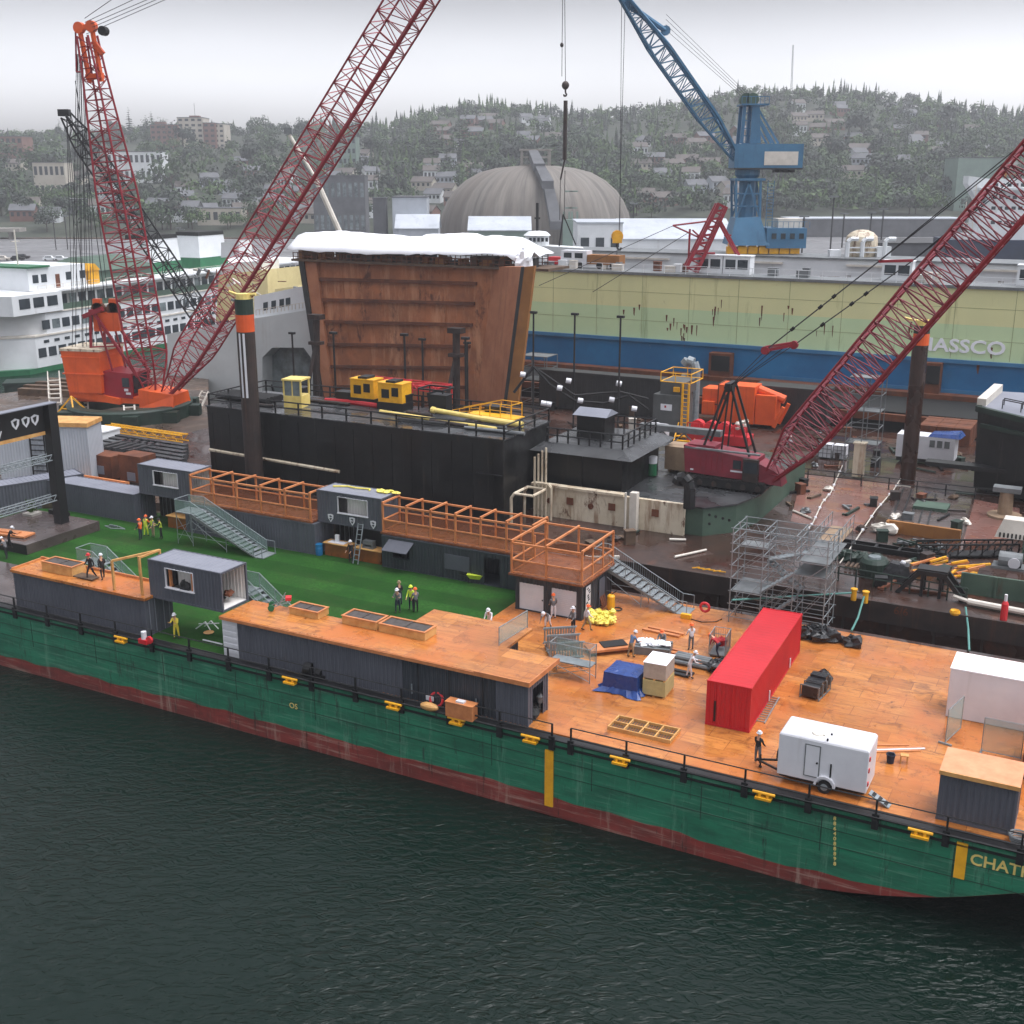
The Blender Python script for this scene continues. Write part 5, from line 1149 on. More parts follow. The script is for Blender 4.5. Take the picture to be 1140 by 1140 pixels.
for k in range(6): b.box(0,13,.9*k,.9*k+.6,.1,.9+.15*(k % 2)); b.box(0,13,.9*k-.1,.9*k+.7,0,.1)
b.build('beams', M['rust'], e)
# near-side clutter of the rusty deck
e = wk('yellow_lumber', 'yellow and orange timber offcuts heaped near the rusty deck edge', 'timber', 1018, 640); b = MB(); rn = random.Random(5)
for k in range(26):
    x, y = rn.uniform(-.6,3.6), rn.uniform(-.9,1.3); a = rn.uniform(.6,1.3); l = rn.uniform(1.2,2.6); b.mi(k % 2).bar((x,y,.15+.03*k),(x+l*math.cos(a),y+l*math.sin(a),.25+.03*k),.14)
b.build('planks', [M['yellow'], M['lumber']], e)
e = wk('pallet_slats', 'row of brown slats lying beside the green drum tank', 'slats', 940, 634); b = MB()
for k in range(8): b.box(.32*k,.32*k+.16,0,1.1,.05,.3)
b.build('slats', M['timber_old'], e)
e = wk('green_netting', 'heap of dark green netting on the rusty deck', 'netting', 951, 625); b = MB()
for k in range(7): b.blob((.5*k-1.2,.3*(k % 2),.3),(.7,.6,.4),k,9,5,.4,0)
b.build('net', M['dark_green'], e)
e = wk('green_tank', 'round dark green tank with a pale lid near the deck edge', 'tank', 972, 641); MB().lathe([(0,0),(.9,0),(1.0,.2),(1.0,1.1),(.8,1.35),(0,1.4)],n=16).build('body', M['dark_green'], e); MB().lathe([(.5,1.36),(.45,1.5),(0,1.52)],n=12).build('lid', M['glass_pale'], e)
e = wk('black_pump', 'black covered pump beside the yellow timber heap', 'pump', 995, 645); b = MB(); b.hexa([(-1.3,-.7,0),(1.3,-.7,0),(1.3,.8,0),(-1.3,.8,0)],[(-.3,-.3,1.3),(1.0,-.4,1.2),(1.0,.5,1.2),(-.3,.5,1.3)]); b.build('cover', M['tarp_black'], e); MB().blob((.5,0,1.35),(.2,.2,.15)).build('cap', M['white'], e)
e = wk('black_trestle', 'black steel A-frame trestle at the rusty deck edge', 'trestle', 1035, 665); b = MB()
for y in (0,1.2):
    b.bar((-2.2,y,0),(-.8,y,1.7),.28); b.bar((2.2,y,0),(.8,y,1.7),.28); b.bar((-1,y,1.7),(1,y,1.7),.3); b.bar((-.6,y,0),(-.6,y,1.7),.2); b.bar((.6,y,0),(.6,y,1.7),.2)
b.box(-1,1,0,1.2,1.75,1.95); b.build('frame', M['black'], e)
e = wk('grating_beam', 'long black slotted beam lying on the rusty deck', 'beam', 985, 617, -.02); b = MB(); b.box(-4.4,4.6,0,.12,0,.45); b.box(-4.4,4.6,1.0,1.12,0,.45)
for k in range(6): b.box(-4.4+1.75*k,-4.2+1.75*k,.12,1,0,.42)
b.build('beam', M['black'], e)
e = wk('orange_plate', 'ochre steel plate edge leaning on the grey deck plates', 'plate', 1026, 598, -.05); b = MB(); b.box(-2.8,2.9,0,.3,0,1.0); b.box(-2.8,-2.6,-.4,0,0,1.0); b.build('plate', M['ochre'], e); b = MB(); b.blob((-2.8,-.5,.4),(1.1,.5,.45),3,9,5,.3,0); b.build('sack', M['offwhite'], e)
e = wk('green_gear', 'tangle of green and brown deck gear in front of the ochre plate', 'gear', 1030, 612); b = MB(); rn = random.Random(11)
for k in range(22): b.mi(k % 3); b.bar((rn.uniform(-2.5,2.5),rn.uniform(-.8,.8),.1+.4*rn.random()),(rn.uniform(-2.5,2.5),rn.uniform(-.8,.8),.2+.8*rn.random()),.1+.1*rn.random())
b.build('parts', [M['dark_green'], M['rust'], M['steel_grey']], e)
e = wk('hatch_lid', 'pale green steel hatch lid lying on the grey deck plates', 'hatch', 1038, 566); b = MB().box(-1.5,1.3,-1.0,1.2,.02,.3); b.build('lid', M['deck_green'], e)
e = wk('black_gangway', 'black truss gangway lying across the rusty deck', 'gangway', 1078, 622, .5); b = MB()
for y in (0,1.2):
    for z in (0,.9): b.bar((-3.6,y,z+.2),(3.8,y,z+.2),.12)
    for k in range(9): b.bar((-3.6+.92*k,y,.2),(-3.6+.92*k,y,1.1),.08); b.bar((-3.6+.92*k*.95,y,.2),(-2.7+.92*k*.95,y,1.1),.06)
b.box(-3.6,3.8,.05,1.15,.2,.26); b.build('truss', M['black'], e)
e = wk('bollard', 'thick rusty double bollard with a broad cap at the right side', 'bollard', 1118, 575); MB().lathe([(1.4,0),(1.4,.2),(.6,.25),(.55,2.2),(0,2.2)],n=16).build('post', M['timber_pale'], e); MB().box(-1.1,1.1,-.6,.6,2.2,2.6).build('cap', M['steel_grey'], e)
e = wk('white_engine', 'white engine cover on a green stand at the right edge', 'engine', 1134, 622); b = MB(); b.hexa([(-1.8,-.8,1.7),(1.8,-.8,1.7),(1.8,.8,1.7),(-1.8,.8,1.7)],[(-1.3,-.6,3.1),(1.8,-.6,3.1),(1.8,.6,3.1),(-1.3,.6,3.1)]); b.build('cover', M['offwhite'], e); b = MB()
for k in range(10): b.box(-1.5+.28*k,-1.38+.28*k,-.83,-.79,1.75,2.1)
b.build('louvre', M['dark'], e); b = MB(); b.box(.2,1.8,-.6,.6,0,1.7); b.build('stand', M['deck_green'], e)
e = wk('wire_drum', 'grey winch drum with a white end disc near the right edge', 'winch', 1124, 632); b = MB(); b.wheel((0,0,.6),(1,0,0),.6,1.6,14); b.box(-1.2,1.0,-.7,.7,0,.2); b.build('drum', M['steel_grey'], e); MB().wheel((.3,-.66,.55),(0,1,0),.42,.06,12).build('disc', M['white'], e)
e = wk('fire_extinguisher', 'red extinguisher-like post on the rusty deck edge at the right', 'extinguisher', 1117, 690); MB().lathe([(0,0),(.22,0),(.22,1.1),(.12,1.3),(0,1.3)],n=12).build('body', M['red_bright'], e); MB().lathe([(.1,1.3),(.1,1.75),(0,1.75)],n=8).build('neck', M['white'], e)
e = wk('white_pipe', 'pale pipe lying along the rusty deck beside the red post', 'pipe', 1098, 678, -.12); b = MB(); b.tube((-1.2,0,.3),(3,0,.3),.22,8); b.tube((-1.2,0,.3),(-2.2,.2,.4),.14,6); b.build('pipe', M['offwhite'], e)
e = wk('green_wall', 'low faded green steel coaming at the right of the rusty deck', 'barrier', 1068, 660); b = MB().box(0,9,0,.2,0,1.5)
for k in range(5): b.box(2.2*k,2.2*k+.12,-.1,0,0,1.5)
b.build('plate', M['deck_green'], e)
for px, lb in ((950,'left of the two small yellow bollards on the rusty deck edge'),(963,'right of the two small yellow bollards on the rusty deck edge')):
    e = E('small_bollard', lb, 'bollard', *L(px, 668 if px < 960 else 671, DZ), DZ, 0, 'small yellow bollards'); MB().lathe([(0,0),(.19,0),(.19,.7),(.24,.75),(.24,.83),(0,.86)],n=12).build('post', M['yellow'], e)
e = wk('yellow_fitting', 'yellow ring fitting on the rusty barge side', 'fitting', 1063, 684); MB().lathe([(.3,0),(.35,.15),(.3,.3),(.2,.15),(.3,0)],n=12).build('ring', M['yellow'], e)
e = wk('yellow_chain', 'yellow chain links lying on the brown deck near the barred stair', 'chain', 785, 636); b = MB()
for k in range(6): b.bar((-1+.4*k,.15*(k % 2),.1),(-.5+.4*k,.15-.15*(k % 2)+.1,.15),.07)
b.build('links', M['yellow'], e)
# light strings
for pts, lb in (((938,518),(925,548),(915,560),(905,582),(898,590)),'string of pale lamps rising along the left edge of the pink deck plate'),(((1007,526),(995,545),(975,568),(955,598),(935,627)),'string of white lamps along the right edge of the pink deck plate'):
    e = T('light_string', lb, 'lights', (0,0,0)); w3 = [at(x,y,DZ+.25) for x,y in pts]; b = MB(); b.path(w3,.05); b.build('wire', M['offwhite'], e); b = MB()
    for p, q in zip(w3, w3[1:]):
        for t in (.25,.75): b.blob(p.lerp(q,t),(.16,.16,.14),1,8,5,.05)
    b.build('bulbs', M['white'], e)
# mooring ropes
for (p0, p1, p2, lb) in (((815,668,2.2),(880,664,1.2),(948,660,DZ+.6),'teal mooring rope from the scaffold to the yellow bollards'),((948,702,.3),(955,688,.4),(962,664,DZ+.5),'teal mooring rope from the deck edge up to the yellow bollards'),((1079,724,.2),(1078,700,.5),(1075,676,DZ+.4),'teal mooring rope hanging near the white box unit')):
    e = T('mooring_rope', lb, 'rope', (0,0,0)); MB().path([at(*p0),at(*p1),at(*p2)],.07,6).build('rope', M['rope'], e)
# orange-work figures' bits: quay-side clutter at the left
e = wk('timber_baulks', 'dark timber baulks laid on the quay by the ferry', 'timber', 20, 440, .25, .6); b = MB()
for k in range(6): b.box(0,16,1.3*k,1.3*k+1.0,0,.9+.25*(k % 2))
b.build('baulks', M['timber_old'], e)
e = wk('yellow_boom_section', 'yellow lattice boom section lying on the deck behind the turf', 'boom', 118, 483, -.02); b = MB()
for y in (0,.9):
    for z in (.3,1.0): b.tube((0,y,z),(11.5,y,z),.09,5)
for k in range(16):
    x = .72*k
    for y in (0,.9): b.tube((x,y,.3 if k % 2 else 1.0),(x+.72,y,1.0 if k % 2 else .3),.05,4)
    b.tube((x,0,1.0),(x+.72,.9,1.0),.05,4)
b.build('lattice', M['yellow'], e)
e = wk('steel_beams', 'stack of dark wet steel beams below the yellow boom section', 'beams', 112, 500, -.03); b = MB()
for k in range(5): b.box(-.5*k,13-.8*k,.9*k-1.4,.9*k-.7,0,.7+.1*k); b.box(2+k,2.4+k,-2,3,.7,1.0)
b.build('beams', M['black_deck'], e)
e = wk('rusty_boxes', 'rusty steel frames and boxes on the deck behind the long low container', 'boxes', 100, 530, 0); b = MB(); b.box(0,3,0,2,0,2.2); b.box(4,6.8,0,2,0,2.6); b.box(-2.6,-.6,.5,2,0,4.8); b.box(7.5,11,0,1.2,0,1.0)
for k in range(4): b.bar((-2.8,.4,1.2*k),(-.4,.4,1.2*k),.15)
b.build('frames', M['rust'], e); b = MB(); b.box(.4,2,-.05,0,.4,1.2); b.box(5,6,-.05,0,.2,1.0); b.build('panel', M['slate_roof'], e)
e = wk('orange_timber', 'orange timber stack in front of the rusty boxes', 'timber', 100, 541, 0); b = MB()
for k in range(5): b.box(-2,3.6,.3*k,.3*k+.25,0,.5+.1*(k % 2))
b.build('planks', M['lumber'], e)
e = wk('grey_office', 'pale grey site office container seen through the gate trusses', 'container', 2, 533, .38); b = MB(); shell(b, 9, 3, 5.2, front=[(3.6,4.4,1.6,2.6),(3.6,4.4,3.0,4.2)]); b.build('body', M['metal_pale'], e); MB().roofcorr(.05,8.95,.05,2.95,5.18).build('roof', M['slate_roof'], e)
for z in (1.6,3.0): MB().box(3.6,4.4,.1,.14,z,z+1.1).build('window', M['glass'], e)
b = MB(); b.bar((3.3,-.08,0),(3.3,-.08,5),.1); b.bar((4.7,-.08,0),(4.7,-.08,5),.1)
for k in range(9): b.bar((3.3,-.08,.4+.5*k),(4.7,-.08,.4+.5*k),.08)
b.build('ladder', M['black'], e); MB().box(-.1,9.1,-.1,3.1,5.2,5.6).build('roof_edge', M['pine'], e)
e = wk('yellow_tripod', 'yellow pyramid lifting frame standing beside the orange crane', 'frame', 82, 467, 0, .6); b = MB(); q = [(-2,-1.6,0),(2,-1.6,0),(2,1.6,0),(-2,1.6,0)]
for k in range(4): b.bar(q[k],q[(k+1)%4],.22); b.bar(q[k],(0,0,2.8),.18); 
b.bar((-1,-.8,1.4),(1,-.8,1.4),.12); b.build('frame', M['yellow'], e)
e = wk('white_barge_box', 'white steel box beside the yellow pyramid frame', 'box', 62, 500, 0, .6); b = MB(); b.box(0,5.5,0,4,0,2.0); b.box(-.1,5.6,-.1,4.1,2.0,2.15); b.build('box', M['white_far'], e)
e = wk('timber_steps', 'pale timber steps leading down beside the white steel box', 'steps', 70, 535, 0, .6); b = MB()
for k in range(6): b.box(0,1.6,.5*k,.5*k+.4,.45*k,.45*k+.12)
for x in (0,1.6): b.bar((x,0,0),(x,3,2.7),.14); b.bar((x,0,1),(x,3,3.7),.08)
b.build('treads', M['pine'], e)

# more gear on the black roof
rn = random.Random(14)
for k in range(9):
    u, v = rn.uniform(-72,-46), rn.uniform(83.2,89.5)
    if -68.5 < u < -64 and v < 87: continue
    e = E('roof_pipe', 'dark steel pipe lying along the black deckhouse roof', 'pipe', u, v, zt, rn.uniform(-.15,.15), 'pipes on the black deckhouse roof'); b = MB(); l = rn.uniform(2.5,6); b.tube((0,0,.18),(l,0,.18),.16,8); b.tube((0,.4,.14),(l*.8,.4,.14),.12,8); b.build('pipe', M[rn.choice(['black','pile_dark','steel_grey'])], e)
for k in range(5):
    u, v = -71+5.6*k+rn.uniform(-1,1), 88.6
    e = E('roof_box', 'black equipment box standing along the far side of the deckhouse roof', 'box', u, v, zt, 0, 'boxes on the black deckhouse roof'); b = MB(); h_ = rn.uniform(.8,1.8); b.box(0,1.6,0,1.1,0,h_); b.box(-.06,1.66,-.06,1.16,h_,h_+.1); b.build('box', M['black'], e)

# small scrap strewn on the rusty deck
rn = random.Random(99)
for k in range(150):
    px, py = (rn.uniform(840,1080), rn.uniform(540,660)) if k < 80 else (rn.uniform(860,1090), rn.uniform(474,522)) if k < 118 else (rn.uniform(600,720), rn.uniform(455,482)) if k < 132 else (rn.uniform(600,760), rn.uniform(585,625))
    if 805 < px < 945 and 575 < py < 660: continue
    u, v = L(px, py, DZ)
    if 80 < v < 88.5 and u < -29.5 and v > 84: continue
    e = E('scrap_steel', 'small piece of scrap steel lying on the wet rusty deck', 'scrap', u, v, DZ+.02-(.15 if v > 109.7 else 0), rn.uniform(-1.5,1.5), 'scrap on the rusty deck')
    b = MB(); t = k % 4
    if t == 0: b.box(0,rn.uniform(.8,3.2),0,.22,0,.2); b.box(0,.2,.2,rn.uniform(.4,1),0,.15)
    elif t == 1: b.tube((0,0,.1),(rn.uniform(1.2,3.6),0,.1),.1,6)
    elif t == 2: b.blob((0,0,.15),(.5,.35,.25),k,8,5,.4,0)
    else: h_ = rn.uniform(.4,1.2); b.box(0,.8,0,.6,0,h_); b.box(-.05,.85,-.05,.65,h_,h_+.07)
    b.build('piece', M[rn.choice(['rust','pile_dark','steel_grey','dark_green','timber_old','offwhite','black'])], e)
# ================================================================ floating dry dock: yellow-green and blue wing wall, white far wall
DV, DT = 150.0, 15.8
DKK = E('dry_dock_wall', 'pale yellow-green and blue side wall of the floating dry dock with white lettering', 'dock wall', 0, 0)
zb = onv(860, 388, DV)[1]; zm = onv(860, 350, DV)[1]
def wallq(b, z0, z1, dv=0): b.face([(-112,DV-dv,z0),(60,DV-dv,z0),(60,DV-dv,z1),(-112,DV-dv,z1)])
b = MB(); wallq(b.mi(0), 1, zb); wallq(b.mi(1), zb, zm); wallq(b.mi(2), zm, DT)
b.mi(3).box(-112,60,DV+.01,DV+5,1,DT-.01); b.build('wall', [M['dock_blue'], M['dock_green'], M['dock_yellow'], M['steel_grey']], DKK)
b = MB(); b.box(-112,60,DV-.35,DV-.002,zb-.25,zb+.2); b.build('rubbing_strip', M['dock_blue_light'], DKK)
b = MB(); b.box(-112,60,DV-.25,DV+5.2,DT,DT+.35); b.build('top_deck', M['steel_grey'], DKK)
b = MB()
for k in range(56): b.bar((-110+3*k,DV-.1,DT+.35),(-110+3*k,DV-.1,DT+1.4),.07)
for z in (.85,1.4): b.tube((-112,DV-.1,DT+z),(58,DV-.1,DT+z),.04,4)
b.build('guard_rail', M['white_far'], DKK)
b = MB(); u0, z0 = onv(858,445,DV); u1, z1 = onv(1140,420,DV); b.box(u0,60,DV-.12,DV-.004,1.5,3.6); b.build('paint_patch', M['dock_blue_light'], DKK)
text('NASSCO', 'wall_lettering', 2.2, M['tarp_white'], DKK, onv(1069,386,DV)[:1]+(DV-.06,)+(onv(1069,386,DV)[1],), (math.pi/2,0,0), .03, .05, 1.2)
for px, y0, y1, w_ in ((802,392,432,22),(1037,403,450,15)):
    ua, za = onv(px-w_/2, y0, DV-1); ub, zc = onv(px+w_/2, y1, DV-1)
    b = MB(); b.box(ua,ub,DV-1.6,DV-.02,zc,za); b.build('pilaster', M['rust'], DKK); MB().box(ua+.4,ub-.1,DV-1.75,DV-1.62,zc+(za-zc)*.5,za-.3).build('dark_opening', M['dark'], DKK)
for k in range(24): MB().box(-106+6.7*k,-105.95+6.7*k,DV-.02,DV-.003,zb+.3,DT).build('plate_seam', M['dock_seam'], DKK)
for z in (zb+2.6, zm+2.0): MB().box(-112,60,DV-.018,DV-.003,z,z+.04).build('plate_seam', M['dock_seam'], DKK)
rn = random.Random(55)
for px, py, n9 in ((753,358,7),(768,372,8),(800,345,6),(845,352,3),(880,350,3),(920,365,4),(700,340,3),(1010,370,4),(1100,398,5)):
    for k in range(n9):
        u, z = onv(px+rn.uniform(-12,12), py+rn.uniform(-12,8), DV); l = rn.uniform(.2,1.6); b = MB(); w9 = rn.uniform(.04,.16); b.slab([(u-w9,DV-.022,z),(u+w9,DV-.022,z),(u+w9*.4,DV-.022,z-l),(u-w9*.6,DV-.022,z-l*.8)],(0,.015,0)); b.build('rust_patch', M['rust'], DKK)
PT = E('dock_floor', 'floor and sill of the dry dock coloured as if in shadow below the blue wall, with brown beams', 'dock floor', 0, 0)
b = MB(); b.box(-112,60,137.5,DV-.02,-6,2.6); b.build('sill', M['dark'], PT); b = MB(); b.box(-112,60,136.9,137.5,1.6,2.4); b.box(-112,60,DV-2.2,DV-.4,2.62,3.2); b.build('beam', M['rust'], PT)  # shadow below the wall is put into the sill's near-black colour
FW = E('dry_dock_far_wall', 'white rust-stained inner face of the far dry dock wall', 'dock wall', 0, 0)
b = MB(); b.box(-120,80,187,196,0,DT+.34); b.build('wall', M['white_far'], FW)
b = MB(); b.box(-120,80,186.7,196.2,DT+.35,DT+.6); b.build('top_edge', M['steel_grey'], FW)
b = MB(); 
for k in range(10): b.box(-116+19*k,-107+19*k,186.5,186.95,DT-.6,DT-.3)
b.build('walkway', M['offwhite'], FW)
b = MB()
for k in range(7): b.box(-40+11*k,-39.2+11*k,186.8,186.99,6,DT-2); b.box(-44+15*k,-41+15*k,186.85,186.98,DT-3.6,DT-2.2)
b.build('stain_plate', M['timber_old'], FW)
MB().box(-120,80,155.3,187,-6,1.5).build('floor', M['grey_deck'], FW)
# gear along the near wall's top
TOPZ = DT+.36
def topE(name, label, cat, px, v, g=None): 
    u = onv(px, 300, v)[0]; return E(name, label, cat, u, v, TOPZ, 0, g)
e = topE('white_truck', 'white cab truck with a yellow load and red nose on the dry dock wall top', 'truck', 624, 152.5); b = MB().box(0,4,0,2,.5,2.4); b.build('cab', M['white'], e); MB().box(4.1,9,0,2,.6,1.9).build('load', M['ochre'], e); MB().box(-2,-.1,.2,1.8,.4,1.4).build('nose', M['red_bright'], e)
b = MB(); b.box(.5,1.7,-.04,0,1.4,2.1); b.box(2.2,3.4,-.04,0,1.4,2.1); b.build('window', M['glass'], e)
for x in (.8,3,6,8): MB().wheel((x,0,.45),(0,1,0),.45,.3,12).build('wheel', M['rubber'], e)
for k, (px, lb) in enumerate(((775,'white control cabin left of the red luffing crane leg on the dock wall'),(805,'white control cabin between the red luffing crane legs'),(982,'white frame cabin on the dock wall by the blackened opening'),(1133,'white frame cabin on the dock wall at the right edge'))):
    e = topE('control_cabin', lb, 'cabin', px, 152.5, 'white cabins on the dock wall'); b = MB().box(0,3.6,0,2,0,2.3); b.box(-.1,3.7,-.1,2.1,2.3,2.45); b.build('body', M['white_far'], e)
    for x in (.3,1.95): MB().box(x,x+1.35,-.04,-.003,.7,1.9).build('window', M['glass'], e)
rn = random.Random(21)
for k in range(22):
    px = rn.choice([rn.uniform(600,760), rn.uniform(845,1130)]); 
    e = topE('deck_box', 'small pale deck box in the row along the dry dock wall top', 'box', px, 151+3*rn.random(), 'deck boxes along the dock wall'); b = MB(); w_, h_ = rn.uniform(.5,1.6), rn.uniform(.4,1.2); b.box(0,w_,0,.8,0,h_); b.box(-.04,w_+.04,-.04,.84,h_,h_+.08); b.build('box', M[rn.choice(['white_far','offwhite','steel_grey','rust'])], e)

# ---- rusty gate (caisson) wrapped in white sheeting
GV = 126.0
RG = E('dock_gate', 'huge rust brown steel dock gate, wider at its top, under white sheeting', 'gate', 0, 0)
P3 = lambda px, py, v: (onv(px, py, v)[0], v, onv(px, py, v)[1])
tl, tr_, br_, bl = P3(334,290,GV), P3(550,297,GV), P3(530,452,GV), P3(360,452,GV)
b = MB(); b.slab([bl, br_, tr_, tl], (0,3,0)); b.build('panel', M['rust_panel'], RG)
def lerp(a, c, t): return tuple(x+(y-x)*t for x, y in zip(a, c))
for k, t in enumerate((.1,.24,.39,.545,.70,.84)):
    p, q = lerp(tl, bl, t+.03), lerp(tr_, br_, t+.03); a0, a1 = lerp(p, q, .10), lerp(p, q, .93)
    b = MB(); b.slab([a0, a1, (a1[0],a1[1],a1[2]+.38), (a0[0],a0[1],a0[2]+.38)], (0,-.45,0)); b.build('stiffener', M['rust'], RG)
for k in (2,4,6,7):
    p, q = lerp(tl, tr_, k/9), lerp(bl, br_, k/9); b = MB(); b.slab([q,(q[0]+.12,q[1],q[2]),(p[0]+.12,p[1],p[2]),p],(0,-.05,0)); b.build('weld_seam', M['rust_panel'], RG)
f0, f1, f2, f3 = P3(580,297,GV-6), P3(560,452,GV-6), P3(595,296,GV-6), P3(576,452,GV-6)
b = MB(); b.slab([br_, f1, f0, tr_], (.0,.8,0)); b.build('right_flank', M['rust_light'], RG)
b = MB(); b.slab([f1,(f1[0]+.45,f1[1]-.05,f1[2]),(f0[0]+.45,f0[1]-.05,f0[2]),f0],(0,.1,0)); b.build('flank_edge', M['rib_dark'], RG)
b = MB(); b.slab([(f1[0]+.45,f1[1],f1[2]),f3,f2,(f0[0]+.45,f0[1],f0[2])],(0,.5,0)); b.build('side_face', M['ochre'], RG)
l0, l1 = P3(345,292,GV-.6), P3(371,452,GV-.6); b = MB(); b.slab([P3(362,452,GV-.6), l1, P3(352,292,GV-.6), P3(336,291,GV-.6)],(0,.5,0)); b.build('left_flank', M['rust_light'], RG)
b = MB(); b.slab([P3(357,452,GV-.8),P3(361,452,GV-.8),P3(338,291,GV-.8),P3(332,290,GV-.8)],(0,.8,0)); b.build('edge_bar', M['rib_dark'], RG)
zt_g = tl[2]
b = MB(); b.box(tl[0]-.5, f2[0]-.6, GV-1.2, GV+4.6, zt_g, zt_g+.3); b.build('top_platform', M['timber_old'], RG)
rn = random.Random(4); b = MB(); c2 = MB()
L0, L1 = tl[0]-.3, f2[0]-3.4
for k in range(46):
    x = L0+(L1-L0)*k/45
    for y in (GV-1, GV+4.4): b.bar((x,y,zt_g+.3),(x,y,zt_g+1.15+(.6 if y > GV else 0)),.09)
for y in (GV-1, GV+4.4):
    for z in (.6,1.1): b.bar((L0,y,zt_g+z),(L1,y,zt_g+z),.08)
for k in range(60):
    x = rn.uniform(L0,L1-1); c2.mi(rn.choice((0,0,1,2))).box(x,x+rn.uniform(.4,1.6),GV-.8+rn.random(),GV+1+rn.random(),zt_g+.3,zt_g+.5+rn.random()*1.0)
b.build('scaffold_rail', M['rust'], RG); c2.build('stored_gear', [M['timber_old'], M['ochre'], M['dark']], RG)
TS = E('white_sheeting', 'long bright white sheeting draped over the top of the rusty dock gate', 'tarp', 0, 0)
n = 34; vs = []; fs = []; rn = random.Random(12)
for i in range(n+1):
    t = i/n; x = L0-.6+(L1-L0+1.2)*t
    ridge = zt_g+3.5+.25*math.sin(t*9)+(.5 if .5 < t < .72 else 0)+rn.uniform(-.1,.1)
    if t > .88: ridge -= (t-.88)*15
    for j, (y, z) in enumerate(((GV-1.6, zt_g+1.55-.25*math.sin(t*5)+rn.uniform(-.12,.12)-(.7 if t > .93 else 0)), (GV-.6, zt_g+2.2), (GV+1, ridge-.35+rn.uniform(-.15,.15)), (GV+2.6, ridge), (GV+4.6, ridge-.1), (GV+4.9, zt_g+1.8))):
        vs.append((x, y, z))
for i in range(n):
    for j in range(5): fs.append((i*6+j, (i+1)*6+j, (i+1)*6+j+1, i*6+j+1))
o = MB().mesh(vs, fs).build('sheet', M['tarp_white'], TS, smooth=True); sm = o.modifiers.new('thick','SOLIDIFY'); sm.thickness = .06
b = MB()
for k in range(6): b.blob((L1-.6-.2*(k % 2), GV-1.4+.5*k, zt_g+.9-.12*k+.3*(k % 3)), (.9,.7,1.2), k, 9, 6, .35)
b.build('gathered_end', M['tarp_white'], TS)

# ---- pale grey ship section with an arched opening
SV = 127.0
GS = E('grey_ship', 'pale grey ship end with an arched opening left of the rusty gate', 'ship', 0, 0)
def q2(px, py, v=SV): u, z = onv(px, py, v); return (u, v, z)
b = MB(); b.slab([q2(188,470),q2(292,470),q2(292,398),q2(303,387),q2(338,387),q2(346,398),q2(347,470),q2(356,470),q2(343,345),q2(300,352),q2(245,360),q2(186,372)], (0,16,0)); b.build('hull', M['hull_grey'], GS)
b = MB().slab([q2(290,470),q2(290,396),q2(302,384),q2(340,384),q2(349,396),q2(350,470)],(0,.3,0)); o = b.build('opening', M['glass_pale'], GS); o.location = (0, 2.2, 0)
b = MB()
for k in range(2): b.path([q2(296+6*k,428,SV+2.0),q2(300+6*k,440,SV+2.0),q2(312+8*k,448,SV+2.0),q2(335,450,SV+2.0)],.15)
b.build('hose', M['dark'], GS)
b = MB(); b.slab([q2(283,357,SV+1),q2(344,346,SV+1),q2(340,318,SV+1),q2(283,330,SV+1)],(0,9,0)); b.build('upper_house', M['white_far'], GS)
for px in (293,302,311,318): b = MB(); b.slab([q2(px,346-(px-293)*.2,SV+.95),q2(px+5,345-(px-293)*.2,SV+.95),q2(px+5,336-(px-293)*.2,SV+.95),q2(px,337-(px-293)*.2,SV+.95)],(0,.04,0)); b.build('window', M['glass'], GS)
b = MB(); b.slab([q2(240,358,SV+12),q2(300,352,SV+12),q2(297,300,SV+12),q2(244,306,SV+12)],(0,10,0)); b.slab([q2(306,352,SV+9),q2(332,345,SV+9),q2(332,318,SV+9),q2(306,322,SV+9)],(0,5,0)); b.build('cream_house', M['cream'], GS)
b = MB(); b.slab([q2(246,306,SV+13),q2(292,301,SV+13),q2(292,290,SV+13),q2(246,294,SV+13)],(0,4,0)); b.slab([q2(246,287,SV+14),q2(266,285,SV+14),q2(266,268,SV+14),q2(246,270,SV+14)],(0,3,0)); b.build('top_house', M['white_far'], GS)
b = MB(); rn = random.Random(31)
for k in range(40): x, y = rn.uniform(215,338), rn.uniform(300,352); b.mi(k % 3); p = Vector(q2(x,y,SV+4+rn.random()*3)); b.bar(p, p+Vector((rn.uniform(-1.5,1.5),0,rn.uniform(-.8,1.6))), .12+.25*rn.random()*(k % 2))
b.build('deck_gear', [M['steel_grey'], M['rust'], M['offwhite']], GS)
b = MB()
for k in range(14): p, q = q2(285+4*k,351-k*.6,SV), q2(285+4*k,345-k*.6,SV); b.bar(p, q, .08)
b.bar(q2(285,345),q2(341,336.6),.08); b.build('railing', M['offwhite'], GS)

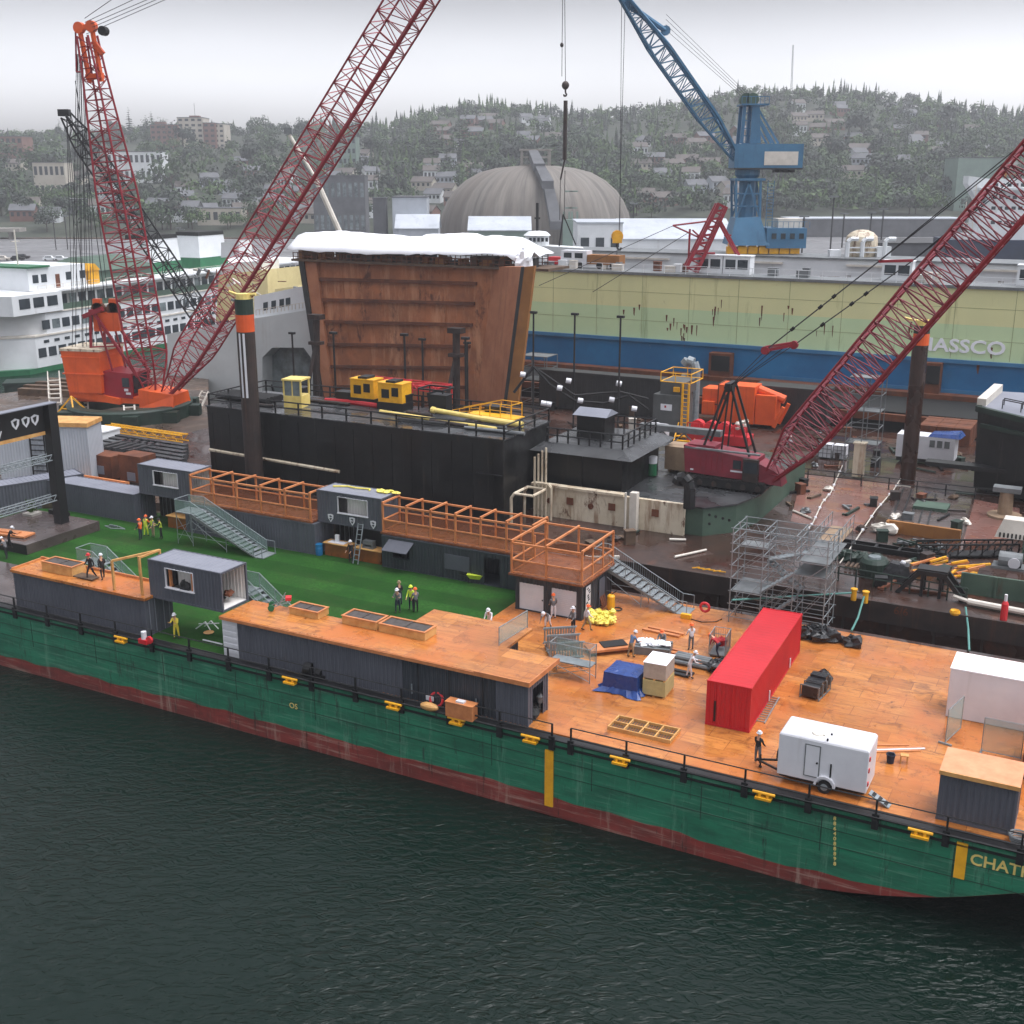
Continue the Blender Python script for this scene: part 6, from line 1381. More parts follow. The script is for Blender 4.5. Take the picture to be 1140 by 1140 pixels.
# ---- dark ship bow at the right edge
BS = E('dark_ship', 'black hulled ship with pale deck and green rail cut off at the right edge', 'ship', 0, 0)
def q3(px, py, v): u, z = onv(px, py, v); return (u, v, z)
nose_t, nose_b = Vector(q3(1089,455,112)), Vector(q3(1086,505,112)); 
zt3 = nose_t.z; b = MB(); top = [(nose_t.x,112,zt3),(nose_t.x+.8,118,zt3+.6),(nose_t.x+16,121,zt3+.4),(nose_t.x+16,101.5,zt3-.6)]
u1 = nose_t.x+16
bot = [(nose_b.x+.2,111.5,1.2),(nose_b.x+1,117,1.2),(u1,119,1.2),(u1,104,1.2)]
b.hexa([bot[0],bot[3],bot[2],bot[1]],[top[0],top[3],top[2],top[1]]); b.build('hull', M['black_house'], BS)
b = MB(); b.hexa([(top[0][0]+.3,112,zt3+.02),(top[3][0],101.9,zt3-.58),(top[2][0],120.6,zt3+.42),(top[1][0]+.3,117.6,zt3+.62)],[(top[0][0]+.3,112,zt3+.2),(top[3][0],101.9,zt3-.4),(top[2][0],120.6,zt3+.6),(top[1][0]+.3,117.6,zt3+.8)]); b.build('deck', M['slate_roof'], BS)
b = MB(); b.bar(top[0],top[3],.5); b.bar((top[0][0]+.5,111,zt3-1.3),(top[3][0],102.4,zt3-1.6),.35); b.bar(top[0],top[1],.5); b.build('rail_cap', M['dark_green'], BS)
b = MB(); b.bar((top[0][0]+.2,112.3,zt3+.5),(top[1][0]+.2,117.5,zt3+1.1),.8); b.build('white_cap', M['offwhite'], BS)
b = MB()
for y0, z0 in ((112,1.0),(113.4,.9)):
    for k in range(9): t = k/8; x = top[0][0]+2+13*t; b.bar((x,y0-7.2*t*.9,zt3-.5*t),(x,y0-7.2*t*.9,zt3-.5*t+z0),.08)
    b.bar((top[0][0]+2,y0,zt3+z0),(top[0][0]+15,y0-6.5,zt3-.5+z0),.08)
b.build('railing', M['dark'], BS)
b = MB(); b.bar((nose_b.x,111.8,3.2),(u1,103.5,-.5),.4); b.box(nose_b.x-4,u1,109.8,111.2,3.2,3.6); b.build('fender_beam', M['black'], BS)
e = E('access_platform', 'black railed platform with open grating below the dark ship bow', 'platform', *L(1098, 548, DZ), DZ); b = MB(); b.box(0,7,0,2.4,.9,1.05)
for k in range(6): b.bar((1.3*k,0,0),(1.3*k,0,2.6),.14)
for z in (1.9,2.6): b.bar((-1.5,0,z),(7,0,z),.12)
for k in range(4): b.bar((1.3*k,0,2.4),(1.3*k+1.2,0,1.1),.08)
b.build('frame', M['black'], e)
# ================================================================ cranes
def boom(parent, name, p0, p1, w, d, side, nseg, m, t0=.12, t1=.0, rc=.11, rw=.055, mweb=None, w0=.25, thick=None):
    """four-chord lattice boom from p0 to p1; side = rough direction of its width"""
    p0, p1 = Vector(p0), Vector(p1); ax = (p1-p0).normalized(); s = (Vector(side)-ax*ax.dot(Vector(side))).normalized(); q = ax.cross(s)
    def ring(t):
        k = 1.0
        if t0 and t < t0: k = w0+(1-w0)*t/t0
        if t1 and t > 1-t1: k = w0+(1-w0)*(1-t)/t1
        kw = max(k, .55)
        c = p0.lerp(p1, t); return [c+s*w/2*a*kw+q*d/2*e*k for a, e in ((-1,-1),(1,-1),(1,1),(-1,1))]
    rs = [ring(k/nseg) for k in range(nseg+1)]; c = MB(); l = MB()
    for k in range(nseg):
        for j in range(4):
            c.tube(rs[k][j], rs[k+1][j], (thick or {}).get(j, rc), 5)
            j2 = (j+1) % 4
            a, e = (rs[k][j], rs[k+1][j2]) if (k+j) % 2 else (rs[k][j2], rs[k+1][j])
            l.tube(a, e, rw, 3)
            l.tube(rs[k][j], rs[k][j2], rw, 3)
    c.build(name, m, parent); l.build(name+'_lacing', mweb or m, parent)
    return rs
def cables(parent, segs, r=.05, name='cable', m='cable'):
    for a, q in segs: MB().tube(a, q, r, 4).build(name, M[m], parent)

# ---- orange and red ringer crane at the left
RCc = at(146, 460, .8); RX = T('ring_crane', 'large orange and red ring-base crawler crane with a tall leaning mast, at the left', 'crane', (0,0,0))
cx, cy = RCc.x, RCc.y; hd = -.22; fx, fy = math.cos(hd), math.sin(hd)
def rl(x, y, z): return Vector((cx+x*fx-y*fy, cy+x*fy+y*fx, z))
def rbox(b, x0, x1, y0, y1, z0, z1): return b.hexa([rl(x0,y0,z0),rl(x1,y0,z0),rl(x1,y1,z0),rl(x0,y1,z0)],[rl(x0,y0,z1),rl(x1,y0,z1),rl(x1,y1,z1),rl(x0,y1,z1)])
b = MB(); b.lathe([(5.6,0),(7.4,0),(7.4,1.5),(7.1,1.7),(5.9,1.7),(5.6,1.5),(5.6,0)],(cx,cy,.6),32)
for k in range(10):
    a = 2*math.pi*k/10; p = Vector((cx+7.6*math.cos(a),cy+7.6*math.sin(a),0)); b.box(p.x-.9,p.x+.9,p.y-.7,p.y+.7,.6,1.9)
b.build('ring', M['dark_green'], RX)
b = MB(); rbox(b,-6,2.5,-1.9,1.9,2.4,3.2); b.hexa([rl(2.5,-2.2,2.0),rl(6.9,-2.2,2.2),rl(6.9,2.2,2.2),rl(2.5,2.2,2.0)],[rl(2.5,-2.2,4.2),rl(6.9,-1.8,3.6),rl(6.9,1.8,3.6),rl(2.5,2.2,4.2)]); b.hexa([rl(-6.6,-2.4,3.0),rl(0,-2.4,2.3),rl(0,2.4,2.3),rl(-6.6,2.4,3.0)],[rl(-6.6,-2.4,4.2),rl(0,-2.4,3.0),rl(0,2.4,3.0),rl(-6.6,2.4,4.2)]); b.build('carrier', M['orange'], RX)
b = MB(); b.hexa([rl(-4.6,-2.0,3.4),rl(1.6,-2.0,3.0),rl(1.6,2.0,3.0),rl(-4.6,2.0,3.4)],[rl(-4.6,-2.0,6.4),rl(1.6,-2.0,6.0),rl(1.6,2.0,6.0),rl(-4.6,2.0,6.4)]); rbox(b,-4,-2,-1,1,6.4,6.7); b.build('machine_house', M['crane_red'], RX)
b = MB(); rbox(b,.4,1.3,-2.06,-1.99,4.4,5.5); rbox(b,1.62,1.7,-1.6,1.5,3.6,5.7); b.build('cab_window', M['glass'], RX)
b = MB(); rbox(b,.6,1.1,-2.07,-2.0,3.9,4.2); rbox(b,.8,1.4,-2.07,-2.0,3.5,3.75); b.build('plate', M['white'], RX)
b = MB(); b.hexa([rl(-6.5,-2.6,3.6),rl(-2.1,-2.6,3.6),rl(-2.1,2.6,3.6),rl(-6.5,2.6,3.6)],[rl(-7.0,-2.7,8.6),rl(-1.9,-2.7,8.6),rl(-1.9,2.7,8.6),rl(-7.0,2.7,8.6)])
for z in (5.8,7.8): rbox(b,-7.0,-1.9,-2.75,2.75,z,z+.14)
b.build('counterweight', M['orange'], RX); b = MB(); b.hexa([rl(-7.1,-2.8,8.6),rl(-1.8,-2.8,8.6),rl(-1.8,2.8,8.6),rl(-7.1,2.8,8.6)],[rl(-7.1,-2.8,8.9),rl(-1.8,-2.8,8.9),rl(-1.8,2.8,8.9),rl(-7.1,2.8,8.9)]); b.build('weight_cap', M['rusty_white'], RX)
# back gantry
g = MB(); tops = [rl(-3.2,-1.4,13.2), rl(-3.2,1.4,13.2)]
for y in (-1.5,1.5):
    g.bar(rl(-3.9,y,6.2),rl(-3.2,y,13.2),.28); g.bar(rl(2.2,y,5.6),rl(-3.0,y,13.4),.3); g.bar(rl(-1.0,y,6),rl(-2.4,y,12.5),.2)
    g.bar(rl(-3.6,y,9),rl(-.4,y,9.2),.16); g.bar(rl(-4.2,y,12.6),rl(-1.6,y,13.6),.5)
g.bar(rl(-3.2,-1.6,13.2),rl(-3.2,1.6,13.2),.5); g.build('gantry', M['crane_red'], RX)
fm, fb = rl(3.4,0,3.8), rl(5.2,0,3.4)
mt = pY(97,40,cy-2.5); sidev = (-math.sin(hd), math.cos(hd), 0)
msr = boom(RX, 'mast', fm, mt, 3.5, 3.2, sidev, 36, M['crane_red'], .10, .42, .13, .06, w0=.42)
bt = pY(497,-62,cy-22)
bsr = boom(RX, 'main_boom', fb, bt, 3.7, 3.4, sidev, 44, M['crane_red'], .12, 0, .11, .06, w0=.25, thick={0:.24})
# orange mast head with sheaves
hdm = MB(); a = (mt-fm).normalized(); e1 = Vector(sidev); e2 = a.cross(e1)
for s in (-.75,.75):
    p = mt-a*.6+e2*s; hdm.tube(p-a*4.2, p+a*1.2, .3, 6)
    hdm.wheel(p+a*1.5, e1, .62, .6, 16)
hdm.bar(mt-a*4.2-e2*1, mt-a*4.2+e2*1, .6); hdm.bar(mt+a*.9-e2*1, mt+a*.9+e2*1, .5); hdm.bar(mt-a*2-e2*1.5,mt-a*.6-e2*.6,.5); hdm.build('mast_head', M['orange'], RX)
ck = MB(); ck.wheel(mt+a*.3-e2*2.1, e1, .5, .8, 10); ck.build('rope_block', M['dark'], RX)
top = mt+a*.8
cables(RX, [(top+Vector((0,0,k*.4-.6)), pY((190,180,170,154,128)[k], -3, cy-8)) for k in range(5)], .035, 'pendant')
for k, (x0, x1) in enumerate(((86,92),(88,93),(85,80),(87,84),(90,97),(89,101),(91,105),(92,109),(90,122))):
    y1 = 412 if k not in (8,) else 345
    cables(RX, [(pY(x0, 60+6*(k % 3), cy-1), pY(x1, y1, cy+.5))], .04, 'stay_line')
lu = MB(); lu.path([pY(84,32,cy-2),pY(85,80,cy-2),pY(90,80,cy-2)],.1); lu.build('link', M['crane_red'], RX)
for px, py, r_ in ((93,463,.5),(145,468,.5),(225,451,-.4)):
    q = at(px, py, .6); b = MB(); r = Vector((math.cos(r_+hd), math.sin(r_+hd), 0)); n_ = Vector((-r.y, r.x, 0))
    for s in (-.6,.6): b.bar(q+r*s-n_*.6, q+r*s+n_*.7+Vector((0,0,1.7)), .2)
    for k in range(4): t = (k+.5)/4; b.bar(q-r*.6+(n_*1.3*t-n_*.6)+Vector((0,0,1.7*t)), q+r*.6+(n_*1.3*t-n_*.6)+Vector((0,0,1.7*t)), .14)
    b.build('access_steps', M['offwhite'], RX)
e = T('hook_block', 'orange pulley block hanging above the ring crane counterweight', 'hook block', pY(122,385,cy)); zq = pY(122,340,cy).z-e.location.z
b = MB(); b.box(-1.5,1.5,-.5,.5,1.8,4.0); b.box(-1.4,-.5,-.4,.4,4.0,5.6); b.box(.5,1.4,-.4,.4,4.0,5.6); b.build('block', M['orange'], e); b = MB()
for x in (-.9,.9): b.wheel((x,0,4.4),(0,1,0),.8,.8,12)
b.build('sheave', M['rust'], e); MB().tube((0,0,5.4),(-1,0,30),.05,4).build('cable', M['cable'], e)

# ---- dark crane boom behind the mast
p = pY(222,345,176); BK = T('black_crane', 'black lattice boom crane leaning left behind the red mast', 'crane', (0,0,0))
ys_ = boom(BK, 'lattice_boom', pY(238,372,178), pY(73,128,170), 2.4, 2.2, (.3,1,0), 26, M['black'], .1, .1, .14, .07, w0=.4)
b = MB(); q = pY(72,126,170); b.box(q.x-.8,q.x+.7,q.y-.5,q.y+.5,q.z-.4,q.z+.5); b.build('head', M['black'], BK)
cables(BK, [(pY(74,128,170), pY(80+7*k, 330, 172)) for k in range(3)], .045, 'hoist_line')
b = MB(); q = pY(240,374,178); b.hexa([(q.x-3,q.y-2,q.z-3),(q.x+4,q.y-2,q.z-3),(q.x+4,q.y+2,q.z-3),(q.x-3,q.y+2,q.z-3)],[(q.x-2.5,q.y-2,q.z+1),(q.x+4,q.y-2,q.z+.6),(q.x+4,q.y+2,q.z+.6),(q.x-2.5,q.y+2,q.z+1)]); b.box(q.x-4,q.x+5,q.y-3,q.y+3,q.z-14,q.z-3); b.build('machine_house', M['dark'], BK)

# ---- crawler crane on the work barge
KC = E('crawler_crane', 'dull red crawler crane with a long lattice boom on the raised deck', 'crane', *L(815, 540, 3.45), 3.45, -.02); KS = .68; KC.scale = (KS, KS, KS)
b = MB(); b.hexa([(-5.6,-1.9,1.5),(3.6,-1.9,1.3),(3.6,1.9,1.3),(-5.6,1.9,1.5)],[(-5.9,-1.9,4.9),(3.4,-1.9,4.0),(3.4,1.9,4.0),(-5.9,1.9,4.9)]); b.box(-5.5,-2.0,-1.4,1.4,4.6,5.0); b.hexa([(3.6,-1.7,1.2),(6.6,-1.2,.9),(6.6,1.2,.9),(3.6,1.7,1.2)],[(3.6,-1.7,3.6),(6.2,-1.0,2.4),(6.2,1.0,2.4),(3.6,1.7,3.6)]); b.build('machine_house', M['crane_mag'], KC)
b = MB(); b.box(2.0,3.9,-2.5,-1.91,1.3,4.1); b.build('cab', M['pile_dark'], KC); b = MB(); b.box(2.2,3.8,-2.55,-2.51,2.4,3.8); b.box(.6,1.6,-1.97,-1.93,2.6,3.7); b.box(3.91,3.95,-2.4,-2,2.2,3.8); b.build('window', M['glass'], KC)
b = MB(); b.box(-5.7,3.9,-2.0,-1.6,4.55,4.75); b.build('roof_rail', M['steel_grey'], KC); b = MB(); b.box(-4.9,-4.5,-1.96,-1.9,1.8,2.0); b.box(.3,1.9,-1.96,-1.9,2.2,2.4); b.build('plate', M['white'], KC)
b = MB()
for k in range(5): b.box(-3.6+.7*k,-3.55+.7*k,-1.95,-1.9,2.0,4.2)
b.build('door_seam', M['crane_red'], KC)
for y in (-2.2,2.2):
    b = MB(); b.slab([(-3.8,y-.5,.2),(-4.3,y-.5,.7),(-3.8,y-.5,1.2),(4.6,y-.5,1.2),(5.1,y-.5,.7),(4.6,y-.5,.2)],(0,1.0,0))
    for k in range(24): b.box(-4.1+.37*k,-3.85+.37*k,y-.52,y+.52,.02,.1) ; b.box(-4.1+.37*k,-3.85+.37*k,y-.52,y+.52,1.2,1.28)
    tr2 = b.build('track', M['dark'], KC)
    for k in range(5): MB().wheel((-3.3+1.85*k,y-.55,.6),(0,1,0),.36,.12,12).build('roller', M['pile_dark'], tr2)
MB().box(-2.5,3,-1.7,1.7,.5,1.3).build('carbody', M['pile_dark'], KC)
def toK(p): 
    a = -(YAW-.02); q = Vector(p)-KC.location; return Vector((q.x*math.cos(a)-q.y*math.sin(a), q.x*math.sin(a)+q.y*math.cos(a), q.z))/KS
ka = YAW-.02
kf = Vector((5.2,0,2.2)); ky = KC.location.y
kt = toK(pY(1262,62,ky-24))
boom(KC, 'lattice_boom', kf, kt, 3.1/KS, 3.1/KS, (.0,1,.0), 46, M['crane_red'], .13, 0, .1/KS, .055/KS, w0=.3, mweb=M['crane_mag'], thick={0:.17/KS})
b = MB(); gt = Vector((-.6,0,12.6))
for y in (-1.2,1.2):
    b.bar((-3.6,y,4.6),(-1.0,y*.8,12.6),.26); b.bar((2.4,y,4.2),(-.4,y*.8,12.4),.26); b.bar((-1.2,y,4.6),(-.7,y*.8,12.4),.18)
b.bar((-.8,-1.4,12.6),(-.8,1.4,12.6),.7); b.bar((-1.2,-1,12.2),(-.2,-1,12.4),.7); b.build('mast_frame', M['black'], KC)
sp0, sp1 = toK(pY(852,390,ky-2)), toK(pY(884,384,ky-2))
b = MB(); b.bar(sp0, sp1, .35); b.bar(sp0+Vector((0,0,.4)), sp1+Vector((0,0,.3)), .25); b.wheel(sp0,(0,1,0),.5,.5,10); b.wheel(sp1,(0,1,0),.5,.5,10); b.build('spreader', M['crane_red'], KC)
cables(KC, [(gt+Vector((0,y,0)), sp0.lerp(sp1, t)) for y, t in ((-1,0),(-.6,.3),(.6,.7),(1,1))], .06, 'hoist_rope')
e0, e1_ = toK(pY(1142,160,ky-9)), toK(pY(1142,172,ky-9))
f0_, f1_ = toK(pY(978,291,ky-5)), toK(pY(1016,290,ky-5))
cables(KC, [(sp0, f0_), (sp0+Vector((.3,0,.2)), f0_+Vector((.3,0,.2))), (sp1, f1_), (sp1+Vector((.3,0,.2)), f1_+Vector((.3,0,.2))), (f0_, toK(pY(1180,126,ky-12))), (f0_+Vector((.4,0,.3)), toK(pY(1185,128,ky-12))), (f1_, toK(pY(1200,140,ky-12))), (f1_+Vector((.4,0,.3)), toK(pY(1205,142,ky-12)))], .07, 'pendant')
b = MB(); b.bar(f0_, f1_, .3); b.build('pendant_bar', M['crane_red'], KC)
for t in (.25,.5,.62):
    for s, f in ((sp0,f0_),(sp1,f1_)): MB().wheel(s.lerp(f,t),(1,0,1),.22,.5,6).build('shackle', M['dark'], KC)

# ---- blue tower crane on the far dock wall
bp = B(onv(830, 283, 191)[0], 191, DT+.62); BC = T('blue_crane', 'tall blue level-luffing dock crane with lattice jib above the dry dock', 'crane', bp, .0); BY = bp.y
def toB(px, py, dy=0): return pY(px, py, BY+dy)-bp
s_ = BY/F
b = MB(); c0, c1 = toB(808,272), toB(852,272); t0_, t1_ = toB(816,242), toB(843,241)
b.hexa([(c0.x,-3.5,c0.z),(c1.x,-3.5,c1.z),(c1.x,3.5,c1.z),(c0.x,3.5,c0.z)],[(t0_.x,-2.5,t0_.z),(t1_.x,-2.5,t1_.z),(t1_.x,2.5,t1_.z),(t0_.x,2.5,t0_.z)])
b.build('portal', M['crane_blue'], BC)
b = MB(); q0, q1 = toB(848,275), toB(893,253); b.box(q0.x,q1.x,-3.4,3.2,q0.z,q1.z); b.build('machine_cabin', M['crane_blue'], BC)
for k in range(4): w0_ = toB(854+10*k,264); b = MB(); b.box(w0_.x,w0_.x+.75,-3.5,-3.41,w0_.z-.1,w0_.z+.75); b.build('window', M['glass'], BC)
b = MB(); z_ = q1.z; b.box(q0.x+2,q1.x-.5,-2,2,z_,z_+1.4); b.build('roof_store', M['offwhite'], BC); b = MB()
for k in range(9): b.bar((q0.x+.85*k,-3.3,z_),(q0.x+.85*k,-3.3,z_+1),.07)
b.bar((q0.x,-3.3,z_+1),(q1.x,-3.3,z_+1),.07); b.build('cabin_rail', M['crane_blue'], BC)
for k in range(7):
    w0_ = toB(806+11.5*k,281); b = MB(); b.box(w0_.x,w0_.x+1.5,-3,-1.6,.1,1.2); b.box(w0_.x+.2,w0_.x+1.3,-2.8,-1.8,1.2,1.7); b.build('bogie', M['yellow'], BC)
b = MB(); z0, z1 = toB(820,243).z, toB(820,201).z; xa, xb = toB(817,243).x, toB(843,243).x; xc, xd = toB(817,201).x, toB(844,201).x
for y in (-2,2):
    b.bar((xa,y,z0),(xc,y,z1),.35); b.bar((xb,y,z0),(xd,y,z1),.35); b.bar((xa,y,z0),((xa+xb)/2,y,z1),.25); b.bar((xb,y,z0),((xc+xd)/2,y,z1),.25)
    for k in (0,.33,.66,1): b.bar((xa,y,z0+(z1-z0)*k),(xb,y,z0+(z1-z0)*k),.2)
for x in (xa,xb): b.bar((x,-2,z0),(x,2,z1),.2)
b.tube(((xa+xb)/2,0,z0),((xa+xb)/2,0,z1),1.3,12); b.box(xa-.5,xb+.5,-2.4,2.4,z1,z1+.35); b.build('tower', M['crane_blue'], BC)
b = MB()
for k in range(12): b.bar((xb+1.0,-2.0,z0+(z1-z0)*k/12),(xb+2.0,-2.0,z0+(z1-z0)*k/12),.08)
for x in (xb+1.0,xb+2.0): b.bar((x,-2,z0-3),(x,-2,z1),.1)
b.build('ladder', M['crane_blue'], BC)
b = MB(); zs, ze = toB(830,201).z+.35, toB(830,187).z; b.lathe([(1.6,zs),(2.0,zs+.5),(2.0,ze-.3),(2.6,ze)],(toB(832,195).x,0,0),16); b.build('turntable', M['crane_blue'], BC)
hx0, hx1, hz0, hz1 = toB(814,187).x, toB(889,187).x, toB(850,187).z, toB(850,160).z
b = MB(); b.box(hx0,hx1,-2.6,2.6,hz0,hz0+(hz1-hz0)*.98); b.build('house', M['crane_blue'], BC); b = MB(); b.box(toB(847,180).x,toB(884,180).x,-2.66,-2.61,toB(847,184).z,toB(847,169).z); b.build('pale_panel', M['offwhite'], BC)
b = MB(); b.box(hx0,hx1,-2.7,2.7,hz0-.25,hz0); 
for k in range(3): b.box(hx1-4+1.2*k,hx1-3.2+1.2*k,-1,1,hz0-.7,hz0-.25)
b.build('house_base', M['rib_dark'], BC)
b = MB(); at0, at1 = toB(836,106), toB(830,108); y_ = 1.6
for y in (-y_,y_):
    b.hexa([(toB(832,160).x,y-.5,hz1),(toB(844,160).x,y-.5,hz1),(toB(844,160).x,y+.5,hz1),(toB(832,160).x,y+.5,hz1)],[(toB(835,118).x,y-.4,toB(835,118).z),(toB(843,118).x,y-.4,toB(843,118).z),(toB(843,118).x,y+.4,toB(843,118).z),(toB(835,118).x,y+.4,toB(835,118).z)])
    b.bar((toB(823,162).x,y,hz1),(toB(827,118).x,y,toB(827,118).z),.5)
    b.bar((toB(842,122).x,y,toB(842,122).z),(toB(864,160).x,y,hz1),.3); b.bar((toB(842,134).x,y,toB(842,134).z),(toB(856,160).x,y,hz1),.3)
for k in range(5): z_ = hz1+(toB(835,118).z-hz1)*k/5; b.bar((toB(824,160).x,-y_,z_),(toB(840,160).x,-y_,z_),.15); b.bar((toB(824,160).x,-y_,z_),(toB(830,150).x,y_,z_+1),.12)
b.build('top_mast', M['crane_blue'], BC)
b = MB(); zt2 = toB(836,118).z; b.box(toB(823,118).x,toB(853,118).x,-2.3,2.3,zt2,zt2+.25)
for k in range(7): b.bar((toB(823+5*k,118).x,-2.2,zt2),(toB(823+5*k,118).x,-2.2,zt2+1.3),.08)
b.bar((toB(823,118).x,-2.2,zt2+1.3),(toB(853,118).x,-2.2,zt2+1.3),.1); b.build('top_platform', M['crane_blue'], BC)
b = MB()
for px in (830,837): b.wheel((toB(px,112).x,0,toB(px,111).z),(0,1,0),1.0,1.4,14)
b.box(toB(832,116).x,toB(841,116).x,-1,1,zt2,zt2+1.8); b.build('sheave', M['deck_green'], BC)
jf, jt = toB(824,183), toB(690,-8,-14)
boom(BC, 'jib', jf, jt, 3.6, 2.6, (0.1,1,0), 24, M['crane_blue'], .3, .3, .2, .09, w0=.3, thick={0:.3,1:.3})
b = MB(); b.tube(toB(694,2,-14),toB(741,34,-10),.5,8,.4); b.wheel(toB(741,34,-10),(0,1,0),.7,.8,10); b.build('jib_strut', M['crane_blue'], BC)
cables(BC, [(toB(741,33,-10)+Vector((0,0,.7*k)), toB(829+3*k,110)) for k in range(4)], .03, 'luffing_rope')
cables(BC, [(toB(692,2,-14), toB(690,262,-14)), (toB(696,2,-14), toB(689,262,-14))], .05, 'hoist_line')
e = T('yellow_hook', 'small yellow hook block hanging in front of the white shed', 'hook', pY(687,272,BY-14)); b = MB(); b.box(-.7,.7,-.4,.4,.2,1.8); b.wheel((0,0,1.2),(0,1,0),.9,.6,12); b.build('block', M['yellow'], e); b = MB(); b.path([(0,0,.2),(0,0,-.5),(.4,0,-.9),(.7,0,-.5)],.15); b.tube((0,0,-.8),(0,0,-6.5),.06,4); b.build('hook', M['dark'], e)
# ---- red luffing crane on the near dock wall
LC = T('red_luffing_crane', 'small red luffing crane leaning over the dry dock wall', 'crane', B(onv(775, 300, 152)[0], 152, TOPZ)); ly = LC.location.y
def toL(px, py, dy=0): return pY(px, py, ly+dy)-LC.location
b = MB(); p, q = toL(769,300), toL(803,229); d_ = (q-p).normalized(); n_ = Vector((d_.z,0,-d_.x))
for y in (-.7,.7):
    for s in (-.7,.7): b.bar(p+n_*s*1.1+Vector((0,y,0)), q+n_*s*.8+Vector((0,y,0)), .45)
for k in range(9): t = k/8; c = p.lerp(q,t); b.bar(c-n_*.75+Vector((0,-.7,0)), p.lerp(q,min(1,t+.1))+n_*.75+Vector((0,-.7,0)), .3); b.bar(c+n_*.7+Vector((0,-.7,0)),c-n_*.7+Vector((0,-.7,0)),.2)
b.build('boom', M['crane_red'], LC)
b = MB()
for y in (-1,1): b.bar(toL(800,245)+Vector((0,y,0)), toL(832,303)+Vector((0,y,0)), .32)
b.bar(toL(806,262),toL(814,262),.2); b.build('leg', M['crane_red'], LC)
b = MB(); b.path([toL(749,251),toL(790,246)],.12); b.path([toL(749,251),toL(782,266)],.12); b.path([toL(768,255),toL(766,300)],.15); b.path([toL(771,256),toL(784,268)],.12); b.path([toL(796,282),toL(766,282)],.15); b.build('jib_arm', M['crane_red'], LC)
cables(LC, [(toL(750,251),toL(600,318)),(toL(768,258),toL(660,325))], .05, 'guy_line')
# ---- load hook hanging from a crane beyond the top edge
e = T('hanging_hook', 'black ball hook with a dark sling hanging high over the dry dock', 'hook', pY(629,106,165)); hy = 165
def toH(px, py): return pY(px, py, hy)-e.location
b = MB(); b.blob(toH(629.5,95),(.5,.5,.55),1,12,8,.03); b.build('ball', M['pile_dark'], e); b = MB(); b.path([toH(629.5,99),toH(629.5,103),toH(631,106),toH(628.5,107.5),toH(627.5,105)],.12); b.build('hook', M['pile_dark'], e)
b = MB(); b.tube(toH(629.7,112),toH(628.5,178),.28,6); b.tube(toH(628.5,178),toH(624,200),.12,5); b.tube(toH(624,198),toH(623,245),.06,4); b.tube(toH(629,190),toH(628,245),.06,4); b.build('sling', M['pile_dark'], e)
cables(e, [(toH(629.5,93),toH(628.5,-30)),(toH(625.5,85),toH(626.5,-30))], .055, 'cable'); MB().blob(toH(625.5,50),(.25,.25,.3),1,8,6,.05).build('clamp', M['pile_dark'], e)
# ---- white telescopic boom lift behind the gate
e = T('boom_lift', 'white slender telescopic boom rising left above the gate', 'crane', pY(385,262,215)); b = MB(); b.tube((0,0,-2),pY(352,200,215)-e.location,.5,8); b.tube(pY(352,200,215)-e.location,pY(322,150,215)-e.location,.32,8); b.build('boom', M['offwhite'], e); b = MB(); q = pY(321,149,215)-e.location; b.box(q.x-.7,q.x+.7,-.5,.5,q.z,q.z+1); b.build('basket', M['steel_grey'], e); b = MB(); b.box(-2,3,-2,2,-16,-2); b.build('base', M['white_far'], e)
# ================================================================ white car ferry at the left
FH = math.atan2(.92, .39)
FP = pY(14, 424, 197); FP.z = WZ
FE = T('car_ferry', 'white car ferry with green trim and rows of windows behind the ring crane', 'ferry', FP, FH)
# local: x along the ship (away from the camera), side facing us at y = 0, ship body towards +y
FL_, FW_ = 105.0, 24.0
def plan(inset, x0, x1): return [(x0+6,inset),(x1-8,inset),(x1,inset+8),(x1,FW_-8-inset),(x1-8,FW_-inset),(x0+6,FW_-inset),(x0,FW_-6-inset),(x0,inset+5)]
b = MB(); b.prism(plan(0,-2,FL_),-1,.9); b.build('boot_top', M['ferry_green'], FE)
b = MB(); b.prism(plan(0,0,FL_),.9,6.2); b.build('hull', M['white_far'], FE)
b = MB(); b.prism(plan(-.15,0,FL_),6.2,6.5); b.prism(plan(-.15,4,FL_),10.0,10.25); b.build('belting', M['offwhite'], FE)
b = MB(); b.prism(plan(0,3,FL_-3),6.5,10.0); b.build('main_deckhouse', M['white_far'], FE)
b = MB(); b.prism(plan(2.2,12,FL_-6),10.25,13.4); b.build('upper_deckhouse', M['white_far'], FE)
b = MB(); b.prism(plan(.6,7,FL_-4),13.4,13.7); b.build('sun_deck', M['white_far'], FE)
def fwin(x, z, w, h, y=0.0, m='glass', p=FE, k=0): MB().box(x,x+w,y-.06,y-.002,z,z+h).build('window', M[('glass','glass','glass_pale')[k % 3]], p)
for k in range(38): fwin(6.5+2.4*k, 2.6, 1.8, 1.6, 0, k=0)
for k in range(36): fwin(8+2.4*k, 7.3, 1.8, 1.6, 0, k=k % 3 % 2 * 2)
for k in range(33): fwin(15+2.4*k, 11.0, 1.8, 1.7, 2.2, k=k*2)
b = MB(); b.box(12,FL_-10,.1,.2,10.25,11.3); b.build('deck_rail', M['deck_green'], FE)
b = MB(); b.box(-.4,5.2,4.0,FW_-4,1.6,5.6); b.build('car_deck_mouth', M['dark'], FE); b = MB(); b.box(-.7,0,3.2,4.2,-1,6.2); b.build('dolphin_pile', M['pile_dark'], FE)
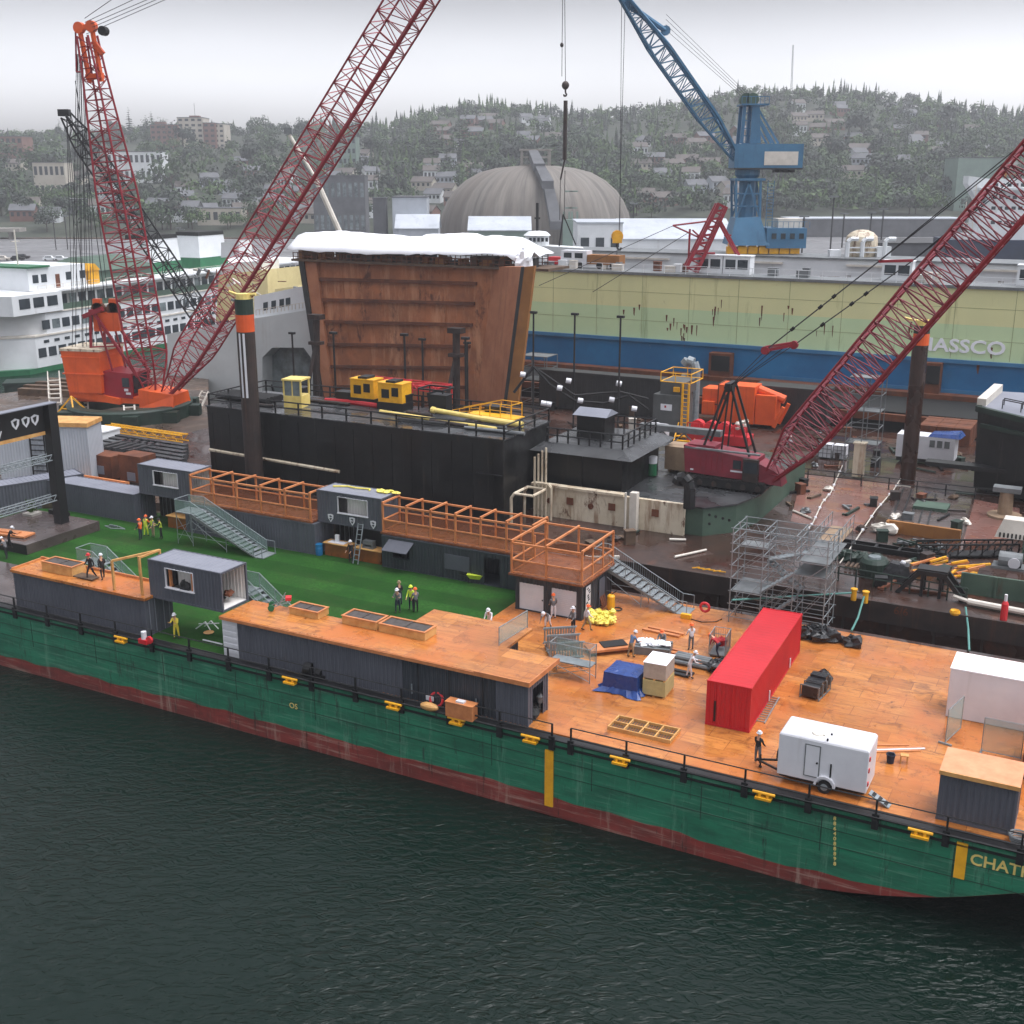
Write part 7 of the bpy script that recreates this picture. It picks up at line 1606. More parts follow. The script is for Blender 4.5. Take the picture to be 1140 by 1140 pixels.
# pilot house
for k in range(6): MB().box(-.06,-.002,6.2+2.2*k,7.8+2.2*k,7.4,9.0).build('window', M['glass'], FE) if False else MB().box(2.94,2.998,6.2+2.2*k,7.8+2.2*k,7.4,9.0).build('window', M['glass'], FE)
for k in range(36): MB().box(8+2.5*k,9.2+2.5*k,-.06,-.002,5.0,5.5).build('port', M['glass'], FE)
b = MB(); b.prism([(1.5,-.4),(13,-.4),(13,FW_+.4),(1.5,FW_+.4),(0,FW_-5),(0,5)],10.25,13.6); b.build('bridge', M['white_far'], FE)
for k in range(3): fwin(3+3.2*k, 11.3, 2.4, 1.7, -.4, k=0)
for k in range(5): MB().box(-.06,-.001,6+2.7*k,8+2.7*k,11.3,13).build('window', M['glass'], FE)
b = MB(); b.prism([(9,3),(23,3),(23,FW_-5),(9,FW_-5)],13.7,17.6); b.build('wheelhouse', M['white_far'], FE); b = MB(); b.box(8.6,14,2.6,FW_-4,17.6,17.9); b.build('wheelhouse_roof', M['ferry_green'], FE)
for x in (10,12,18,21.5): MB().box(x,x+1.3,2.94,2.998,15,16.4).build('window', M['glass'], FE)
MB().box(15.4,16.4,2.93,2.998,13.8,16.2).build('door', M['rust'], FE)
b = MB()
for x0, x1, y, z in ((9,24,1.0,13.7),(26,95,1.2,13.7)):
    for q in (.5,1.0): b.tube((x0,y,z+q),(x1,y,z+q),.05,4)
    for k in range(int((x1-x0)/2)): b.bar((x0+2*k,y,z),(x0+2*k,y,z+1),.06)
b.build('railing', M['offwhite'], FE)
for x in (46, 62):
    b = MB(); b.mi(0).hexa([(x,7,13.7),(x+10,7,13.7),(x+10,14,13.7),(x,14,13.7)],[(x+.2,7.2,16.0),(x+9.8,7.2,16.0),(x+9.8,13.8,16.0),(x+.2,13.8,16.0)]); b.mi(1).hexa([(x+.2,7.2,16),(x+9.8,7.2,16),(x+9.8,13.8,16),(x+.2,13.8,16)],[(x+.6,7.6,20.6),(x+9.5,7.6,20.6),(x+9.5,13.4,20.6),(x+.6,13.4,20.6)]); b.mi(2).hexa([(x+.5,7.5,20.6),(x+9.6,7.5,20.6),(x+9.6,13.5,20.6),(x+.5,13.5,20.6)],[(x+.6,7.6,21.4),(x+9.4,7.6,21.4),(x+9.4,13.4,21.4),(x+.6,13.4,21.4)])
    b.build('funnel', [M['ferry_green'], M['white_far'], M['dark']], FE)
b = MB(); b.box(27,44,5,18,13.7,15.8); b.hexa([(26.5,4.5,15.8),(44.5,4.5,15.8),(44.5,18.5,15.8),(26.5,18.5,15.8)],[(30,10,18),(41,10,18),(41,13,18),(30,13,18)]); b.build('deck_cabin', M['deck_green'], FE)
b = MB(); b.box(24,26.5,3,9,13.7,16.2); b.hexa([(23.8,2.8,16.2),(26.7,2.8,16.2),(26.7,9.2,16.2),(23.8,9.2,16.2)],[(25,2.8,17.4),(25.4,2.8,17.4),(25.4,9.2,17.4),(25,9.2,17.4)]); b.build('yellow_hut', M['yellow'], FE)
b = MB(); b.tube((12,8,17.6),(12,8,24),.15,6); b.bar((11,8,22),(13,8,22),.12); b.build('mast', M['offwhite'], FE)
e = T('gangway_stand', 'small white access stair frame on the quay beside the ferry', 'stairs', at(55, 452, .6), .3); b = MB()
for k in range(6): b.box(0,1.4,.45*k,.45*k+.4,.5*k+.3,.5*k+.4)
for x in (0,1.4): b.bar((x,0,0),(x,2.7,3),.14); b.bar((x,0,1),(x,2.7,4),.1); b.bar((x,2.7,0),(x,2.7,4),.12)
b.build('frame', M['offwhite'], e)
# dark green float between ferry and quay
e = T('green_float', 'dark green mooring float between the ferry and the quay', 'float', at(74, 428, WZ+1), .25); b = MB().box(-9,12,-2,2,-1.5,.8); b.box(-9.2,12.2,-2.2,2.2,.5,.9); b.build('pontoon', M['dark_green'], e)
# ================================================================ shore: sheds, dome, ships, town, trees
def gz(x, y): return hz(x, y) if y > 400 else .5
def bld(name, label, cat, px0, px1, ytop, Y, dep, m, roof='flat', fl=0, wn=0, ybase=None, rm='roof_grey', yaw=0.0, group=None, wm='glass'):
    x0, x1 = (px0-570)/F*Y, (px1-570)/F*Y; zt = pY(px0, ytop, Y).z; zb_ = gz((x0+x1)/2, Y)-.5; w = x1-x0
    e = T(name, label, cat, ((x0+x1)/2, Y, zb_), yaw, group); h = zt-zb_
    hb = h if roof == 'flat' else h*.72
    b = MB().box(-w/2,w/2,0,dep,0,hb); b.build('wall', M[m], e)
    b = MB()
    if roof == 'flat': b.box(-w/2-.2,w/2+.2,-.2,dep+.2,hb,hb+.4)
    elif roof == 'gable': b.slab([(-w/2-.4,-.5,hb),(w/2+.4,-.5,hb),(w/2+.4,dep/2,h),(-w/2-.4,dep/2,h)],(0,0,.3)); b.slab([(-w/2-.4,dep/2,h),(w/2+.4,dep/2,h),(w/2+.4,dep+.5,hb),(-w/2-.4,dep+.5,hb)],(0,0,.3)); b.face([(-w/2,0,hb),(-w/2,dep,hb),(-w/2,dep/2,h)]); b.face([(w/2,0,hb),(w/2,dep,hb),(w/2,dep/2,h)])
    b.build('roof', M[rm], e)
    for r in range(fl):
        for c in range(wn):
            ww = w/wn; z0 = hb*(r+.35)/fl if fl else 0; MB().box(-w/2+ww*(c+.22),-w/2+ww*(c+.78),-.12,-.01,z0,z0+hb/fl*.45).build('window', M[wm], e)
    return e, w, h
# ---- dome
DY = 492; dx = (595-570)/F*DY
DM = T('storage_dome', 'big weathered ribbed concrete storage dome with a conveyor up its side', 'dome', (dx, DY, .5)); k_ = DY/F
zt_ = pY(595,166,DY).z-.5; zz = lambda y: pY(595,y,DY).z-.5
prof = [(104*k_,0),(103.5*k_,zz(250)),(101*k_,zz(238)),(95*k_,zz(224)),(87*k_,zz(212)),(75*k_,zz(201)),(60*k_,zz(192)),(42*k_,zz(187)),(20*k_,zz(184.5)),(0,zz(184))]
b = MB(); n = 144; vs = []
for i, (r, z) in enumerate(prof):
    for j in range(n): rr = r*(1-(.01 if j % 4 == 0 else 0)); vs.append((rr*math.cos(2*math.pi*j/n), rr*math.sin(2*math.pi*j/n), z))
b.mesh(vs, [(i*n+j,i*n+(j+1)%n,(i+1)*n+(j+1)%n,(i+1)*n+j) for i in range(len(prof)-1) for j in range(n)]); b.build('shell', M['dome'], DM, smooth=True)
b = MB(); t = zz(186)
for x in (-5.5,5.5):
    for y in (-4,4): b.bar((x,y,t-1),(x,y,zz(167)),1.1)
b.box(-6.5,6.5,-5,5,zz(168),zz(166)); b.box(-6,6,-4.5,4.5,zz(185),zz(183)); b.bar((-6,-4,zz(175)),(6,-4,zz(175)),.6); b.build('head_house', M['concrete'], DM)
b = MB(); a_ = Vector((3,-4,zz(172))); pr = [Vector((-1,-6,zz(172))), Vector((1,-24,zz(187))), Vector((4,-35,zz(205))), Vector((7,-43,zz(246)))]
for p, q in zip(pr, pr[1:]): b.hexa([p+Vector((-1.8,0,-1.5)),p+Vector((1.8,0,-1.5)),p+Vector((1.8,0,1.5)),p+Vector((-1.8,0,1.5))],[q+Vector((-2.2,-2,-1.5)),q+Vector((2.2,-2,-1.5)),q+Vector((2.2,-2,1.5)),q+Vector((-2.2,-2,1.5))])
b.build('conveyor', M['roof_grey'], DM)
b = MB(); p0 = Vector((1,-40,0))
for x in (10,12):
    for z in range(4): b.bar((x,-41,zz(262)+6*z),(x+3,-41,zz(262)+6*z),.5)
    b.bar((x,-41,0),(x,-41,zz(232)),.7); b.bar((x+3,-41,0),(x+3,-41,zz(232)),.7)
b.box(9.5,15,-44,-40,0,zz(240)); b.build('stair_tower', M['metal_green'], DM)
# ---- shore buildings
bld('grey_silo_building', 'tall pale blue-grey industrial block left of the dome', 'building', 441, 478, 220, 425, 14, 'metal_pale')
bld('grey_plant', 'low pale grey plant building with sloping roof below the tall block', 'building', 444, 490, 240, 415, 12, 'metal_pale', 'gable', rm='metal_pale')
e, w, h = bld('dark_stair_tower', 'dark lattice stair tower left of the pale industrial block', 'tower', 420, 434, 221, 428, 6, 'roof_grey')
bld('green_warehouse', 'pale green warehouse with a white gable roof in front of the dome', 'building', 523, 590, 243, 400, 22, 'metal_green', 'gable', rm='metal_pale')
bld('white_shed', 'white corrugated shed with grey corner right of the dome', 'building', 641, 690, 249, 300, 22, 'white_far', fl=1, wn=3, rm='metal_pale')
bld('long_white_shed', 'long pale shed with sloping grey roof behind the blue crane', 'building', 690, 812, 247, 320, 34, 'white_far', 'gable', fl=1, wn=0, rm='metal_pale')
bld('flat_grey_block', 'long flat grey two-storey block left of the dome', 'building', 356, 412, 196, 560, 14, 'roof_grey', fl=2, wn=9, wm='glass_pale')
bld('glass_office', 'pale office block with green glass behind the main boom', 'building', 380, 404, 152, 800, 20, 'metal_green', fl=4, wn=5, wm='glass')
bld('cream_shop_row', 'cream shop row by the waterfront road left of the main boom', 'building', 230, 278, 232, 590, 12, 'stucco', fl=1, wn=6)
bld('white_hall', 'white gabled hall on the waterfront road', 'building', 213, 231, 224, 600, 10, 'white_far', 'gable')
bld('white_school', 'long white two-storey building with window bands on the left hillside', 'building', 138, 196, 169, 790, 16, 'white_far', fl=2, wn=10)
bld('cream_offices', 'cream block on the left hillside beside the dark boom', 'building', 58, 92, 181, 720, 14, 'stucco', fl=2, wn=6)
bld('grey_factory', 'dull grey flat building at the far left of the hillside', 'building', 2, 50, 152, 900, 20, 'brick', fl=3, wn=8)
bld('low_grey_hall', 'low grey hall among the trees on the left', 'building', 90, 132, 222, 640, 12, 'roof_grey', fl=1, wn=7)
for k, (a, c, yt, m, lb, f_, w_) in enumerate(((187,216,139,'brick','left wing of the tall brick apartment block on the ridge',5,5),(216,243,131,'stucco','pale middle tower of the tall apartment block on the ridge',6,4),(243,256,137,'brick','brick part right of the pale tower of the apartment block',5,2),(254,265,138,'stucco','narrow pale end wing of the tall apartment block on the ridge',5,2))):
    bld('apartment_block', lb, 'building', a, c, yt, 980+(k % 2)*4, 22, m, fl=f_, wn=w_)
for k, (px, yt) in enumerate(((196,134),(233,127))):
    x = (px-570)/F*985; e = T('roof_hut', ('small roof hut on the left wing of the apartment block','small roof hut with aerial on the pale apartment tower')[k], 'hut', (x, 992, pY(px, yt+8, 985).z)); b = MB().box(-4,4,-3,3,-3,4.5); b.build('hut', M['brick'], e); MB().tube((0,0,4.5),(0,0,14 if k else 7),.2,4).build('aerial', M['steel_grey'], e)
bld('pier_shed', 'long grey pier shed with pile wall across the water at the right', 'building', 872, 1062, 244, 560, 22, 'roof_grey', rm='metal_pale')
bld('dark_pier_shed', 'dark flat roofed shed on the pier below the long grey shed', 'building', 965, 1080, 272, 330, 26, 'roof_grey', rm='rib_dark')
bld('blue_grey_store', 'pale blue-grey store on the pier behind the white ship', 'building', 1046, 1096, 176, 640, 20, 'metal_green')
e, w, h = bld('hill_offices', 'cream house cluster block on the slope right of the blue crane', 'building', 1108, 1140, 262, 340, 10, 'white_far', fl=1, wn=4)
# waterfront wall and rail at left
WL = T('retaining_wall', 'long dark retaining wall along the parking lot at the left', 'wall', (0, 548, 0)); b = MB().box(-420,-62,0,1.2,0,pY(100,266,548).z); b.box(-420,-62,-.2,1.4,pY(100,266,548).z,pY(100,266,548).z+.6); b.build('wall', M['timber_old'], WL)
WB2 = T('low_bridge', 'pale low bridge deck at the far left above the retaining wall', 'bridge', ((0-570)/F*545, 545, 0)); b = MB(); z_ = pY(0,254,545).z; b.box(-60,16,-2,6,z_-1.6,z_); b.build('deck', M['concrete'], WB2)
for x in (-20,-4,10): MB().box(x,x+1.5,0,4,0,z_-1.6).build('pier', M['concrete'], WB2)
for px, lb, m in ((20,'dark parked car at the left of the parking lot','dark'),(26,'dark parked van beside another dark car in the lot','rib_dark'),(56,'left white parked car in the lot behind the ferry','white_far'),(68,'right white parked car in the lot behind the ferry','white_far'),(4,'pale car at the left edge of the parking lot','offwhite')):
    p = at(px, 290-(2 if m == 'rib_dark' else 0), .4); e = T('parked_car', lb, 'car', p, .1, 'cars in the parking lot'); b = MB().hexa([(-2.2,-.9,.3),(2.2,-.9,.3),(2.2,.9,.3),(-2.2,.9,.3)],[(-2.2,-.9,1.0),(2.2,-.9,.95),(2.2,.9,.95),(-2.2,.9,1.0)]); b.hexa([(-1.9,-.85,1),(1.0,-.85,.98),(1.0,.85,.98),(-1.9,.85,1)],[(-1.5,-.7,1.6),(.5,-.7,1.6),(.5,.7,1.6),(-1.5,.7,1.6)]); b.build('body', M[m], e); MB().box(-1.5,.6,-.86,-.8,1.08,1.45).build('window', M['glass'], e)
    for x in (-1.4,1.4):
        for y in (-.85,.85): MB().wheel((x,y,.32),(0,1,0),.32,.2,10).build('wheel', M['rubber'], e)
e = T('white_tarp_row', 'row of pale covered boats at the far side of the parking lot', 'boats', at(196, 283, .4)); b = MB()
for k in range(7): b.blob((-14+5*k,0,1.6),(3.4,2.5,2.4),k,10,6,.25,0)
b.build('cover', M['white_far'], e)
# lamp posts by the shore
for k, (px, y0, y1, Y) in enumerate(((76,240,282,470),(63,246,282,470),(200,253,276,540),(204,255,276,540),(925,218,268,330),(981,232,266,345),(968,236,266,350),(938,237,264,350),(893,240,275,300),(705,226,250,400),(1124,240,262,400))):
    a, c = pY(px, y0, Y), pY(px, y1, Y); e = T('light_pole', 'thin pole standing on the far shore', 'pole', c, 0, 'thin poles on the far shore'); b = MB(); b.tube((0,0,-3),(0,0,a.z-c.z),.22,5); b.build('pole', M['rib_dark'], e); b = MB(); b.box(-1.2,1.2,-.3,.3,a.z-c.z-.4,a.z-c.z); b.build('lamp', M['steel_grey'], e)
e = T('radio_mast', 'tall thin radio mast standing on the wooded ridge', 'mast', (0,0,0)); a, c = pY(883,50,1140), pY(881,108,1140); c.z -= 10; b = MB()
for s in (-.8,.8): b.tube(c+Vector((s,0,0)), a+Vector((s*.4,0,0)), .25, 4)
for k in range(24): p = c.lerp(a,k/24); q = c.lerp(a,(k+1)/24); b.tube(p+Vector((-.7,0,0)),q+Vector((.7,0,0)),.12,3)
b.build('lattice', M['steel_grey'], e)
# ---- ships beyond
WS = T('white_ship', 'white ship superstructure with navy hull moored at the right', 'ship', pY(1106, 290, 300), -.15); k_ = 300/F
b = MB().box(-12,25,0,16,-6,5.0); b.build('hull', M['navy'], WS)
zz2 = lambda y: pY(1106,y,300).z-WS.location.z
b = MB(); b.box(-4,20,2,14,5,zz2(238)); b.box(-2.5,20,3,13,zz2(238),zz2(212)); b.box(-9,-4,2,13,5,zz2(262)); b.box(-4.5,20,1.5,14.5,zz2(212),zz2(209)); b.box(-1.5,6,4,12,zz2(209),zz2(199)); b.build('superstructure', M['white_far'], WS)
b = MB(); b.hexa([(-7,5,zz2(205)),(-3.4,5,zz2(230)),(-3.4,11,zz2(230)),(-7,11,zz2(205))],[(-7,5,zz2(196)),(-2,5,zz2(199)),(-2,11,zz2(199)),(-7,11,zz2(196))]); b.build('bridge_wing', M['white_far'], WS)
for r, y in enumerate((206,220,232,248)):
    for c in range(6): MB().box(-1.2+1.6*c,-.2+1.6*c,2.9 if y < 240 else 1.9,2.99 if y < 240 else 1.99,zz2(y)-.4,zz2(y)+.4).build('window', M['glass'], WS)
b = MB()
for k in range(8): b.bar((-8+.3*k,1.8,5+2.0*k),(-5.5,1.8,5+2.0*k),.14)
b.bar((-7.6,1.8,5),(-7.6,1.8,zz2(225)),.2); b.bar((-5.6,1.8,5),(-5.6,1.8,zz2(205)),.2); b.build('outside_stair', M['offwhite'], WS)
b = MB(); b.bar((2,6,zz2(199)),(2,6,zz2(188)),.4); b.bar((-.5,6,zz2(194)),(4.5,6,zz2(194)),.25); b.build('mast', M['ochre'], WS)
TK = T('round_white_tank', 'white domed tank in a pipe frame on the far dry dock wall', 'tank', (*B(onv(958,285,193)[0],193)[:2], DT+.62)); s_ = TK.location.y/F
b = MB(); b.lathe([(17*s_,0),(17*s_,16*s_),(16*s_,21*s_),(12*s_,25*s_),(6*s_,27.5*s_),(0,28*s_)],n=20); b.build('tank', M['rusty_white'], TK)
b = MB()
for x in (-20,-4,20): b.path([(x*s_,-18*s_,0),(x*s_,-18*s_,16*s_),((x+3)*s_,-18*s_,19*s_),((x+11)*s_,-18*s_,19*s_)],.35,6)
for z in (5,10): b.bar((-20*s_,-18*s_,z*s_),(22*s_,-18*s_,z*s_),.2)
b.build('pipe_frame', M['white_far'], TK); b = MB(); b.box(12*s_,27*s_,-19*s_,-10*s_,0,11*s_); b.box(-36*s_,-24*s_,-10*s_,0,0,7*s_); b.build('side_box', M['white_far'], TK)
TB = T('white_boat', 'small white boat with a round wheelhouse above the end of the white sheeting', 'boat', pY(604, 285, 205)); s_ = 205/F
b = MB(); b.hexa([(-20*s_,-2,0),(40*s_,-2,0),(40*s_,2,0),(-20*s_,2,0)],[(-22*s_,-2.4,13*s_),(44*s_,-2.4,9*s_),(44*s_,2.4,9*s_),(-22*s_,2.4,13*s_)]); b.build('hull', M['white_far'], TB); b = MB(); b.lathe([(13*s_,11*s_),(13*s_,21*s_),(15*s_,22*s_),(10*s_,26*s_),(0,27*s_)],(-6*s_,0,0),16); b.build('wheelhouse', M['white_far'], TB)
for k in range(5): MB().box((-15+4.4*k)*s_,(-12.2+4.4*k)*s_,-2.1,-1.98,16*s_,20*s_).build('window', M['glass'], TB)
b = MB(); b.tube((-6*s_,0,26*s_),(-6*s_,0,56*s_),.25,6); b.bar((-9*s_,0,40*s_),(-3*s_,0,40*s_),.3); b.bar((18*s_,0,10*s_),(22*s_,0,44*s_),.25); b.bar((22*s_,0,44*s_),(36*s_,0,12*s_),.2); b.build('mast', M['dark'], TB)
for (a, c, y0, y1, m, lb) in ((1014,1050,229,241,'red_bright','far red container ship beyond the pier'),(1000,1014,233,241,'metal_green','far green cargo stack beyond the pier')):
    e = T('cargo_stack', lb, 'ship', pY((a+c)/2, y1, 880)); w = (c-a)/F*880; h = (y1-y0)/F*880; b = MB().box(-w/2,w/2,0,8,-2,h*.6); b.box(-w/3,w/4,0,8,h*.6,h); b.build('stack', M[m], e)
# ---- houses on the hill (seven builds, copied)
rn = random.Random(17); protos = []
LB = ['pale grey gabled house among trees on the hill','white gabled house among trees on the hill','cream house with brown roof on the hill','brick brown house with grey roof on the hill','white two-storey house with grey roof on the hill','blue-grey low house on the hill']
for k, (m, rm, w, d, h) in enumerate((('metal_pale','roof_grey',11,9,4.6),('white_far','roof_grey',10,8,4.2),('stucco','roof_brown',13,9,4.2),('brick','roof_grey',12,10,5),('white_far','roof_brown',10,9,6.6),('brick','roof_brown',15,9,4))):
    e = T('house', LB[k], 'house', (0,0,0), 0, 'houses on the hill'); b = MB().box(-w/2,w/2,-d/2,d/2,-6,h); b.face([(-w/2,-d/2,h),(-w/2,d/2,h),(-w/2,0,h+2.8)]); b.face([(w/2,-d/2,h),(w/2,d/2,h),(w/2,0,h+2.8)]); b.build('wall', M[m], e)
    b = MB(); b.slab([(-w/2-.5,-d/2-.5,h-.3),(w/2+.5,-d/2-.5,h-.3),(w/2+.5,0,h+2.8),(-w/2-.5,0,h+2.8)],(0,0,.25)); b.slab([(-w/2-.5,0,h+2.8),(w/2+.5,0,h+2.8),(w/2+.5,d/2+.5,h-.3),(-w/2-.5,d/2+.5,h-.3)],(0,0,.25)); b.build('roof', M[rm], e)
    for q in range(4): MB().box(-w/2+.8+w/4.2*q,-w/2+2.2+w/4.2*q,-d/2-.1,-d/2-.01,h*.4,h*.8).build('window', M['glass'], e)
    protos.append(e)
def hill_spot(px, y):                                 # march the view ray onto the slope
    d = ray(px, y); prev = 0
    for k in range(60, 360):
        Y = k*4.0; t = Y/d.y; x = d.x*t; z = CH+d.z*t
        if Y > 570 and z < hz(x, Y): return x, Y
    return None
used = 0; spots = []
HZ = [(0,340,185,250,46),(340,500,178,250,22),(480,620,128,170,24),(700,830,150,235,40),(830,1060,118,190,28),(440,540,185,240,16),(900,1130,150,200,12)]
for x0, x1, y0, y1, n in HZ:
    for _ in range(n):
        s = hill_spot(rn.uniform(x0,x1), rn.uniform(y0,y1))
        if not s or any((s[0]-a)**2+(s[1]-c)**2 < 15**2 for a, c in spots): continue
        spots.append(s); k = rn.randrange(6); loc = (s[0], s[1], hz(*s)+.3)
        if used < 6: e = protos[used]; e.location = loc; e.rotation_euler.z = rn.uniform(-.5,.5); used += 1
        else: cp(protos[k], loc, rn.uniform(-.5,.5))
# ---- trees
def leafball(b, c, r, n, size, rn, lo=-.5, hollow=.55):
    for _ in range(n):
        a, t = rn.uniform(0,6.283), rn.uniform(lo,1); k = hollow+(1-hollow)*rn.random()**.5; s = math.sqrt(max(0,1-t*t))
        p = Vector((c[0]+r[0]*s*math.cos(a)*k, c[1]+r[1]*s*math.sin(a)*k, c[2]+r[2]*t*k)); nn = (Vector((s*math.cos(a),s*math.sin(a),t))+Vector((rn.gauss(0,.3),rn.gauss(0,.3),rn.gauss(0,.3)+.25))).normalized(); u = nn.orthogonal().normalized(); v = nn.cross(u); q9 = rn.uniform(0,3.1); u, v = u*math.cos(q9)+v*math.sin(q9), v*math.cos(q9)-u*math.sin(q9); u = u*size*rn.uniform(.6,1.25); v = v*size*rn.uniform(.6,1.25)
        b.face([p-u, p+v*.8, p+u, p-v*.8])
def round_tree(h, w, seed, nl):
    rn = random.Random(seed); b = MB()
    for k in range(9):
        a = rn.uniform(0,6.28); q = rn.uniform(.1,.5)*w; z = rn.uniform(.38,.82)*h; r = rn.uniform(.24,.4)*w
        leafball(b, (q*math.cos(a), q*math.sin(a), z), (r, r, r*.8), nl, .055*h, rn)
    t = MB(); t.tube((0,0,-1.5),(0,0,h*.45),.03*h,6,.02*h)
    for k in range(5): a = k*1.3; t.tube((0,0,h*(.25+.05*k)),(w*.3*math.cos(a),w*.3*math.sin(a),h*(.5+.06*k)),.014*h,4,.005*h)
    return b, t
def conifer(h, w, seed, nl):
    rn = random.Random(seed); b = MB(); lv = 15
    for k in range(lv):
        t = k/lv; r = w*(1-t)**.8*rn.uniform(.7,1.1)+.35; z = h*(.14+.86*t)
        for q in range(max(5, int(nl*(1-t)))):
            a = rn.uniform(0,6.28); p = Vector((0,0,z+.1*h/lv)); rr = r*rn.uniform(.55,1.05); e = Vector((rr*math.cos(a), rr*math.sin(a), z-rr*.28)); s = Vector((-math.sin(a), math.cos(a), 0))*rr*.3
            m_ = p.lerp(e,.55); b.face([p, m_+s+Vector((0,0,-.15)), e, m_-s])
    t_ = MB(); t_.tube((0,0,-1.5),(0,0,h*.8),.022*h,6,.004*h); return b, t_
TP = {}
rn = random.Random(40)
def mk(kind, label, bt, m):
    e = T('tree', label, 'tree', (0,0,-500), 0, 'trees on the hillside'); bt[0].build('crown', M[m], e); bt[1].build('trunk', M['bark'], e); return e
TP['r'] = [mk('r', lb, round_tree(h, w, s, 34), m) for lb, h, w, s, m in (('dark round tree on the hillside',13,12,1,'foliage_dark'),('mid green spreading tree on the hillside',11,12,2,'foliage'),('pale green bushy tree on the hillside',9,10,3,'foliage_light'),('tall dark oval tree on the hillside',16,11,4,'foliage_dark'),('broad dull green tree on the hillside',12,14,5,'foliage'))]
TP['c'] = [mk('c', lb, conifer(h, w, s, 26), m) for lb, h, w, s, m in (('tall dark conifer on the hillside',22,5.6,6,'foliage_dark'),('slender conifer on the hillside',18,4.6,7,'foliage_dark'),('broad green conifer on the hillside',19,6.2,8,'foliage'))]
first = {}
late = []; nplant = [0]
def plant(kind, x, y, sc=1.0):
    nplant[0] += 1
    if nplant[0] > 285: late.append((x, y, sc, kind == 'c')); return
    p = rn.choice(TP[kind]); z = hz(x, y)-.3
    if p.name not in first: first[p.name] = 1; p.location = (x,y,z); p.rotation_euler.z = rn.uniform(0,6); p.scale = (sc,sc,sc*rn.uniform(.9,1.15)); return
    cp(p, (x,y,z), rn.uniform(0,6), scale=(sc,sc,sc*rn.uniform(.85,1.2)))
def free(x, y, r=8): return not any(abs(x-a) < r and -2 < c-y < 22 for a, c in spots)
cnt = 0
TZ = [('r',0,60,165,245,14,1.5),('r',0,340,205,262,44,1.0),('r',90,340,150,200,26,1.3),('c',130,170,140,165,4,1.3),('c',30,120,150,180,6,1.0),('r',190,210,190,225,4,1.9),('r',255,300,190,230,8,1.3),
      ('r',400,640,175,240,26,1.3),('c',440,520,165,200,14,1.3),('c',600,625,185,205,3,1.5),('r',840,1060,160,235,50,1.3),('r',690,860,175,245,24,1.0),('c',1010,1060,170,200,3,1.4),('r',1000,1140,150,225,24,1.4),('r',330,420,230,262,8,1.0),('r',0,330,232,262,34,.9),('r',690,1140,215,240,40,.9)]
for kind, x0, x1, y0, y1, n, sc_ in TZ:
    for _ in range(n):
        s = hill_spot(rn.uniform(x0,x1), rn.uniform(y0,y1))
        if s and free(*s): plant(kind, s[0], s[1], sc_*rn.uniform(.75,1.25)); cnt += 1
# skyline trees along the ridge
for x0, x1, n, kind in ((-10,330,26,'r'),(330,470,16,'c'),(470,640,16,'c'),(470,640,12,'r'),(640,800,16,'r'),(780,960,16,'c'),(780,960,14,'r'),(960,1145,22,'c'),(960,1145,10,'r')):
    for k in range(n):
        px = rn.uniform(x0,x1); Y = RD-rn.uniform(-4,60); x = (px-570)/F*Y
        plant(kind, x, Y, rn.uniform(.65,1.15)*(1.0 if kind == 'c' else .95))
for nm, es in TP.items():
    for e in es:
        if e.location.z < -400: e.location = (-260, 620, hz(-260,620))
# the woods that read as one mass
b = MB(); rn2 = random.Random(77)
def clump(x, y, h, w, conif):
    z = hz(x, y)-.5; i = rn2.randrange(3); b.mi(i)
    if conif:
        for k in range(7):
            t = k/7; r = w*.5*(1-t)*rn2.uniform(.8,1.2)+.2
            for q in range(6): a = rn2.uniform(0,6.28); b.face([(x,y,z+h*(.15+.85*(t+.16))),(x+r*math.cos(a),y+r*math.sin(a),z+h*(.1+.8*t)),(x+r*math.cos(a+.9),y+r*math.sin(a+.9),z+h*(.1+.8*t))])
    else:
        for k in range(4): leafball(b, (x+rn2.uniform(-.3,.3)*w, y+rn2.uniform(-.3,.3)*w, z+h*rn2.uniform(.45,.75)), (w*.36,w*.36,h*.3), 20, .09*h, rn2)
for x, y, s9, cf in late: clump(x, y, (19 if cf else 12)*s9, (6 if cf else 12)*s9, cf)
WZN = [(820,1160,112,240,900,.15),(980,1160,130,230,380,.3),(440,820,125,215,560,.35),(380,660,150,235,300,.5),(-20,360,150,245,330,.1),(640,880,170,245,200,.1),(330,480,150,200,120,.6),(-380,-20,160,250,260,.1),(1150,1480,150,240,240,.3)]
for x0, x1, y0, y1, n, pc in WZN:
    for _ in range(n):
        s = hill_spot(rn2.uniform(x0,x1), rn2.uniform(y0,y1))
        if s and free(*s, 7): 
            cf = rn2.random() < pc; clump(s[0], s[1], rn2.uniform(8,13)*(1.35 if cf else 1), rn2.uniform(7,12)*(.6 if cf else 1), cf)
for _ in range(760):
    px = rn2.uniform(-380,1480); Y = RD-rn2.uniform(-10,110); cf = rn2.random() < (.5 if px > 330 else .12); clump((px-570)/F*Y, Y, rn2.uniform(8,14)*(1.3 if cf else 1), rn2.uniform(8,12)*(.6 if cf else 1), cf)
tag(b.build('woods', [M['foliage'], M['foliage_dark'], M['foliage_light']]), kind='stuff')
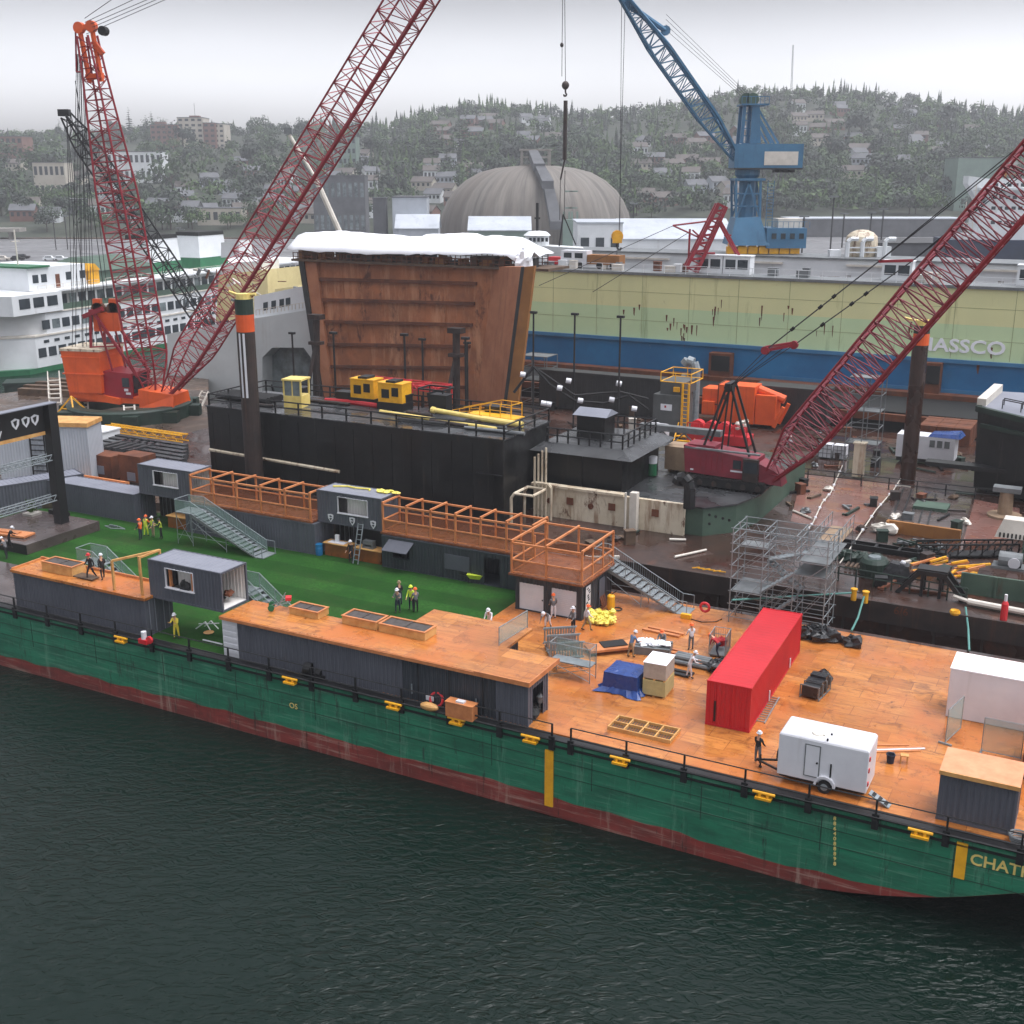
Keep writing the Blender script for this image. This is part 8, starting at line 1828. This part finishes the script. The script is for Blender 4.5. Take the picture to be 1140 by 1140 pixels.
# ================================================================ people
def body_mesh(name, lean=0., crouch=0., arms=((20,30),(20,30)), stride=0., fwd=(0,0)):
    """one skinned body; faces +y. lean = bend at the hips, arms = (raise forward, elbow bend) degrees for left and right"""
    hz_ = .93-crouch*.42; V = []; Eg = []; Rd = []; K = []
    def v(p, r, parent, kind):
        V.append(Vector(p)); Rd.append(r); i = len(V)-1
        if parent is not None: Eg.append((parent, i))
        K.append(kind); return i
    rot = Matrix.Rotation(-R(lean), 3, 'X')
    def up(x, y, z): q = rot @ Vector((x, y, z)); return (q.x, q.y-crouch*.12, q.z+hz_)
    pel = v(up(0,0,0), .135, None, 2); wa = v(up(0,0,.18), .125, pel, 1); ch = v(up(0,.0,.42), .15, wa, 1); nk = v(up(0,0,.57), .06, ch, 0); hd = v(up(0,.03,.68), .09, nk, 0); ht = v(up(0,.03,.80), .085, hd, 0)
    bones = []
    for s, (ra, eb) in zip((-1,1), arms):
        sh = v(up(s*.19,0,.47), .068, ch, 1); a = R(ra); u = Vector((s*.05, math.sin(a)*.29, -math.cos(a)*.29)); e = Vector((s*.19,0,.47))+u
        el = v(up(*e), .052, sh, 1); a2 = R(ra+eb); wv = e+Vector((-s*.02, math.sin(a2)*.25, -math.cos(a2)*.25)); wr = v(up(*wv), .034, el, 1); dv = (wv-e).normalized()
        pm = v(up(*(wv+dv*.08)), .04, wr, 0); bones.append((s, wv, dv))
        hp = v((s*.1, -crouch*.12, hz_-.03), .098, pel, 2); st = stride*s
        kn = v((s*.12, .1*abs(st)+.10*st*2+crouch*.34, .50-crouch*.08), .068, hp, 2); an = v((s*.13, .34*st-(.12 if st < 0 else 0)*abs(st)-crouch*.05, .1), .046, kn, 2); v((s*.14, .34*st+.15-crouch*.05, .045), .045, an, 3)
    me = bpy.data.meshes.new(name); me.from_pydata(V, Eg, []); o = bpy.data.objects.new(name, me); C.objects.link(o)
    sk_ = o.modifiers.new('skin','SKIN')
    if not me.skin_vertices: bpy.context.view_layer.update()
    for d, r in zip(me.skin_vertices[0].data, Rd): d.radius = (r, r*(.8 if r > .12 else 1))
    me.skin_vertices[0].data[0].use_root = True
    ss = o.modifiers.new('sub','SUBSURF'); ss.levels = ss.render_levels = 1
    bpy.context.view_layer.update(); m = bpy.data.meshes.new_from_object(o.evaluated_get(bpy.context.evaluated_depsgraph_get()))
    pts = [tuple(q.co) for q in m.vertices]; fs = [tuple(p.vertices) for p in m.polygons]; bpy.data.objects.remove(o)
    mid = []
    for f in fs:
        c = sum((Vector(pts[i]) for i in f), Vector())/len(f); best = min(Eg, key=lambda e: (c-(V[e[0]]*.45+V[e[1]]*.55)).length-.5*Rd[e[1]]); mid.append(K[best[1]])
    b = MB(); b.v = pts; b.f = fs; b.m = mid
    b.i = 0
    for s, wv, dv in bones:                           # fingers and thumb
        px_ = Vector((1,0,0)); nrm = dv.cross(px_).normalized()
        for k, l in enumerate((.075,.085,.08,.06)):
            a0 = wv+dv*.1+px_*s*(-.03+.02*k); m1 = a0+dv*l*.55; m2 = m1+dv*l*.4-nrm*.025; b.tube(up(*a0), up(*m1), .0095, 5, .009); b.tube(up(*m1), up(*m2), .009, 5, .007)
        a0 = wv+dv*.04-px_*s*.03; b.tube(up(*a0), up(*(a0+dv*.05-px_*s*.03)), .011, 5, .009)
    h = Vector((0,.03,.72)); b.tube(up(*(h+Vector((0,.085,.0)))), up(*(h+Vector((0,.118,-.02)))), .018, 5, .012)
    for s in (-1,1): b.tube(up(*(h+Vector((s*.088,0,.0)))), up(*(h+Vector((s*.105,-.01,.0)))), .028, 6, .022)
    b.i = 3
    for s in (-1,1): b.tube(up(*(h+Vector((s*.034,.083,.025)))), up(*(h+Vector((s*.034,.094,.025)))), .012, 6)
    b.tube(up(*(h+Vector((-.028,.088,-.045)))), up(*(h+Vector((.028,.088,-.045)))), .008, 5)
    m2 = bpy.data.meshes.new(name); m2.from_pydata(b.v, [], b.f)
    for _ in range(4): m2.materials.append(None)
    m2.polygons.foreach_set('material_index', b.m); m2.polygons.foreach_set('use_smooth', [True]*len(b.f)); m2.update()
    vest = [i for i, (f, k) in enumerate(zip(fs, mid)) if k == 1 and abs(sum(pts[j][0] for j in f)/len(f)) < .2 and sum(pts[j][2] for j in f)/len(f) > hz_-.05]
    vm = MB()
    for i in vest:
        n_ = m2.polygons[i].normal; vm.face([Vector(pts[j])+n_*.018 for j in fs[i]])
    return m2, vm, Vector(up(0,.03,.79)), rot
POSE = {'stand': body_mesh('stand'), 'walk': body_mesh('walk', 4, 0, ((-20,20),(25,35)), .7), 'work': body_mesh('work', 22, 0, ((55,40),(45,50)), .3), 'bend': body_mesh('bend', 58, .15, ((70,10),(80,15)), .4), 'kneel': body_mesh('kneel', 20, .95, ((50,50),(60,40)), .4), 'hold': body_mesh('hold', 6, 0, ((35,85),(40,80)), .2)}
def person(label, px, py, z, pose, ang, top, legs, hat=None, vest=None, group=None, boots='leather', hair=True):
    m, vm, hp, rot = POSE[pose]; e = T('person', label, 'person', at(px, py, z), ang, group)
    o = bpy.data.objects.new('body', m); C.objects.link(o); o.parent = e
    for k, mm in enumerate(('skin', top, legs, boots)): o.material_slots[k].link = 'OBJECT'; o.material_slots[k].material = M[mm]
    hq = MB()
    if hat: hq.lathe([(.115,0),(.118,.05),(.1,.1),(.06,.135),(0,.145)],n=14); hq.lathe([(.115,0),(.15,-.005),(.15,.005),(.11,.012)],n=14); hq.box(-.07,.07,.1,.19,-.008,.008)
    else: hq.lathe([(.1,-.06),(.102,.0),(.09,.05),(.05,.08),(0,.09)],n=12)
    q = hq.build('hard_hat' if hat else 'hair', M[hat or 'leather'], e, smooth=False); q.location = hp+Vector((0,0,-.02)); q.rotation_euler = rot.to_euler()
    if vest: vm.build('vest', M[vest], e)
    return e
TZ_, DZ_ = .09, DK
person('person in an orange hat and high-visibility vest, leftmost of the group on the turf', 157, 601, TZ_, 'stand', 1.2, 'cloth_navy', 'cloth_navy', 'hivis_orange', 'hivis_orange')
person('person with orange shoulders, yellow vest and yellow trousers facing the group on the turf', 163, 597, TZ_, 'hold', -.4, 'hivis_orange', 'hivis', 'hivis_orange', 'hivis')
person('person in a white hard hat and yellow vest with tan trousers on the turf', 171, 598, TZ_, 'stand', 2.4, 'cloth_grey', 'cloth_tan', 'white', 'hivis')
person('person in dark clothes and open yellow vest at the right of the turf group', 180, 600, TZ_, 'hold', 1.8, 'cloth_black', 'cloth_black', 'dark', 'hivis')
person('person in yellow rain suit and white hard hat beside the raised container', 197, 711, TZ_, 'hold', 2.9, 'oilskin', 'oilskin', 'white')
person('person in black wearing a red hat, walking on the left container roof', 102, 644, 2.79, 'walk', 2.6, 'cloth_black', 'cloth_black', 'red_bright')
person('person in dark grey with a white hard hat, walking on the left container roof', 115, 645, 2.79, 'walk', .6, 'cloth_black', 'cloth_black', 'white')
person('person in black with white hard hat in front of the shield container counter', 391, 626, TZ_, 'stand', 2.6, 'cloth_black', 'cloth_black', 'white')
person('person in a grey jacket and white hard hat standing on the middle of the turf', 443, 682, TZ_, 'hold', 3.0, 'cloth_grey', 'cloth_navy', 'white')
person('person in dark jacket half hidden behind the person in grey on the turf', 445, 674, TZ_, 'stand', .3, 'cloth_black', 'cloth_navy', 'cloth_tan')
person('person in bright yellow jacket and hood on the middle of the turf', 458, 679, TZ_, 'stand', 2.8, 'hivis', 'cloth_navy', 'hivis')
person('person in grey coat with orange hat beside the bright yellow jacket on the turf', 463, 682, TZ_, 'stand', .5, 'cloth_grey', 'cloth_black', 'hivis_orange')
person('person in white top with white hard hat behind the wide part of the roof deck', 545, 703, TZ_, 'work', 2.9, 'cloth_white', 'cloth_white', 'white')
person('person in grey jacket and white trousers bending over the guard rail panels', 610, 699, DZ_, 'bend', 2.6, 'cloth_grey', 'cloth_white', 'white')
person('person in an orange hat and white trousers by the second roller door', 616, 689, DZ_, 'stand', .2, 'cloth_grey', 'cloth_white', 'hivis_orange')
person('person in dark clothes with white hard hat before the second roller door', 638, 704, DZ_, 'stand', 2.2, 'cloth_grey', 'cloth_black', 'white')
person('person in white shirt and tan trousers with orange hat by the yellow bags', 653, 702, DZ_, 'walk', -1.3, 'cloth_white', 'cloth_tan', 'hivis_orange')
person('person in blue shirt and white hard hat working at the wrapped bundle', 702, 732, DZ_, 'work', -1.0, 'cloth_blue', 'cloth_tan', 'white')
person('person in red-orange hat crouching behind the pale block pallets', 737, 722, DZ_, 'kneel', 2.8, 'cloth_grey', 'cloth_navy', 'hivis_orange')
person('person in white shirt with orange hat standing behind the wrapped pipes', 769, 724, DZ_, 'stand', .3, 'cloth_white', 'cloth_grey', 'hivis_orange')
person('person in white shirt and white hard hat at the near side of the wrapped pipes', 767, 755, DZ_, 'work', -1.5, 'cloth_white', 'cloth_white', 'white')
person('person in red shirt and navy trousers bending into the cage cart', 799, 731, DZ_, 'bend', .7, 'cloth_red', 'cloth_navy', 'hivis_orange')
person('person in black jacket with white hard hat between the red container and the trailer', 843, 850, DZ_, 'stand', -.8, 'cloth_black', 'cloth_grey', 'white')
person('person in black with white hard hat at the left picture edge', 11, 610, .9, 'work', -1.2, 'cloth_black', 'cloth_black', 'white')
person('person in grey with white hard hat below the one in black at the left edge', 8, 622, TZ_, 'work', 1.2, 'cloth_grey', 'cloth_black', 'white')
bpy.context.view_layer.update()
